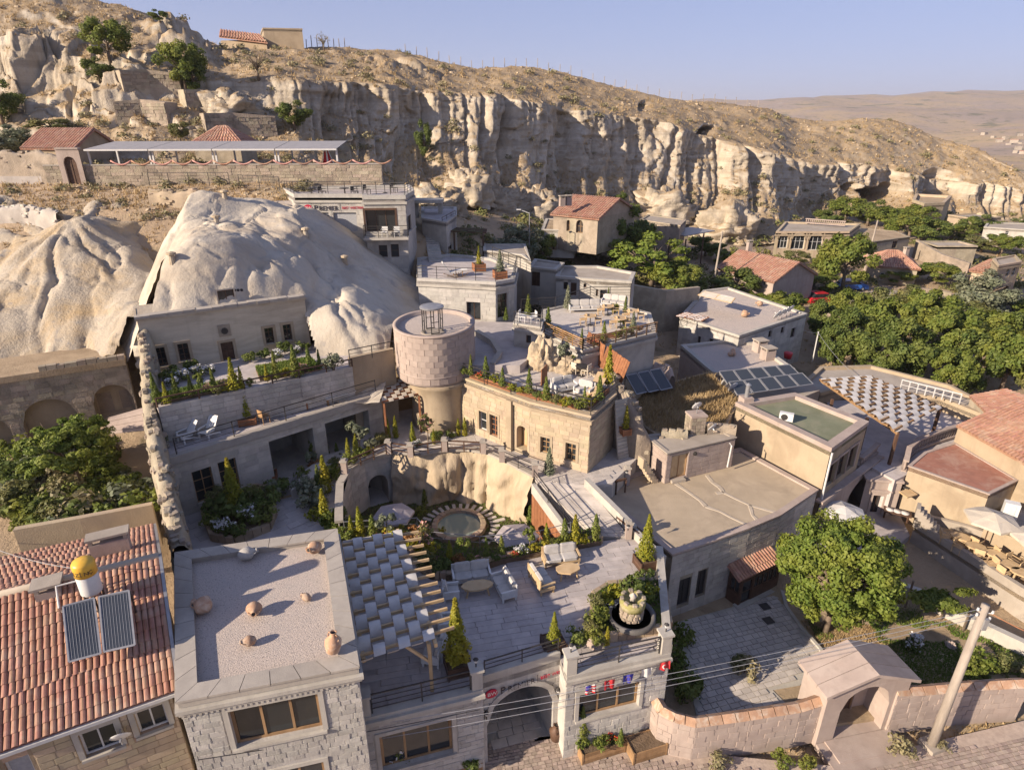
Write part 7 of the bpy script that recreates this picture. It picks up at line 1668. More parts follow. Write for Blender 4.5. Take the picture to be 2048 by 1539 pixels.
mb=MB();mb.tube([lp,V3(lp,lt2.z)],.07,10);mb.build('post',M['red_wood'],sl);hd=PY(262,1521,lp.y);mb=MB();mb.tube([V3(lp,lt2.z-.1),hd+Vector((.15,0,0))],.03,6);mb.build('arm',M['grey_metal'],sl)
mb=MB();mb.lathe(hd+Vector((.18,0,0)),[(.04,0),(.13,.08),(.15,.3),(.11,.52),(.03,.56)],14,0,Matrix.Rotation(rad(-92),3,'Y'),1,.8);mb.build('head',M['plastic_white'],sl,True)
mb=MB();mb.tube([V3(lp,lt2.z-.05),PY(330,1512,lp.y),PY(352,1525,lp.y)],.015,5);mb.build('bracket',M['iron'],sl)
def wire(label,a,b,sag,r=.011,group='overhead wires',m='grey_metal'):
 a,b=Vector(a),Vector(b);n=22;mb=MB();mb.tube([a.lerp(b,i/n)-Vector((0,0,sag*4*(i/n)*(1-i/n)))for i in range(n+1)],r,4,cap=False);o=mb.build('overhead_wire',M[m]);tag(o,label,'wire',group);return o
tp_=pb+Vector((-.28,-.08,7.4))
for i,(u,v)in enumerate(((300,1512),(300,1530),(300,1548))):
 wire(f'{("top", "middle", "bottom")[i]} grey overhead wire from the utility pole across the hotel front',tp_-Vector((0,0,.22*i)),PY(u,v,lp.y+.1*i),.5)
wire('overhead wire from the utility pole to the right edge',pb+Vector((.28,-.08,7.2)),PY(2200,1310,15.5),.2,.02,m='red_wood')
wire('dark cable strung along the white building front',front.at(.2,5.9,.25),WL.at(WL.L-.2,3.9,.25),.1,.018,m='iron')
wire('thin cable from the left edge to the water tank',tp+Vector((0,0,1.0)),PY(-60,1075,24),.3,.018)
fa,fb=WR.at(.35,4.15,.22),WR.at(WR.L-.1,4.55,.22);wire('cord that carries the flags on the entrance front',fa,fb,.12,.008,None,'sign_dark')
FLG=[('petal_white','red_cloth','blue_cloth','striped red and white flag with a blue corner, leftmost on the cord'),('red_cloth','plastic_white',None,'red flag with a white mark, second on the cord'),('blue_cloth','yellow_plastic',None,'blue flag, middle of the cord'),('plastic_white','petal_pink',None,'white flag, fourth on the cord'),('red_cloth','plastic_white',None,'red flag with a white crescent, rightmost on the cord')]
for i,(c1,c2,c3,lb)in enumerate(FLG):
 f=(i+.45)/5;p=fa.lerp(fb,f)-Vector((0,0,.12*4*f*(1-f)+.01));t=thing('flag',lb,'flag',p,'flags on the entrance front');W_,Hh=.55,.42;d=WR.d;n=WR.n;mb=MB();k=8
 def fp(a,b):return p+d*(a*W_*.8)+Vector((0,0,-b*Hh))+n*(.06*math.sin(a*9+i)*b)
 for q in range(k):mb.face([fp(q/k,1),fp((q+1)/k,1),fp((q+1)/k,0),fp(q/k,0)])
 mb.build('cloth',M[c1 if i else 'plastic_white'],t,True);mk=MB()
 if i==0:
  for r_ in range(3):
   for q in range(k):mk.face([fp(q/k,.98-r_*.33)+n*.012,fp((q+1)/k,.98-r_*.33)+n*.012,fp((q+1)/k,.82-r_*.33)+n*.012,fp(q/k,.82-r_*.33)+n*.012])
  mk.build('stripes',M['red_cloth'],t);mk=MB()
  for q in range(4):mk.face([fp(q/k,.55)+n*.016,fp((q+1)/k,.55)+n*.016,fp((q+1)/k,.02)+n*.016,fp(q/k,.02)+n*.016])
  mk.build('canton',M['blue_cloth'],t)
 elif i==4 or i==1:
  for q in range(10):
   a0,a1=rad(50+q*26),rad(50+(q+1)*26);mk.face([fp(.4+.17*math.cos(a0),.5-.25*math.sin(a0))+n*.012,fp(.4+.17*math.cos(a1),.5-.25*math.sin(a1))+n*.012,fp(.44+.12*math.cos(a1),.5-.18*math.sin(a1))+n*.012,fp(.44+.12*math.cos(a0),.5-.18*math.sin(a0))+n*.012])
  mk.build('crescent',M['plastic_white'],t)
 elif i==2:
  for q in range(10):
   a0=rad(36*q);c=fp(.5+.2*math.cos(a0),.5+.28*math.sin(a0))+n*.012;mk.face([c+d*.02,c+Vector((0,0,.02)),c-d*.02,c-Vector((0,0,.02))])
  mk.build('stars',M['yellow_plastic'],t)
crate(P(1200,1500,.05),1.9,.55,.3,'long wooden planter box right of the arched entrance','street planters','wood',d=.7);plant('thuja_big',P(1162,1486,.5),2.1,'dense tall conifer right of the arched entrance','conifer','conifer','street conifers',1.0)
plant('bush_green',P(1200,1490,.5),.7,'round green shrub in the street planter','shrub','shrub');plant('bush_red',P(1222,1482,.5),.6,'red flowering shrub in the street planter','shrub','shrub');plant('column_green',P(1240,1490,.5),1.0,'slim green conifer at the right end of the street planter','conifer','conifer')
crate(P(1290,1500,.05),1.5,.6,.3,'second wooden planter box with a hatch near the garden wall','street planters','wood',d=.8)
crate(P(935,1535,.05),1.0,.55,.3,'wooden planter box left of the arched entrance','street planters','wood',d=.7);p=P(937,1528,.5);plant('bush_dark',p,1.0,'dark ball shrub left of the arched entrance','shrub','shrub');plant('column_green',p+Vector((0,.2,.6)),1.4,'rusty topped conifer left of the arched entrance','conifer','conifer')
plant('standard_white',P(816,1560,.05),2.1,'white flowering standard shrub in front of the left window','shrub','shrub');plant('bush_dark',P(860,1560,.05),1.0,'dark shrub below the left window','shrub','shrub');plant('bush_red',P(832,1565,.05),.6,'magenta flowering shrub at the lower edge','shrub','shrub')
for i,(u,v)in enumerate(((1112,1478),)):jug(P(u,v,.1),.9,0,0,'dark wooden barrel pot beside the arched entrance','dark_wood',None,.3,'barrel_pot')
for i,(W,s_,z_)in enumerate(((WE,WE.L-.1,2.7),(WE,.06,2.7))):lantern(W.at(s_,z_,.15),('wall lantern on the right of the entrance arch','wall lantern on the left of the entrance arch')[i])
plant('bush_white',P(1820,1295,ZY),1.0,'white flowering shrub on the yard lawn','shrub','shrub');boulder(P(1900,1292,ZY),(.25,.22,.28),'small pink boulder on the yard lawn',5,'pink_stone')
low_wall('yard_wall','pale curved garden wall below the glass screens',[P(u,v,ZY)for u,v in((1790,1185),(1830,1200),(1880,1228),(1950,1262),(2060,1315))],.75,.35,'white_render')
# VILLAGE BELOW THE CLIFF
def gable_house(name,label,e0,e1,zb,ze,zr,depth,wm_='old_stone',ops=(),chim=(),hip=.0,lim=0,over=.3,cat='house',tw=.32):
 ''
 a,b=(P(*e0,ze),P(*e1,ze))if len(e0)==2 else(V3(PY(*e0),ze),V3(PY(*e1),ze));W=Wall(a,b,zb,ze);back=-W.n*depth;t=thing(name,label,cat,V3((a+b)/2+back/2,zb));r0,r1=a+back/2+W.d*hip,b+back/2-W.d*hip;r0.z=r1.z=zr
 o_=W.n*over;dz=Vector((0,0,-over*.35));tile_roof(t,a+o_+dz-W.d*over,b+o_+dz+W.d*over,r1+W.d*(over if not hip else 0),r0-W.d*(over if not hip else 0),tw,tw*1.6,limit=lim)
 tile_roof(t,b+back-o_+dz+W.d*over,a+back-o_+dz-W.d*over,r0-W.d*(over if not hip else 0),r1+W.d*(over if not hip else 0),tw,tw*1.6,limit=0)
 if hip:
  for p,q,r_ in((b+o_+dz+W.d*over,b+back-o_+dz+W.d*over,r1),(a+back-o_+dz-W.d*over,a+o_+dz-W.d*over,r0)):tile_roof(t,p,q,r_+(q-p)*.01,r_,tw,tw*1.6,limit=0)
 Ws=walls_of([a,b,b+back,a+back],zb,ze);byw={}
 for op in ops:
  u0,v0,u1,v1,kind=op[:5];o=dict(op[5])if len(op)>5 else{};best=None
  for X in Ws:
   um,vm=(u0+u1)/2,(v0+v1)/2
   if ray(um,vm).dot(X.n)>-1e-3:continue
   s_,z=X.hit(um,vm)
   if 0<s_<X.L and zb-.3<z<ze+.3:best=X
  if not best:print('NOWALL',name,op[:4]);continue
  r_=list(best.rect(u0,v0,u1,v1));r_[0]=max(r_[0],.05);r_[1]=min(r_[1],best.L-.05);r_[2]=max(r_[2],zb+.02);r_[3]=min(r_[3],ze-.08);o['r']=r_;o['kind']=kind
  if r_[1]-r_[0]>.1 and r_[3]-r_[2]>.1:byw.setdefault(id(best),[]).append(o)
 mb=MB()
 for X in Ws:X.skin(mb,byw.get(id(X),()))
 if not hip:
  mb.face([V3(b,ze),V3(b+back,ze),r1-Vector((0,0,.12))]);mb.face([V3(a+back,ze),V3(a,ze),r0-Vector((0,0,.12))])
 mb.build('wall',M[wm_],t)
 for X in Ws:
  for o in byw.get(id(X),()):opening(X,o,t)
 for(u,v,z,h)in chim:chimney(P(u,v,z),(.6,.5),h,.3,t)
 return t
dk_=dict(fm='white_metal',bars=(1,2),depth=.15)
gable_house('red_roof_house','house with a long red roof and four windows beside the utility pole of the village',(1437,535),(1548,562),3.0,6.8,8.6,7.5,'pink_stone',[(1506,545,1511,568,'window',dk_),(1516,546,1521,570,'window',dk_),(1526,548,1531,572,'window',dk_),(1512,571,1520,578,'window',dk_)],[(1497,503,8.2,1.2)],cat='house')
gable_house('red_roof_house','house under a hipped red roof with a collector near the road',(1742,530),(1836,537),3.2,5.6,7.2,7,'old_stone',[(1760,545,1768,560,'window',dk_),(1800,547,1808,562,'window',dk_)],[(1810,512,6.6,1.0)],2.2)
gable_house('red_roof_house','narrow house with a faded red roof at the right edge of the village',(1945,540),(2003,548),2.6,6.4,7.4,7,'yellow_stone',[],[],1.0)
flat_house('old_mansion','tall old stone house with paired windows and an arched door at the right edge','house',None,8.0,2.2,'yellow_stone','concrete',[(2012,537,2019,553,'window',dk_),(2024,535,2031,551,'window',dk_),(2002,572,2016,594,'door',dict(arch=True,depth=.4,surround='yellow_render',gm='dark_wood'))],.2,poly=pts(8.0,(1997,534),(2042,526),(2030,512),(1985,520)),edge=.3,cornice='yellow_render')
gable_house('red_roof_house','ruined stone house with a broad red roof below the cliff',(1107,427),(1196,436),9.8,13.9,15.6,9,'old_stone',[(1133,440,1140,462,'window',dict(arch=True,depth=.5,gm='dark_room')),(1152,440,1166,466,'window',dict(arch=True,depth=.5,gm='dark_room'))],[(1124,412,15.0,.9),(1137,411,15.0,.9)])
flat_house('white_ruin','small white ruin with dry thatch and hanging cloths below the red roof','house',None,12.0,8.8,'white_render','dry_soil',[(1104,477,1114,500,'door',dict(gm='dark_room',depth=.3)),(1124,470,1140,498,'window',dict(gm='curtain',bars=(1,1)))],.1,poly=pts(12.0,(1083,460),(1150,462),(1160,440),(1092,438)),edge=.3)
flat_house('flat_roof_house','grey flat roofed house with a red cloth below the cliff','house',None,11.6,7.5,'old_stone','concrete',[(1287,450,1294,462,'window',dk_),(1300,447,1311,466,'door',dict(gm='dark_room'))],.1,poly=pts(11.6,(1280,440),(1360,452),(1372,440),(1296,430)),edge=.3)
sh=thing('market_shed','shed with a sloping grey sheet roof and red curtain','shed',P(1365,480,8));mb=MB();mb.beam(P(1345,468,10.2),P(1405,458,10.2),4.0,.12);mb.build('roof',M['grey_metal'],sh)
for u,v in((1340,475),(1372,478),(1408,466)):p=P(u,v,10.0);post(sh,V3(p,GZat(p.x,p.y)-.3),p,.15,'dark_wood')
mb=MB();mb.beam(P(1336,452,10.4),P(1366,452,10.4),.08,1.2);mb.build('curtain',M['red_cloth'],sh)
LP_=pts(8.4,(1552,466),(1698,466),(1720,450),(1570,446))
ar=dict(arch=True,depth=.35,gm='glass',fm='white_metal',bars=(3,2),surround='yellow_render')
flat_house('arcaded_house','long yellow stone house with three arched windows under a battlemented parapet','house',None,8.4,3.8,'yellow_stone','concrete',[(1556,468,1576,496,'window',dict(ar)),(1583,466,1610,498,'window',dict(ar)),(1617,467,1645,500,'window',dict(ar))],.25,poly=LP_,edge=.3,cornice='yellow_render')
balustrade('pierced parapet along the back of the arcaded house',[P(1610,446,8.6),P(1690,452,8.6)],.7,10)
flat_house('arcaded_house_wing','plain stone wing on the right of the arcaded house','house',None,7.6,3.6,'old_stone','dry_soil',[(1785,478,1794,496,'window',dict(gm='dark_room'))],.05,poly=pts(7.6,(1698,472),(1745,484),(1820,474),(1790,462),(1700,455)),edge=.3)
flat_house('ruined_tower_house','roofless yellow stone ruin standing among the trees','ruin',None,9.0,4.0,'yellow_stone','dry_soil',[],.5,poly=pts(9.0,(1824,404),(1848,412),(1888,410),(1902,396),(1830,392)),edge=.5)
flat_house('flat_roof_house','pale house at the right edge below the dark overhang','house',None,6.8,3,'white_render','concrete',[(2010,462,2018,470,'window',dk_)],.15,poly=pts(6.8,(1968,455),(2010,458),(2070,462),(2070,448),(1975,446)),edge=.3)
low_wall('village_wall','long stone wall climbing beside the hipped red roof',[P(1830,500,5.2),P(1880,530,4.2),P(1935,548,3.6)],1.6,.5,'old_stone',zb=1.5)
low_wall('village_wall','garden wall along the road below the pole',[P(1545,585,3.2),P(1600,592,3.0),P(1650,596,3.0)],1.1,.4,'old_stone',zb=1.5)
low_wall('village_wall','dry stone wall beyond the big grove',[P(1640,640,2.6),P(1690,660,2.2),P(1700,690,2.0)],1.2,.6,'old_stone',zb=.5)
road=slab('road','grey village road beyond the grove',[P(1560,620,3.0),P(1680,605,2.95),P(1800,612,2.9),P(2100,640,2.9),P(2100,602,2.9),P(1860,586,2.9),P(1720,578,3.0),P(1600,596,3.1)],.5,3.02,'concrete')
def car(label,p,rz,m,L=4.0):
 t=thing('parked_car',label,'car',p,'cars on the village road',rz);W_=1.68
 def sec(prof,y0,y1,nm,mm,inset=0):
  mb=MB();n=len(prof)
  for i in range(n):
   a,b=prof[i],prof[(i+1)%n];mb.face([(a[0],y0,a[1]),(b[0],y0,b[1]),(b[0],y1,b[1]),(a[0],y1,a[1])])
  mb.face([(x,y0,z)for x,z in prof][::-1]);mb.face([(x,y1,z)for x,z in prof]);return mb.build(nm,M[mm],t,local=True)
 h=L/2;sec([(-h,.3),(h,.3),(h+.03,.55),(h-.1,.78),(h-.95,.92),(-h+.35,.95),(-h,.8)],-W_/2,W_/2,'body',m)
 sec([(h-.95,.92),(h-1.6,1.38),(-h+.75,1.42),(-h+.3,.95)],-W_/2+.08,W_/2-.08,'cabin','glass');sec([(h-1.55,1.38),(h-1.65,1.44),(-h+.8,1.47),(-h+.72,1.42)],-W_/2+.06,W_/2-.06,'roof',m)
 for x in(-h+.75,h-.8):
  for s_ in(-1,1):mb=MB();mb.lathe((x,s_*(W_/2-.1),.31),[(.14,-.1),(.31,-.1),(.31,.1),(.14,.1)],14,0,Matrix.Rotation(math.pi/2,3,'X'));w2=mb.build('wheel',M['tyre'],t,local=True);mb=MB();mb.lathe((x,s_*(W_/2-.1),.31),[(0,-.11),(.16,-.11),(.16,.11),(0,.11)],10,0,Matrix.Rotation(math.pi/2,3,'X'));mb.build('rim',M['grey_metal'],w2,local=True)
 for s_ in(-1,1):mb=MB();mb.box((h-.02,s_*.6,.6),(.08,.3,.14));mb.build('headlight',M['plastic_white'],t,local=True)
 return t
car('red car parked by the road between the trees',P(1640,606,3.02),.2,'red_paint');car('blue car parked in the shade by the road',P(1700,580,3.02),.1,'blue_paint')
vp=G(1424,585)or P(1424,585,4);p=P(1424,580,5.0);up_=thing('utility_pole','thin wooden pole standing in front of the long red roofed house','utility pole',p);mb=MB();mb.tube([p-Vector((0,0,1)),p+Vector((.35,0,7.0))],[.15,.1],8);mb.build('shaft',M['old_wood'],up_)
p=P(1728,545,3.5);up_=thing('utility_pole','pale village pole left of the hipped red roof','utility pole',p);mb=MB();mb.tube([p,p+Vector((.3,0,7.5))],[.16,.11],8);mb.build('shaft',M['old_wood'],up_)
p=P(1058,528,9.0);up_=thing('street_lamp','tall thin village street lamp beside the grey green tree','street lamp',p);mb=MB();mb.tube([p,p+Vector((0,0,5.6))],[.07,.05],8);mb.build('post',M['grey_metal'],up_);mb=MB();mb.tube([p+Vector((0,0,5.6)),p+Vector((-1.1,0,6.0))],.04,6);mb.box(p+Vector((-1.2,0,5.95)),(.5,.2,.1));mb.build('arm',M['white_metal'],up_)
p=P(1625,722,2.5);up_=thing('utility_pole','short service pole beside the white house and the grove','utility pole',p);mb=MB();mb.tube([p,p+Vector((0,0,3.0))],.06,8);mb.build('shaft',M['white_metal'],up_)
wire('service wire from the short pole over the collector rows',p+Vector((0,0,2.9)),P(1722,760,5.0),.3,.02);wire('second service wire from the white house to the short pole',p+Vector((0,0,2.9)),P(1608,660,6.0),.1,.02)
for i,(u,v,wd)in enumerate(((1950,262,12),(1968,270,16),(1985,276,12),(1998,284,18),(2010,278,14),(2018,292,14),(2028,286,20),(2036,298,12),(2044,290,16),(2046,308,12),(2030,306,10),(2040,272,14))):
 p=G(u,v)
 if p is None or p.y<300:continue
 t=thing('far_house',f'{ORD[i]} tiny pale house of the distant settlement at the right edge','house',p,'houses of the distant settlement');mb=MB();wd*=.5;h=wd*.45;mb.box(p-Vector((0,0,2)),(wd,wd*.8,h+2),i*.4);mb.build('wall',M['concrete'],t);mb=MB();mb.box(p+Vector((0,0,h)),(wd*1.06,wd*.86,.5),i*.4);mb.build('roof',M['terracotta_flat' if i%3==0 else 'concrete'],t)
for i,(u,v,wd,h)in enumerate(((1905,528,6,2.6),(1965,470,7,3),(1655,512,5,2.4),(1240,500,5,2.6))):
 p=G(u,v);flat_house('village_house',('small flat roofed house right of the hipped red roof','low flat house among the trees at the right','small flat house right of the arcaded house','low flat house in front of the tall dark tree')[i],'house',None,p.z+h,p.z-1.5,('old_stone','yellow_stone','white_render','old_stone')[i],'concrete',[(u-6,v-14,u+2,v-4,'window',dict(fm='dark_wood',bars=(1,1)))],.2,poly=[p+Matrix.Rotation(.3*i,3,'Z')@Vector(q)for q in((-wd/2,0,0),(wd/2,0,0),(wd/2,wd*.7,0),(-wd/2,wd*.7,0))],edge=.3)
for i,(a,b)in enumerate((((1560,515),(1640,520)),((1700,556),(1760,562)),((1900,560),(1990,575)),((1290,520),(1370,530)),((1830,590),(1900,600)))):
 p,q=G(*a),G(*b);low_wall('field_wall',('field wall below the arcaded house','field wall left of the hipped red roof','field wall above the road at the right','field wall below the grey shed','field wall along the far side of the grove')[i],[p,p.lerp(q,.5)+Vector((0,.6,0)),q],1.0,.5,'old_stone',zb=min(p.z,q.z)-1)
rr_=PY(530,60,116);t=flat_house('ridge_house','plain yellow box house on the ridge against the sky','house',None,PY(560,60,117).z,PY(560,100,117).z-1.5,'yellow_render','concrete',[],.2,poly=[PY(526,58,116),PY(605,66,117),PY(600,66,124),PY(520,58,123)],edge=.3)[0]
mb=MB();sh2=thing('ridge_shed','long low shed with a red roof left of the ridge house','shed',PY(490,95,116));a,b,c,e=PY(440,62,118),PY(520,73,116),PY(533,84,114),PY(440,72,115.5)
tile_roof(sh2,PY(438,74,114.5),PY(535,86,113),PY(520,70,118),PY(440,60,119),.5,.8);mb=MB()
for W in walls_of([V3(PY(440,74,115)),V3(PY(533,86,113.5)),V3(PY(522,70,118)),V3(PY(441,62,118.5))],30,PY(490,80,115).z-.1):W.skin(mb)
mb.build('wall',M['yellow_render'],sh2)
fp=[(618+i*12,100)for i in range(8)]+[(716+i*28,92+i*7)for i in range(20)]
for i,u in enumerate(list(range(612,700,11))+list(range(812,1520,22))):
 k=int(np.argmin(np.abs(uu-u)));p=Vector(Ls[k]);z=GZat(p.x,p.y);p.z=z
 t=thing('fence_post',['leaning fence post on the ridge skyline','thin fence post on the ridge skyline'][0 if i%2 else 1]+f', {ORD[i % 20]} of the {"left" if i < 8 else "middle" if i < 28 else "right"} run','fence post',p,'fence posts along the ridge');mb=MB();mb.tube([p-Vector((0,0,.5)),p+Vector((R.uniform(-.1,.1),0,R.uniform(1.3,1.9)))],.07,5);mb.build('stake',M['old_wood'],t)
 # terrace restaurant on the left
RZ=19.3;RA,RB=PY(300,368,60),PY(765,362,61.5);RW_=Wall(RA,RB,16.0,20.25)
slab('restaurant_floor','paved floor of the hillside restaurant terrace',[RW_.at(-14,0,-.3),RW_.at(RW_.L,0,-.3),RW_.at(RW_.L-2,0,-9),RW_.at(-14,0,-9)],15,RZ,'paver_light')
rs=thing('terrace_wall','long stone wall in front of the hillside restaurant','wall',RW_.at(0,18));mb=MB();RW_.box(mb,-9,RW_.L,16.0,20.2,-.5,0);mb.build('wall',M['old_stone'],rs);mb=MB();RW_.box(mb,-9,RW_.L,20.2,20.3,-.55,.06);mb.build('coping',M['cap_stone'],rs)
stones(rs,RW_,-9,RW_.L,18.2,20.2,.3,(.4,.9),.1,'old_stone',(),200,j=.1,rough=.02)
gt=thing('garden_gate','small arched stone gate left of the hillside restaurant','gate',RW_.at(-6.4,18));GWs=Wall(RW_.at(-7.4,0,.35),RW_.at(-5.4,0,.35),18.0,21.6);o=dict(r=(.45,1.55,18.2,21.0),arch=True,depth=.3,kind='door',gm='dark_wood',fm='dark_wood');mb=MB();GWs.skin(mb,[o]);GWs.box(mb,0,2.0,21.6,21.75,-.5,.08);mb.build('wall',M['pink_stone'],gt);opening(GWs,o,gt)
for i in range(4):
 x0,x1=-5+i*5.6,-5+(i+1)*5.6-.08;t=thing('awning',f'{ORD[i]} grey sheet awning from the left over the hillside restaurant','awning',RW_.at(x0,RZ),'restaurant awnings');mb=MB();zf=21.55;mb.hexa([RW_.at(x0,zf,.2),RW_.at(x1,zf,.2),RW_.at(x1,zf+.5,-5.5),RW_.at(x0,zf+.5,-5.5)],[RW_.at(x0,zf+.06,.2),RW_.at(x1,zf+.06,.2),RW_.at(x1,zf+.56,-5.5),RW_.at(x0,zf+.56,-5.5)]);mb.build('sheet',M['grey_cloth'],t)
 for xx,oo_ in((x0+.1,-.25),(x1-.1,-.25),(x0+.1,-5.2)):mb=MB();mb.box(RW_.at(xx,RZ,oo_),(.14,.14,zf-RZ));mb.build('post',M['white_metal'],t)
 mb=MB();mb.beam(RW_.at(x0,zf-.02,.2),RW_.at(x1,zf-.02,.2),.12,.14);mb.build('front_beam',M['white_metal'],t)
gg=thing('garland','red and white cloth garland hanging along the restaurant terrace','garland',RW_.at(0,20.3));L=RW_.L+4
for i in range(14):
 x0,x1=-3+L*i/14,-3+L*(i+1)/14;mb=MB();mb.tube([RW_.at(x0+(x1-x0)*k/6,20.62-.35*math.sin(math.pi*k/6),.05)for k in range(7)],.075,6);mb.build('swag',M['terracotta' if i%2 else 'petal_pink'],gg,True)
tn=thing('cloth_tent','tall red and white cloth cone at the end of the restaurant terrace','tent',RW_.at(RW_.L-7,RZ));c=PY(656,335,62.5);mb=MB();mb.lathe(c-Vector((0,0,.6)),[(.9,0),(.45,1.0),(.08,2.4)],10);mb.build('cloth',M['red_cloth'],tn);mb=MB()
for k in range(5):a=k*1.26;mb.beam(c+Vector((math.cos(a)*.92,math.sin(a)*.92,-.6)),c+Vector((math.cos(a)*.1,math.sin(a)*.1,1.8)),.14,.03)
mb.build('stripes',M['plastic_white'],tn)
for i in range(9):
 p=RW_.at(-3+i*2.5,RZ,-2.2);slab_table(f'{ORD[i]} low table from the left under the restaurant awnings',p,0,1.2,.8,.5,'restaurant tables','red_wood')
gable_house('red_roof_house','small house with a red roof and chimney above the restaurant gate',(50,297,66),(150,300,65),17.5,21.5,23.2,5.5,'yellow_render',[],[])
gable_house('red_roof_kiosk','pyramid shaped red roof behind the restaurant awnings',(388,292,68),(480,292,68),18.5,21.9,23.4,4.2,'old_stone',[],[],1.9)
rubble_wall('rubble_wall','dry stone wall left of the restaurant gate',[PY(-30,304,60),PY(60,306,60),PY(150,312,60)],16,.7,'old_stone',41,nst=30)
for k,(a,b)in enumerate((((300,372),(460,372)),((480,376),(560,380)))):
 railing(('black railing in front of the restaurant wall','black railing above the white cone')[k],[PY(*a,57.5),PY(*b,57)],1.1,post_every=1.8,rails=4)
slab('terrace_step','paved ledge below the restaurant wall',[V3(PY(290,378,59.8)),V3(PY(290,385,56.5)),V3(PY(590,392,55.5)),V3(PY(770,375,61)),V3(PY(500,370,60))],14,17.55,'paver')
rubble_wall('rubble_wall','golden rubble wall above the saddle between the tuff rocks',[PY(300,385,55),PY(350,384,55),PY(398,384,55)],13,.8,'yellow_stone',42,nst=60)
rubble_wall('rubble_wall','dark rubble terrace wall on the left slope',[PY(-20,412,52),PY(50,412,52),PY(118,425,51)],12,.7,'grey_stone',43,nst=60)
rubble_wall('rubble_wall','rubble wall behind the pointed mound',[PY(180,416,54),PY(230,414,54.5),PY(285,418,55)],12,.7,'old_stone',44,nst=50)
for i,(ln_,lb)in enumerate(((((245,152),(300,150),(365,158)),'dry stone terrace wall high on the left slope below the crag'),(((372,190),(405,190),(442,194)),'square dry stone wall beside the dark slope tree'),(((412,238),(470,236),(555,242)),'wide dry stone wall behind the pyramid roof'),(((235,215),(290,210),(340,216)),'dry stone wall on the white rock shoulder'))):
 ps=[G(u,v+26)for u,v in ln_];ps=[p for p in ps if p]
 if len(ps)<2:continue
 t=thing('terrace_wall',lb,'wall',ps[0]);mb=MB()
 for j,(a,b)in enumerate(zip(ps,ps[1:])):
  W=Wall(a,b,0,1);h=2.0
  mb.hexa([W.at(0,a.z-1.5,.5),W.at(W.L,b.z-1.5,.5),W.at(W.L,b.z-1.5,-1.8),W.at(0,a.z-1.5,-1.8)],[W.at(0,a.z+h,.3),W.at(W.L,b.z+h,.3),W.at(W.L,b.z+h,-1.8),W.at(0,a.z+h,-1.8)])
 mb.build('wall',M['old_stone'],t)
 for j,(a,b)in enumerate(zip(ps,ps[1:])):W=Wall(a,b,0,1);stones(t,W,0,W.L,min(a.z,b.z)-.3,min(a.z,b.z)+1.9,.36,(.35,.75),.14,'old_stone',(),100,j=.16,rough=.05,off=.4)
 # PLANTING
def rows(spec,z,grp,where,key_label):
 ''
 by={}
 for s_ in spec:by.setdefault(s_[0],[]).append(s_)
 for k,L in by.items():
  L.sort(key=lambda s_:(s_[1],-s_[2]))
  nm,cat,look=key_label[k]
  for i,s_ in enumerate(L):
   lb=f'{look} {where}' if len(L)==1 else f'{ORD[i]} {look} from the left {where}'
   p=P(s_[1],s_[2],z);plant(k,p,s_[3]*1.22*R.uniform(.88,1.12),lb,cat,nm,grp,(s_[4]if len(s_)>4 else 1.0)*R.uniform(.85,1.22))
KL={'thuja_gold':('conifer','conifer','golden conifer'),'thuja_green':('conifer','conifer','green cone conifer'),'thuja_dark':('conifer','conifer','dark conifer'),'column_gold':('conifer','conifer','slim golden conifer'),'column_green':('conifer','conifer','slim green conifer'),'spruce':('conifer','conifer','grey spruce'),'thuja_big':('conifer','conifer','dense tall conifer'),'thuja_biggold':('conifer','conifer','large golden conifer'),'bush_green':('shrub','shrub','green shrub'),'bush_dark':('shrub','shrub','dark green shrub'),'bush_gold':('shrub','shrub','yellow shrub'),'bush_grey':('shrub','shrub','grey leaved shrub'),'bush_rust':('shrub','shrub','rust coloured shrub'),'bush_white':('flowering_shrub','shrub','white flowering shrub'),'bush_pink':('flowering_shrub','shrub','pink flowering shrub'),'bush_red':('flowering_shrub','shrub','red flowering shrub'),'bush_scrub':('shrub','shrub','dry shrub'),'bush_olive':('shrub','shrub','olive green shrub'),'standard_green':('standard_tree','tree','small ball headed tree'),'standard_white':('standard_tree','tree','small white flowering tree'),'standard_pink':('standard_tree','tree','small pink flowering tree'),'standard_grey':('standard_tree','tree','small grey ball headed tree')}
rows([('column_gold',705,1078,1.2),('column_gold',722,1076,1.5),('column_green',747,1076,1.3),('standard_grey',776,1082,1.2),('bush_gold',787,1080,.75),('bush_red',764,1081,.4),('bush_white',774,1082,.45),('bush_rust',826,1082,.7),('bush_gold',838,1104,.9),('standard_pink',848,1112,1.4),('bush_gold',862,1106,.6),('bush_olive',850,1128,.9),('bush_dark',875,1142,.7),('column_gold',900,1122,1.0),('standard_green',926,1128,1.15),('bush_rust',918,1130,.5),('bush_green',945,1128,.6),('column_green',973,1114,.95),('column_green',1003,1110,1.05),('bush_gold',1070,1102,.5),('column_gold',1092,1094,1.1),('column_green',1128,1088,1.4),('column_gold',1149,1086,1.5),('column_green',1190,1080,1.3),('bush_white',1046,1108,.6),('bush_red',1030,1112,.4),('bush_gold',1168,1085,.45),('bush_dark',990,1120,.5),('bush_green',1110,1096,.5),('bush_green',690,1078,.7),('bush_dark',890,1136,.6),('bush_pink',957,1130,.4),('standard_green',1060,1100,1.0)],4.78,'plants in the bed beside the terrace','in the bed beside the terrace',KL)
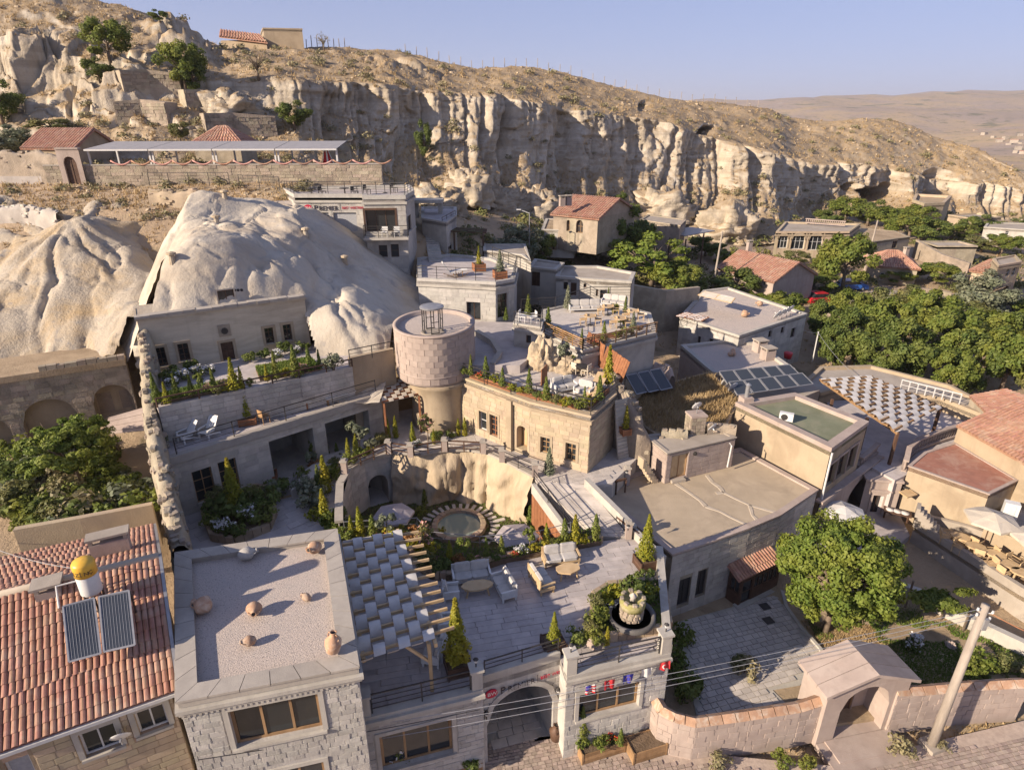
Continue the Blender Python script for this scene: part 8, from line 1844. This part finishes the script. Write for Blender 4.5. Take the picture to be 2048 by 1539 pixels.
rows([('standard_green',840,968,1.3),('standard_grey',925,985,1.0),('bush_dark',1000,985,.8),('bush_green',1040,1010,.8),('bush_pink',1020,1000,.6),('bush_olive',1052,1035,1.0),('bush_green',1048,1070,.9),('column_green',1060,1060,1.3),('bush_rust',990,965,.6),('bush_rust',960,962,.5),('bush_dark',860,985,.5),('column_gold',1012,1000,.9),('column_green',870,970,.8),('thuja_green',1025,1030,1.0),('bush_green',820,985,.7),('bush_gold',975,972,.5),('bush_green',905,968,.5),('thuja_gold',1058,1015,1.0),('bush_olive',1000,1078,.6),('bush_gold',880,1068,.4),('standard_pink',1035,995,1.2),('bush_green',840,1030,.7),('bush_dark',800,1040,.6),('column_green',850,1010,.9)],ZP,'plants round the pool','round the sunken pool',KL)
rows([('column_gold',698,918,1.3),('column_gold',714,912,1.3),('bush_gold',738,908,.6),('bush_green',726,912,.6),('standard_grey',720,900,1.5),('column_gold',777,878,1.3),('column_gold',792,876,1.3),('bush_olive',765,886,.8),('thuja_gold',826,884,1.1),('standard_pink',856,882,1.6),('bush_dark',874,880,.7),('bush_white',838,892,.5),('column_gold',868,888,.8),('column_gold',917,872,1.1),('column_gold',930,872,1.1),('bush_dark',900,876,.6),('spruce',1098,948,1.6),('bush_green',700,928,.7),('bush_grey',745,895,.7)],ZRW,'plants on the ring wall walkway','on the walkway above the sunken garden',KL)
potted(1250,868,7.0,'column_gold',1.5,.5,.4,'slim golden conifer in a box beside the shaded stairs')
CB=pts(ZT,(408,1035),(425,990),(480,978),(540,985),(552,1030),(540,1060),(470,1088),(425,1080))
cbed=thing('court_bed','oval flower bed with a brown stone kerb in the lower court','flower bed',P(480,1035,ZT));mb=MB();mb.prism(CB,ZT-.1,ZT+.4);mb.build('soil',M['soil'],cbed)
for a,b in zip(CB,CB[1:]+CB[:1]):
 n=max(1,round((b-a).length/.4))
 for k in range(n):mb=MB();p,q=a.lerp(b,k/n),a.lerp(b,(k+.94)/n);hh=.45+R.uniform(-.03,.05);mb.beam(p+Vector((0,0,hh/2)),q+Vector((0,0,hh/2)),.2,hh);mb.build('kerb_stone',M['brown_stone'],cbed)
rows([('thuja_biggold',474,1022,2.4),('bush_dark',440,1030,1.2),('bush_dark',470,1030,1.4),('bush_dark',505,1025,1.3),('bush_olive',450,1015,1.2),('bush_olive',500,1005,1.0),('bush_white',460,1065,.8),('bush_white',435,1062,.7),('bush_white',500,1045,.9),('bush_white',520,1030,.8),('bush_dark',530,1040,1.0),('bush_green',425,1050,.8),('bush_dark',480,1070,.7),('bush_dark',540,1012,1.1)],ZT+.38,'plants in the oval court bed','in the oval bed of the lower court',KL)
rows([('bush_grey',610,985,1.2),('bush_grey',622,1010,1.3),('bush_dark',560,990,1.2),('bush_grey',545,1000,1.1),('thuja_dark',640,985,1.4),('bush_rust',636,935,1.0),('bush_green',612,960,1.0),('standard_grey',625,945,1.3),('column_gold',652,1050,1.7),('column_gold',653,985,1.9),('bush_olive',640,1010,1.0),('bush_green',665,1055,1.0),('bush_gold',632,1040,.8),('bush_olive',670,940,.9),('bush_green',660,960,.9),('standard_green',630,925,1.5),('bush_dark',690,925,.7),('column_green',653,912,1.0),('bush_green',665,1080,.9),('bush_dark',680,1040,.8),('bush_olive',690,1060,.8),('column_green',675,915,.9)],ZT,'plants beside the wooden steps','beside the wooden court steps',KL)
potted(539,962,ZT,'thuja_big',2.0,.85,.5,'dense conifer in a box in front of the loggia')
def adirondack(p,rz,label):
 t=thing('deck_chair',label,'deck chair',p,'white slatted deck chairs',rz)
 for k in range(5):mb=MB();mb.beam((-.24+k*.12,.1,.38),(-.24+k*.12,.55,1.05),.1,.03,0,(0,-1,.5));mb.build('back_slat',M['plastic_white'],t,local=True);mb=MB();mb.beam((-.24+k*.12,-.5,.42),(-.24+k*.12,.12,.34),.1,.03);mb.build('seat_slat',M['plastic_white'],t,local=True)
 for s_ in(-1,1):mb=MB();mb.box((s_*.33,-.05,.55),(.12,.75,.03));mb.build('armrest',M['plastic_white'],t,local=True);mb=MB();mb.box((s_*.31,-.4,0),(.05,.08,.55));mb.beam((s_*.28,-.5,.38),(s_*.28,.5,.05),.04,.1);mb.build('leg',M['plastic_white'],t,local=True)
adirondack(P(378,880,ZD),-.6,'left white slatted deck chair on the roof deck');adirondack(P(420,872,ZD),-.3,'right white slatted deck chair on the roof deck')
slab_table('round wooden table between the potted conifers on the roof deck',P(554,826,ZD),.7,1.3,.8,.75,None);chair(P(530,845,ZD),2.5,'wooden stool in front of the round table on the roof deck','wood');bk=thing('deck_bench','white slatted bench with a leaning board on the roof deck','bench',P(680,800,ZD),None,.75);mb=MB();mb.box((0,0,.4),(2.0,.6,.06));mb.build('seat',M['plastic_white'],bk,local=True);mb=MB();mb.beam((0,.35,.5),(0,.5,1.4),2.0,.06,0,(0,-1,0));mb.build('backrest',M['pale_wood'],bk,local=True)
for s_ in(-1,1):mb=MB();mb.box((s_*.9,0,0),(.08,.5,.4));mb.build('leg',M['wood'],bk,local=True)
potted(497,845,ZD,'thuja_gold',1.7,.9,.4,'left golden conifer in a box on the roof deck');potted(600,815,ZD,'thuja_gold',1.7,.9,.4,'right golden conifer in a box on the roof deck')
rows([('bush_dark',352,858,1.2),('bush_grey',365,835,1.3),('bush_pink',375,842,.8),('bush_dark',330,880,.9),('thuja_green',340,862,1.2),('thuja_gold',640,800,1.0),('bush_green',650,796,.6),('bush_gold',560,812,.4),('thuja_green',705,770,1.1),('bush_green',690,778,.6),('bush_white',440,842,.6),('column_green',425,850,1.0)],ZD,'plants on the roof deck','at the left end of the roof deck',KL)
LW=pts(ZC,(322,810),(400,793),(488,774),(470,760),(400,772),(318,790));LW2=pts(ZC,(520,762),(640,740),(622,722),(512,742))
for i,L in enumerate((LW,LW2)):slab('lawn_bed',('left','right')[i]+' lawn bed of the cave court',L,ZC-.1,ZC+.12+.2*i,'soil');blades('lawn_grass',('left','right')[i]+' patch of lawn in front of the cave house',L,ZC+.12+.2*i,3500,.1,'grass',None,w_=.04)
rows([('thuja_green',315,805,1.6),('thuja_green',355,798,1.3),('thuja_gold',470,780,1.5),('standard_green',405,788,1.0),('bush_pink',418,785,.5),('thuja_green',553,758,1.3),('thuja_green',592,752,1.5),('thuja_green',620,742,1.3),('bush_pink',600,748,.6),('bush_white',365,758,.8),('bush_white',400,752,.8),('bush_white',420,745,.7),('bush_dark',385,745,.9),('bush_dark',345,758,.8),('bush_dark',500,722,.7),('bush_dark',530,715,.7),('bush_white',555,715,.6),('bush_dark',570,705,.8),('bush_white',590,706,.6),('bush_dark',605,700,.7),('bush_grey',668,740,1.0),('bush_white',345,770,.6),('bush_olive',440,785,.5),('thuja_gold',335,806,1.0),('thuja_green',385,792,1.1),('thuja_green',430,785,1.1),('bush_gold',455,782,.5),('thuja_gold',535,762,.9),('bush_gold',575,752,.5),('thuja_green',640,738,1.0),('bush_pink',450,778,.5),('bush_green',500,772,.5),('column_gold',485,778,1.1)],ZC+.1,'plants of the cave court','in front of the cave house',KL)
def long_planter(label,a,b,h=.4):
 t=thing('long_planter',label,'planter',a,'long planters');d=(b-a).normalized();s_=Vector((-d.y,d.x,0))*.25
 for o in(s_,-s_):
  for k in range(3):mb=MB();z=Vector((0,0,h*(k+.5)/3));mb.beam(a+o+z,b+o+z,.04,h/3-.015);mb.build('slat',M['red_wood'],t)
 mb=MB();mb.beam(a+Vector((0,0,h*.4)),b+Vector((0,0,h*.4)),.46,h*.8);mb.build('soil',M['soil'],t)
ctr=sum((V3(p,0)for p in wp),Vector())/len(wp)
ins=lambda p,k,z:V3(V3(p,0).lerp(ctr,k),z)
for i,(a,b)in enumerate(((0,1),(1,3),(3,4))):long_planter(('left','front','right')[i]+' long planter inside the railing of the roof terrace',ins(wp[a],.13,ZW+.04).lerp(ins(wp[b],.13,ZW+.04),.05),ins(wp[a],.13,ZW+.04).lerp(ins(wp[b],.13,ZW+.04),.95))
rows([('thuja_green',942,750,1.1),('thuja_green',972,757,1.2),('thuja_green',1005,772,1.0),('thuja_green',1058,786,1.2),('thuja_green',1092,800,1.1),('bush_gold',990,765,.6),('bush_gold',1024,780,.45),('bush_gold',1040,784,.4),('bush_dark',1075,795,.5),('bush_gold',1130,812,.6),('bush_olive',1110,806,.6),('thuja_green',1168,815,1.1),('bush_gold',1182,810,.6),('thuja_green',1198,800,1.3),('bush_green',1150,815,.6),('thuja_gold',1216,768,1.9),('bush_red',960,755,.4),('bush_green',930,748,.5),('standard_grey',1130,735,1.3),('bush_dark',1145,725,.6)],ZW+.4,'plants of the roof terrace','on the planted roof terrace',KL)
rows([('thuja_green',1096,655,1.3),('bush_gold',1112,668,.6),('bush_rust',1128,675,.6),('bush_green',1140,682,.5),('thuja_green',1163,690,1.1),('thuja_green',1207,685,1.1),('bush_gold',1236,675,.6),('bush_green',1250,672,.6),('bush_olive',1262,668,.6),('spruce',1266,655,1.1),('bush_gold',1228,625,.7),('thuja_green',1250,625,1.2),('thuja_green',1216,604,.9),('bush_gold',1246,648,.6),('bush_red',1192,690,.4),('spruce',1135,618,1.4),('bush_rust',1280,662,.5)],Z2+.1,'plants of the garden terrace','on the garden terrace',KL)
rows([('thuja_gold',913,632,1.3),('thuja_dark',1056,640,1.7),('thuja_green',1012,640,.8)],9.6,'plants of the upper court','in the upper court',KL)
potted(1060,700,9.0,'column_green',1.4,.6,.5,'slim conifer in a red cloth wrapped box by the tuff rock',m='red_cloth')
FBp=pts(ZT,(1180,1288),(1185,1200),(1215,1180),(1325,1170),(1338,1262))
fbd=thing('fountain_bed','raised green bed round the mossy fountain','flower bed',P(1260,1230,ZT));mb=MB();mb.prism(FBp,ZT-.02,ZT+.4);mb.build('soil',M['soil'],fbd)
for a,b in zip(FBp,FBp[1:]+FBp[:1]):
 n=max(1,round((b-a).length/.4))
 for k in range(n):mb=MB();p,q=a.lerp(b,k/n),a.lerp(b,(k+.94)/n);hh=.46+R.uniform(-.02,.04);mb.beam(p+Vector((0,0,hh/2)),q+Vector((0,0,hh/2)),.2,hh);mb.build('kerb_stone',M['brown_stone'],fbd)
blades('bed_grass','green grass around the mossy fountain',FBp,ZT+.4,4000,.1,'grass',fbd,w_=.03)
fc=P(1262,1236,ZT+.4);fo_=thing('fountain','mossy stone fountain in a dark round basin','fountain',fc)
mb=MB();mb.lathe(fc,[(.95,0),(1.0,.06),(1.0,.26),(.86,.26),(.8,.12)],32);mb.build('basin',M['grey_stone_dark'],fo_,True);mb=MB();mb.lathe(fc,[(.0,.16),(.84,.16)],32);mb.build('water',M['water'],fo_)
for rr_,zz,n in((.42,.2,12),(.42,.4,12),(.42,.6,12)):
 for k in range(n):a=6.283*(k+zz)/n;put('pedestal_stone',R.choice(stone_meshes('old_stone',.16,'rub',.14)),fo_,mw=Matrix.Translation(fc+Vector((math.cos(a)*rr_*.8,math.sin(a)*rr_*.8,zz)))@Matrix.Rotation(a,4,'Z')@Matrix.Diagonal((.3,.22,.2,1)))
mb=MB();mb.lathe(fc,[(.36,.1),(.36,.6),(.48,.62),(.54,.85),(.5,1.08),(.42,1.1),(.36,.95),(0,.9)],24);mb.build('bowl',M['moss_stone'],fo_,True);mb=MB();mb.lathe(fc,[(.14,.9),(.1,1.1),(.16,1.2),(.05,1.32),(0,1.36)],12);mb.build('spout',M['grey_stone'],fo_,True)
for k in range(8):a=k*.785;put('rim_stone',R.choice(stone_meshes('old_stone',.16,'rub',.14)),fo_,mw=Matrix.Translation(fc+Vector((math.cos(a)*.45,math.sin(a)*.45,1.09)))@Matrix.Rotation(a,4,'Z')@Matrix.Diagonal((.16,.2,.1,1)))
rows([('bush_gold',1232,1196,.7),('bush_gold',1212,1208,.6),('bush_olive',1195,1220,.7),('bush_green',1190,1245,.8),('bush_dark',1265,1190,1.0),('bush_gold',1300,1190,.6),('bush_green',1290,1200,.6),('column_gold',1213,1290,.9),('bush_green',1195,1285,.7),('bush_olive',1185,1268,.6),('bush_white',1218,1215,.4)],ZT+.4,'plants of the fountain bed','around the mossy fountain',KL)
boulder(P(1192,1287,ZT+.4),(.28,.24,.3),'small pink boulder in the fountain bed',6,'pink_stone');boulder(P(1286,1178,ZT),(.4,.3,.35),'left tan boulder behind the fountain',7);boulder(P(1308,1176,ZT),(.4,.35,.35),'right tan boulder behind the fountain',9)
potted(1289,1132,ZT,'thuja_biggold',2.5,.8,.5,'tall golden conifer at the right edge of the terrace',m='dark_wood');plant('bush_dark',P(1292,1165,ZT),.95,'dark green ball shrub below the tall golden conifer','shrub','shrub')
potted(916,1338,ZT,'thuja_biggold',3.0,.9,.55,'tall conifer beside the woven pergola at the terrace edge',m='dark_wood');potted(1107,1296,ZT,'thuja_biggold',1.5,.8,.45,'small golden conifer above the entrance sign',m='dark_wood');plant('bush_dark',P(1157,1288,ZT),1.0,'round dark shrub above the entrance','shrub','shrub')
# walled garden on the left
plant('tree_fig',P(165,985,4.6),4.6,'bright broad fig tree in the walled garden','tree','fig_tree',None,1.15)
GL=[('bush_green',R.uniform(0,290),0,0)for _ in range(0)]
sp=[]
for i in range(72):
 v=R.uniform(905,1068);u=R.uniform(0,262+(v-905)*.28);k=R.choice(['bush_green','bush_dark','bush_olive','bush_grey','bush_green','bush_dark','bush_scrub']);sp.append((k,u,v,R.uniform(.8,1.7)))
rows(sp,4.55,'shrubs in the walled garden','in the walled garden',KL)
low_wall('garden_edge_wall','pale block wall between the walled garden and the tiled house',[P(40,1088,5.6),P(170,1064,5.6),P(312,1036,5.6)],.9,.3,'yellow_stone',zb=4)
# yard
plant('tree_round',P(1650,1262,ZY),6.5,'dense round green tree in the yard','tree','round_tree',None,1.02)
rows([('bush_scrub',1485,1345,1.0),('bush_olive',1475,1335,.9),('bush_green',1365,1290,1.1),('bush_green',1350,1340,1.2),('bush_dark',1370,1395,1.1),('bush_green',1382,1380,.9),('bush_green',1960,1330,.9),('bush_olive',2000,1335,.9),('bush_green',1940,1345,.8),('bush_scrub',2030,1345,.8)],ZY,'shrubs of the yard','in the yard',KL)
rows([('bush_scrub',1800,1505,.9),('bush_green',1560,1530,.6),('bush_scrub',1440,1535,.7),('bush_green',1610,1535,.6),('bush_scrub',1880,1500,.5)],.02,'weeds along the garden wall','along the street side of the garden wall',KL)
vt_=thing('vine_trellis','leafy vine spread over a low trellis right of the round tree','vine',P(1880,1230,ZY));C_,o_=blob(2600,26,tuple(P(1870,1195,2.0)),(2.3,1.0,.35),.3,.2);put('foliage',leaf_mesh('vine',C_,np.full(len(C_),.1),M['leaf_green'],.5,.7,o_),vt_)
for u,v in((1810,1215),(1880,1240),(1925,1262)):p=P(u,v,ZY);post(vt_,p,p+Vector((0,0,1.8)),.07,'bark')
# trees of the village and the slope
def vtree(key,u,vb,vtp,wpx,label,grp=None,name='village_tree'):
 p=G(u,vb)
 if p is None:return
 top=PY(u,vtp,p.y);h=max(1.0,top.z-p.z);d=p.y*CP-(p.z-HCAM)*SP;wd=wpx/F*d;base=.92
 return plant(key,p,h,label,'tree',name,grp,wd/(h*base))
VT=[('tree_grey',1032,532,446,105,'grey green willow like tree behind the sun terrace'),('tree_b',1085,530,468,60,'dark tree right of the grey green tree'),('tree_b',1238,530,416,125,'tall dark tree in front of the broad red roof'),('tree_open',1302,575,468,165,'spreading golden green tree left of the village pole'),('tree_a',1352,598,528,115,'bright green tree behind the slatted pergola'),('tree_c',1190,520,480,70,'low tree left of the tall dark tree'),('tree_b',1410,512,474,75,'small dark tree below the grey shed'),('tree_b',1470,598,540,110,'dark green tree in front of the long red roof'),('tree_a',1682,585,472,115,'tall green tree left of the hipped red roof'),('tree_a',1625,588,545,95,'low green tree beside the long red roof'),('tree_b',1580,585,552,80,'dark low tree beside the road wall'),('tree_a',1868,568,528,90,'green tree in front of the hipped red roof'),('tree_a',1790,566,540,80,'vine green tree under the hipped red roof'),('tree_grey',1950,640,540,130,'feathery grey green tree beside the road'),('tree_a',1565,640,588,90,'green tree just behind the white house'),('tree_c',1130,500,478,50,'bush like tree in front of the white ruin')]
for a in VT:vtree(*a,grp='village trees')
XV=[('tree_c',1150,612,585,60),('tree_a',1285,612,580,70),('tree_b',1335,565,525,70),('tree_a',1388,590,560,60),('tree_c',1105,515,490,60),('tree_a',1172,490,462,60),('tree_b',1265,482,445,70),('tree_c',1330,505,480,60),('tree_a',1445,530,500,60),('tree_b',1560,560,530,60),('tree_c',1592,530,500,60),('tree_a',1650,548,515,70),('tree_b',1720,615,585,70),('tree_c',1985,600,570,70),('tree_a',2035,640,600,80),('tree_b',1905,512,490,60),('tree_c',1215,600,572,60),('tree_a',1300,640,598,60),('tree_a',1500,612,585,60)]
XV.sort(key=lambda a:a[1])
for i,a in enumerate(XV):vtree(*a,f'{ORD[i]} low bushy tree from the left among the village houses','low trees among the houses','bushy_tree')
GV=[('tree_b',1640,690,604,77),('tree_a',1690,660,584,86),('tree_b',1700,735,624,111),('tree_c',1760,660,574,103),('tree_a',1770,720,604,120),('tree_b',1800,765,644,129),('tree_a',1840,690,584,120),('tree_a',1870,745,624,129),('tree_c',1915,680,594,111),('tree_a',1950,735,624,120),('tree_b',1930,790,674,120),('tree_a',2000,790,664,129),('tree_b',2020,740,634,111),('tree_c',2050,800,684,103),('tree_c',1820,640,569,94),('tree_a',1890,800,704,94),('tree_b',1740,770,674,94),('tree_b',1660,740,654,77)]
GV.sort(key=lambda a:a[1])
for i,a in enumerate(GV):vtree(*a,f'{ORD[i]} tree from the left in the big grove right of the white house','trees of the big grove','grove_tree')
UT=[('tree_a',1690,445,395,75),('tree_b',1735,452,402,80),('tree_a',1770,458,415,80),('tree_a',1815,480,430,90),('tree_b',1860,490,440,80),('tree_a',1900,480,445,90),('tree_b',1945,470,430,80),('tree_a',1835,455,410,70),('tree_b',1652,455,420,60),('tree_a',2000,510,470,80),('tree_c',1960,505,470,80),('tree_b',2030,470,440,60),('tree_a',1770,510,480,60)]
UT.sort(key=lambda a:a[1])
for i,a in enumerate(UT):vtree(*a,f'{ORD[i]} tree from the left below the cliff at the right','trees below the right cliff','orchard_tree')
for a in(('tree_a',222,130,40,95,'light green tree on the terrace slope'),('tree_a',372,185,85,95,'green tree leaning over the high stone walls'),('tree_b',392,190,120,60,'dark tree in the shade of the high stone walls'),('tree_b',200,165,118,60,'small dark tree below the light green slope tree'),('tree_b',590,258,205,75,'dark tree in the gully above the restaurant'),('tree_b',8,250,165,90,'dark tree at the left edge of the slope'),('tree_grey',22,312,248,110,'grey green tree left of the small red roof'),('tree_c',362,285,240,45,'small yellow green tree above the awnings'),('tree_c',105,270,235,90,'bright vine like tree behind the small red roof'),('tree_b',320,45,20,40,'lone shrub tree on the rocky skyline'),('tree_bare',648,102,65,36,'bare tree on the ridge beside the plain house'),('tree_bare',518,160,95,85,'dry brown bush below the ridge shed'),('tree_b',850,320,245,38,'dark bush in the cliff gully'),('tree_b',1240,410,385,30,'small dark bush at the foot of the cliff')):vtree(*a,grp='slope trees',name='slope_tree')
for i,(u,v,s3,m_,lb)in enumerate(((455,222,(3.6,2.3,2.8),'cliff_rock','tan rock knob right of the square dry stone wall'),(1000,410,(4.5,3.5,3.6),'cliff_rock','tan rock knoll left of the broad red roof'),(1075,425,(3.4,2.6,3.2),'cliff_rock','tan rock tooth beside the broad red roof'),(1500,208,(4,3,2.6),'cliff_rock','dark rock tooth on the ridge skyline'),(1455,462,(6,4,4.5),'cliff_rock','broad rock mass with a ledge below the cliff'),(880,420,(3,2.4,3),'cliff_rock','pale rock beside the gate frame'),(1330,420,(5,3.5,4),'cliff_rock','rock buttress behind the grey shed'),(940,385,(3.2,2.6,4),'cliff_rock','tan rock tooth at the foot of the cliff'))):
 p=G(u,v)
 if p:boulder(p-Vector((0,0,s3[2]*.15)),s3,lb,20+i*3,m_,'rock_outcrop','rock','rock outcrops')
 # ground cover
def scatter(name,label,n,box,m,kind,smin,smax,seed,nzmin=.55,mask=None):
 rr=random.Random(seed);Cs=[];S_=[]
 for _ in range(n*3):
  if len(Cs)>=n:break
  u,v=rr.uniform(box[0],box[2]),rr.uniform(box[1],box[3]);h=LAND.ray_cast(Vector((0,0,HCAM)),ray(u,v).normalized())
  if h[0]is None or abs(h[1].z)<nzmin or h[0].y>260 or(mask and not mask(u,v,h[0])):continue
  Cs.append(h[0]);S_.append(rr.uniform(smin,smax)*(1+h[0].y/160))
 C=np.array([tuple(c)for c in Cs]);S_=np.array(S_);k=len(C)
 if kind=='tuft':
  q=5;C2=np.repeat(C,q,0)+RN.normal(size=(k*q,3))*np.repeat(S_,q)[:,None]*np.array([.5,.5,0]);hh=np.repeat(S_,q)*RN.uniform(.5,1.2,k*q);a=RN.uniform(0,6.28,k*q);d=np.stack([np.cos(a),np.sin(a),0*a],1)*(hh*.22)[:,None];C2[:,2]-=.05
  tip=C2+np.stack([RN.normal(size=k*q)*hh*.4,RN.normal(size=k*q)*hh*.4,hh],1);me=np_mesh(name,np.stack([C2-d,C2+d,tip],1).reshape(-1,3),np.arange(k*q*3).reshape(-1,3),M[m])
 elif kind=='clump':
  q=60;off=RN.normal(size=(k*q,3));off/=np.linalg.norm(off,axis=1)[:,None];off*=RN.uniform(.4,1,(k*q,1));off[:,2]=np.abs(off[:,2])*.8;s2=np.repeat(S_,q)[:,None];me=leaf_mesh(name,np.repeat(C,q,0)+off*s2,s2[:,0]*.18,M[m],.4,.6,off)
 else:
  vv=[];ff=[];b0=[]
  for mm in stone_meshes(m,.3,'rocks',.2):
   co=np.empty(len(mm.vertices)*3,np.float32);mm.vertices.foreach_get('co',co);b0.append((co.reshape(-1,3),[list(p.vertices)for p in mm.polygons]))
  n0=0
  for i in range(k):
   co,fa=b0[i%5];a=rr.uniform(0,6.28);Rm=np.array([[math.cos(a),-math.sin(a),0],[math.sin(a),math.cos(a),0],[0,0,1]]);vv.append((co*np.array([1.3,1,.7])*S_[i])@Rm.T+C[i]);ff.extend([[x+n0 for x in f]for f in fa]);n0+=len(co)
  me=bpy.data.meshes.new(name);me.from_pydata(np.concatenate(vv).tolist(),[],ff);me.materials.append(M[m]);me.update()
 o=put(name,me);return tag(o,label,name.replace('_',' '),kind='stuff')
scatter('hill_grass','dry yellow grass tufts over the hillside and its ledges',10000,(0,0,2048,420),'dry_grass','tuft',.10,.26,1,.74)
scatter('village_grass','dry grass tufts on open ground between the village houses',7000,(0,330,2048,780),'dry_grass','tuft',.1,.26,2,.6)
scatter('hill_scrub','low grey green scrub dotted over the hillside',420,(0,30,2048,440),'scrub','clump',.25,.7,3,.66)
scatter('village_scrub','green scrub between the village houses',520,(900,430,2048,640),'leaf_olive','clump',.3,.9,4,.5)
scatter('hill_rubble','loose tan stones strewn over the hillside',800,(0,0,2048,440),'tuff_warm','rock',.10,.32,5,.72)
scatter('street_weeds','weeds and dry grass at the foot of the garden wall',700,(1330,1440,2048,1539),'dry_grass','tuft',.1,.2,6,.5)
# thin summer haze over the land
hz=MB();hz.box((0,6500,-60),(27000,27000,330));m_,t_,b_=new_mat('haze');t_.nodes.remove(b_)
pv_=nd(t_,'ShaderNodeVolumePrincipled');pv_.inputs['Color'].default_value=(.86,.86,.93,1);pv_.inputs['Density'].default_value=.00012;pv_.inputs['Anisotropy'].default_value=.2
t_.links.new(pv_.outputs[0],t_.nodes['Material Output'].inputs['Volume'])
tag(hz.build('haze',m_),'thin pale haze in the air over the valley','haze',kind='stuff')
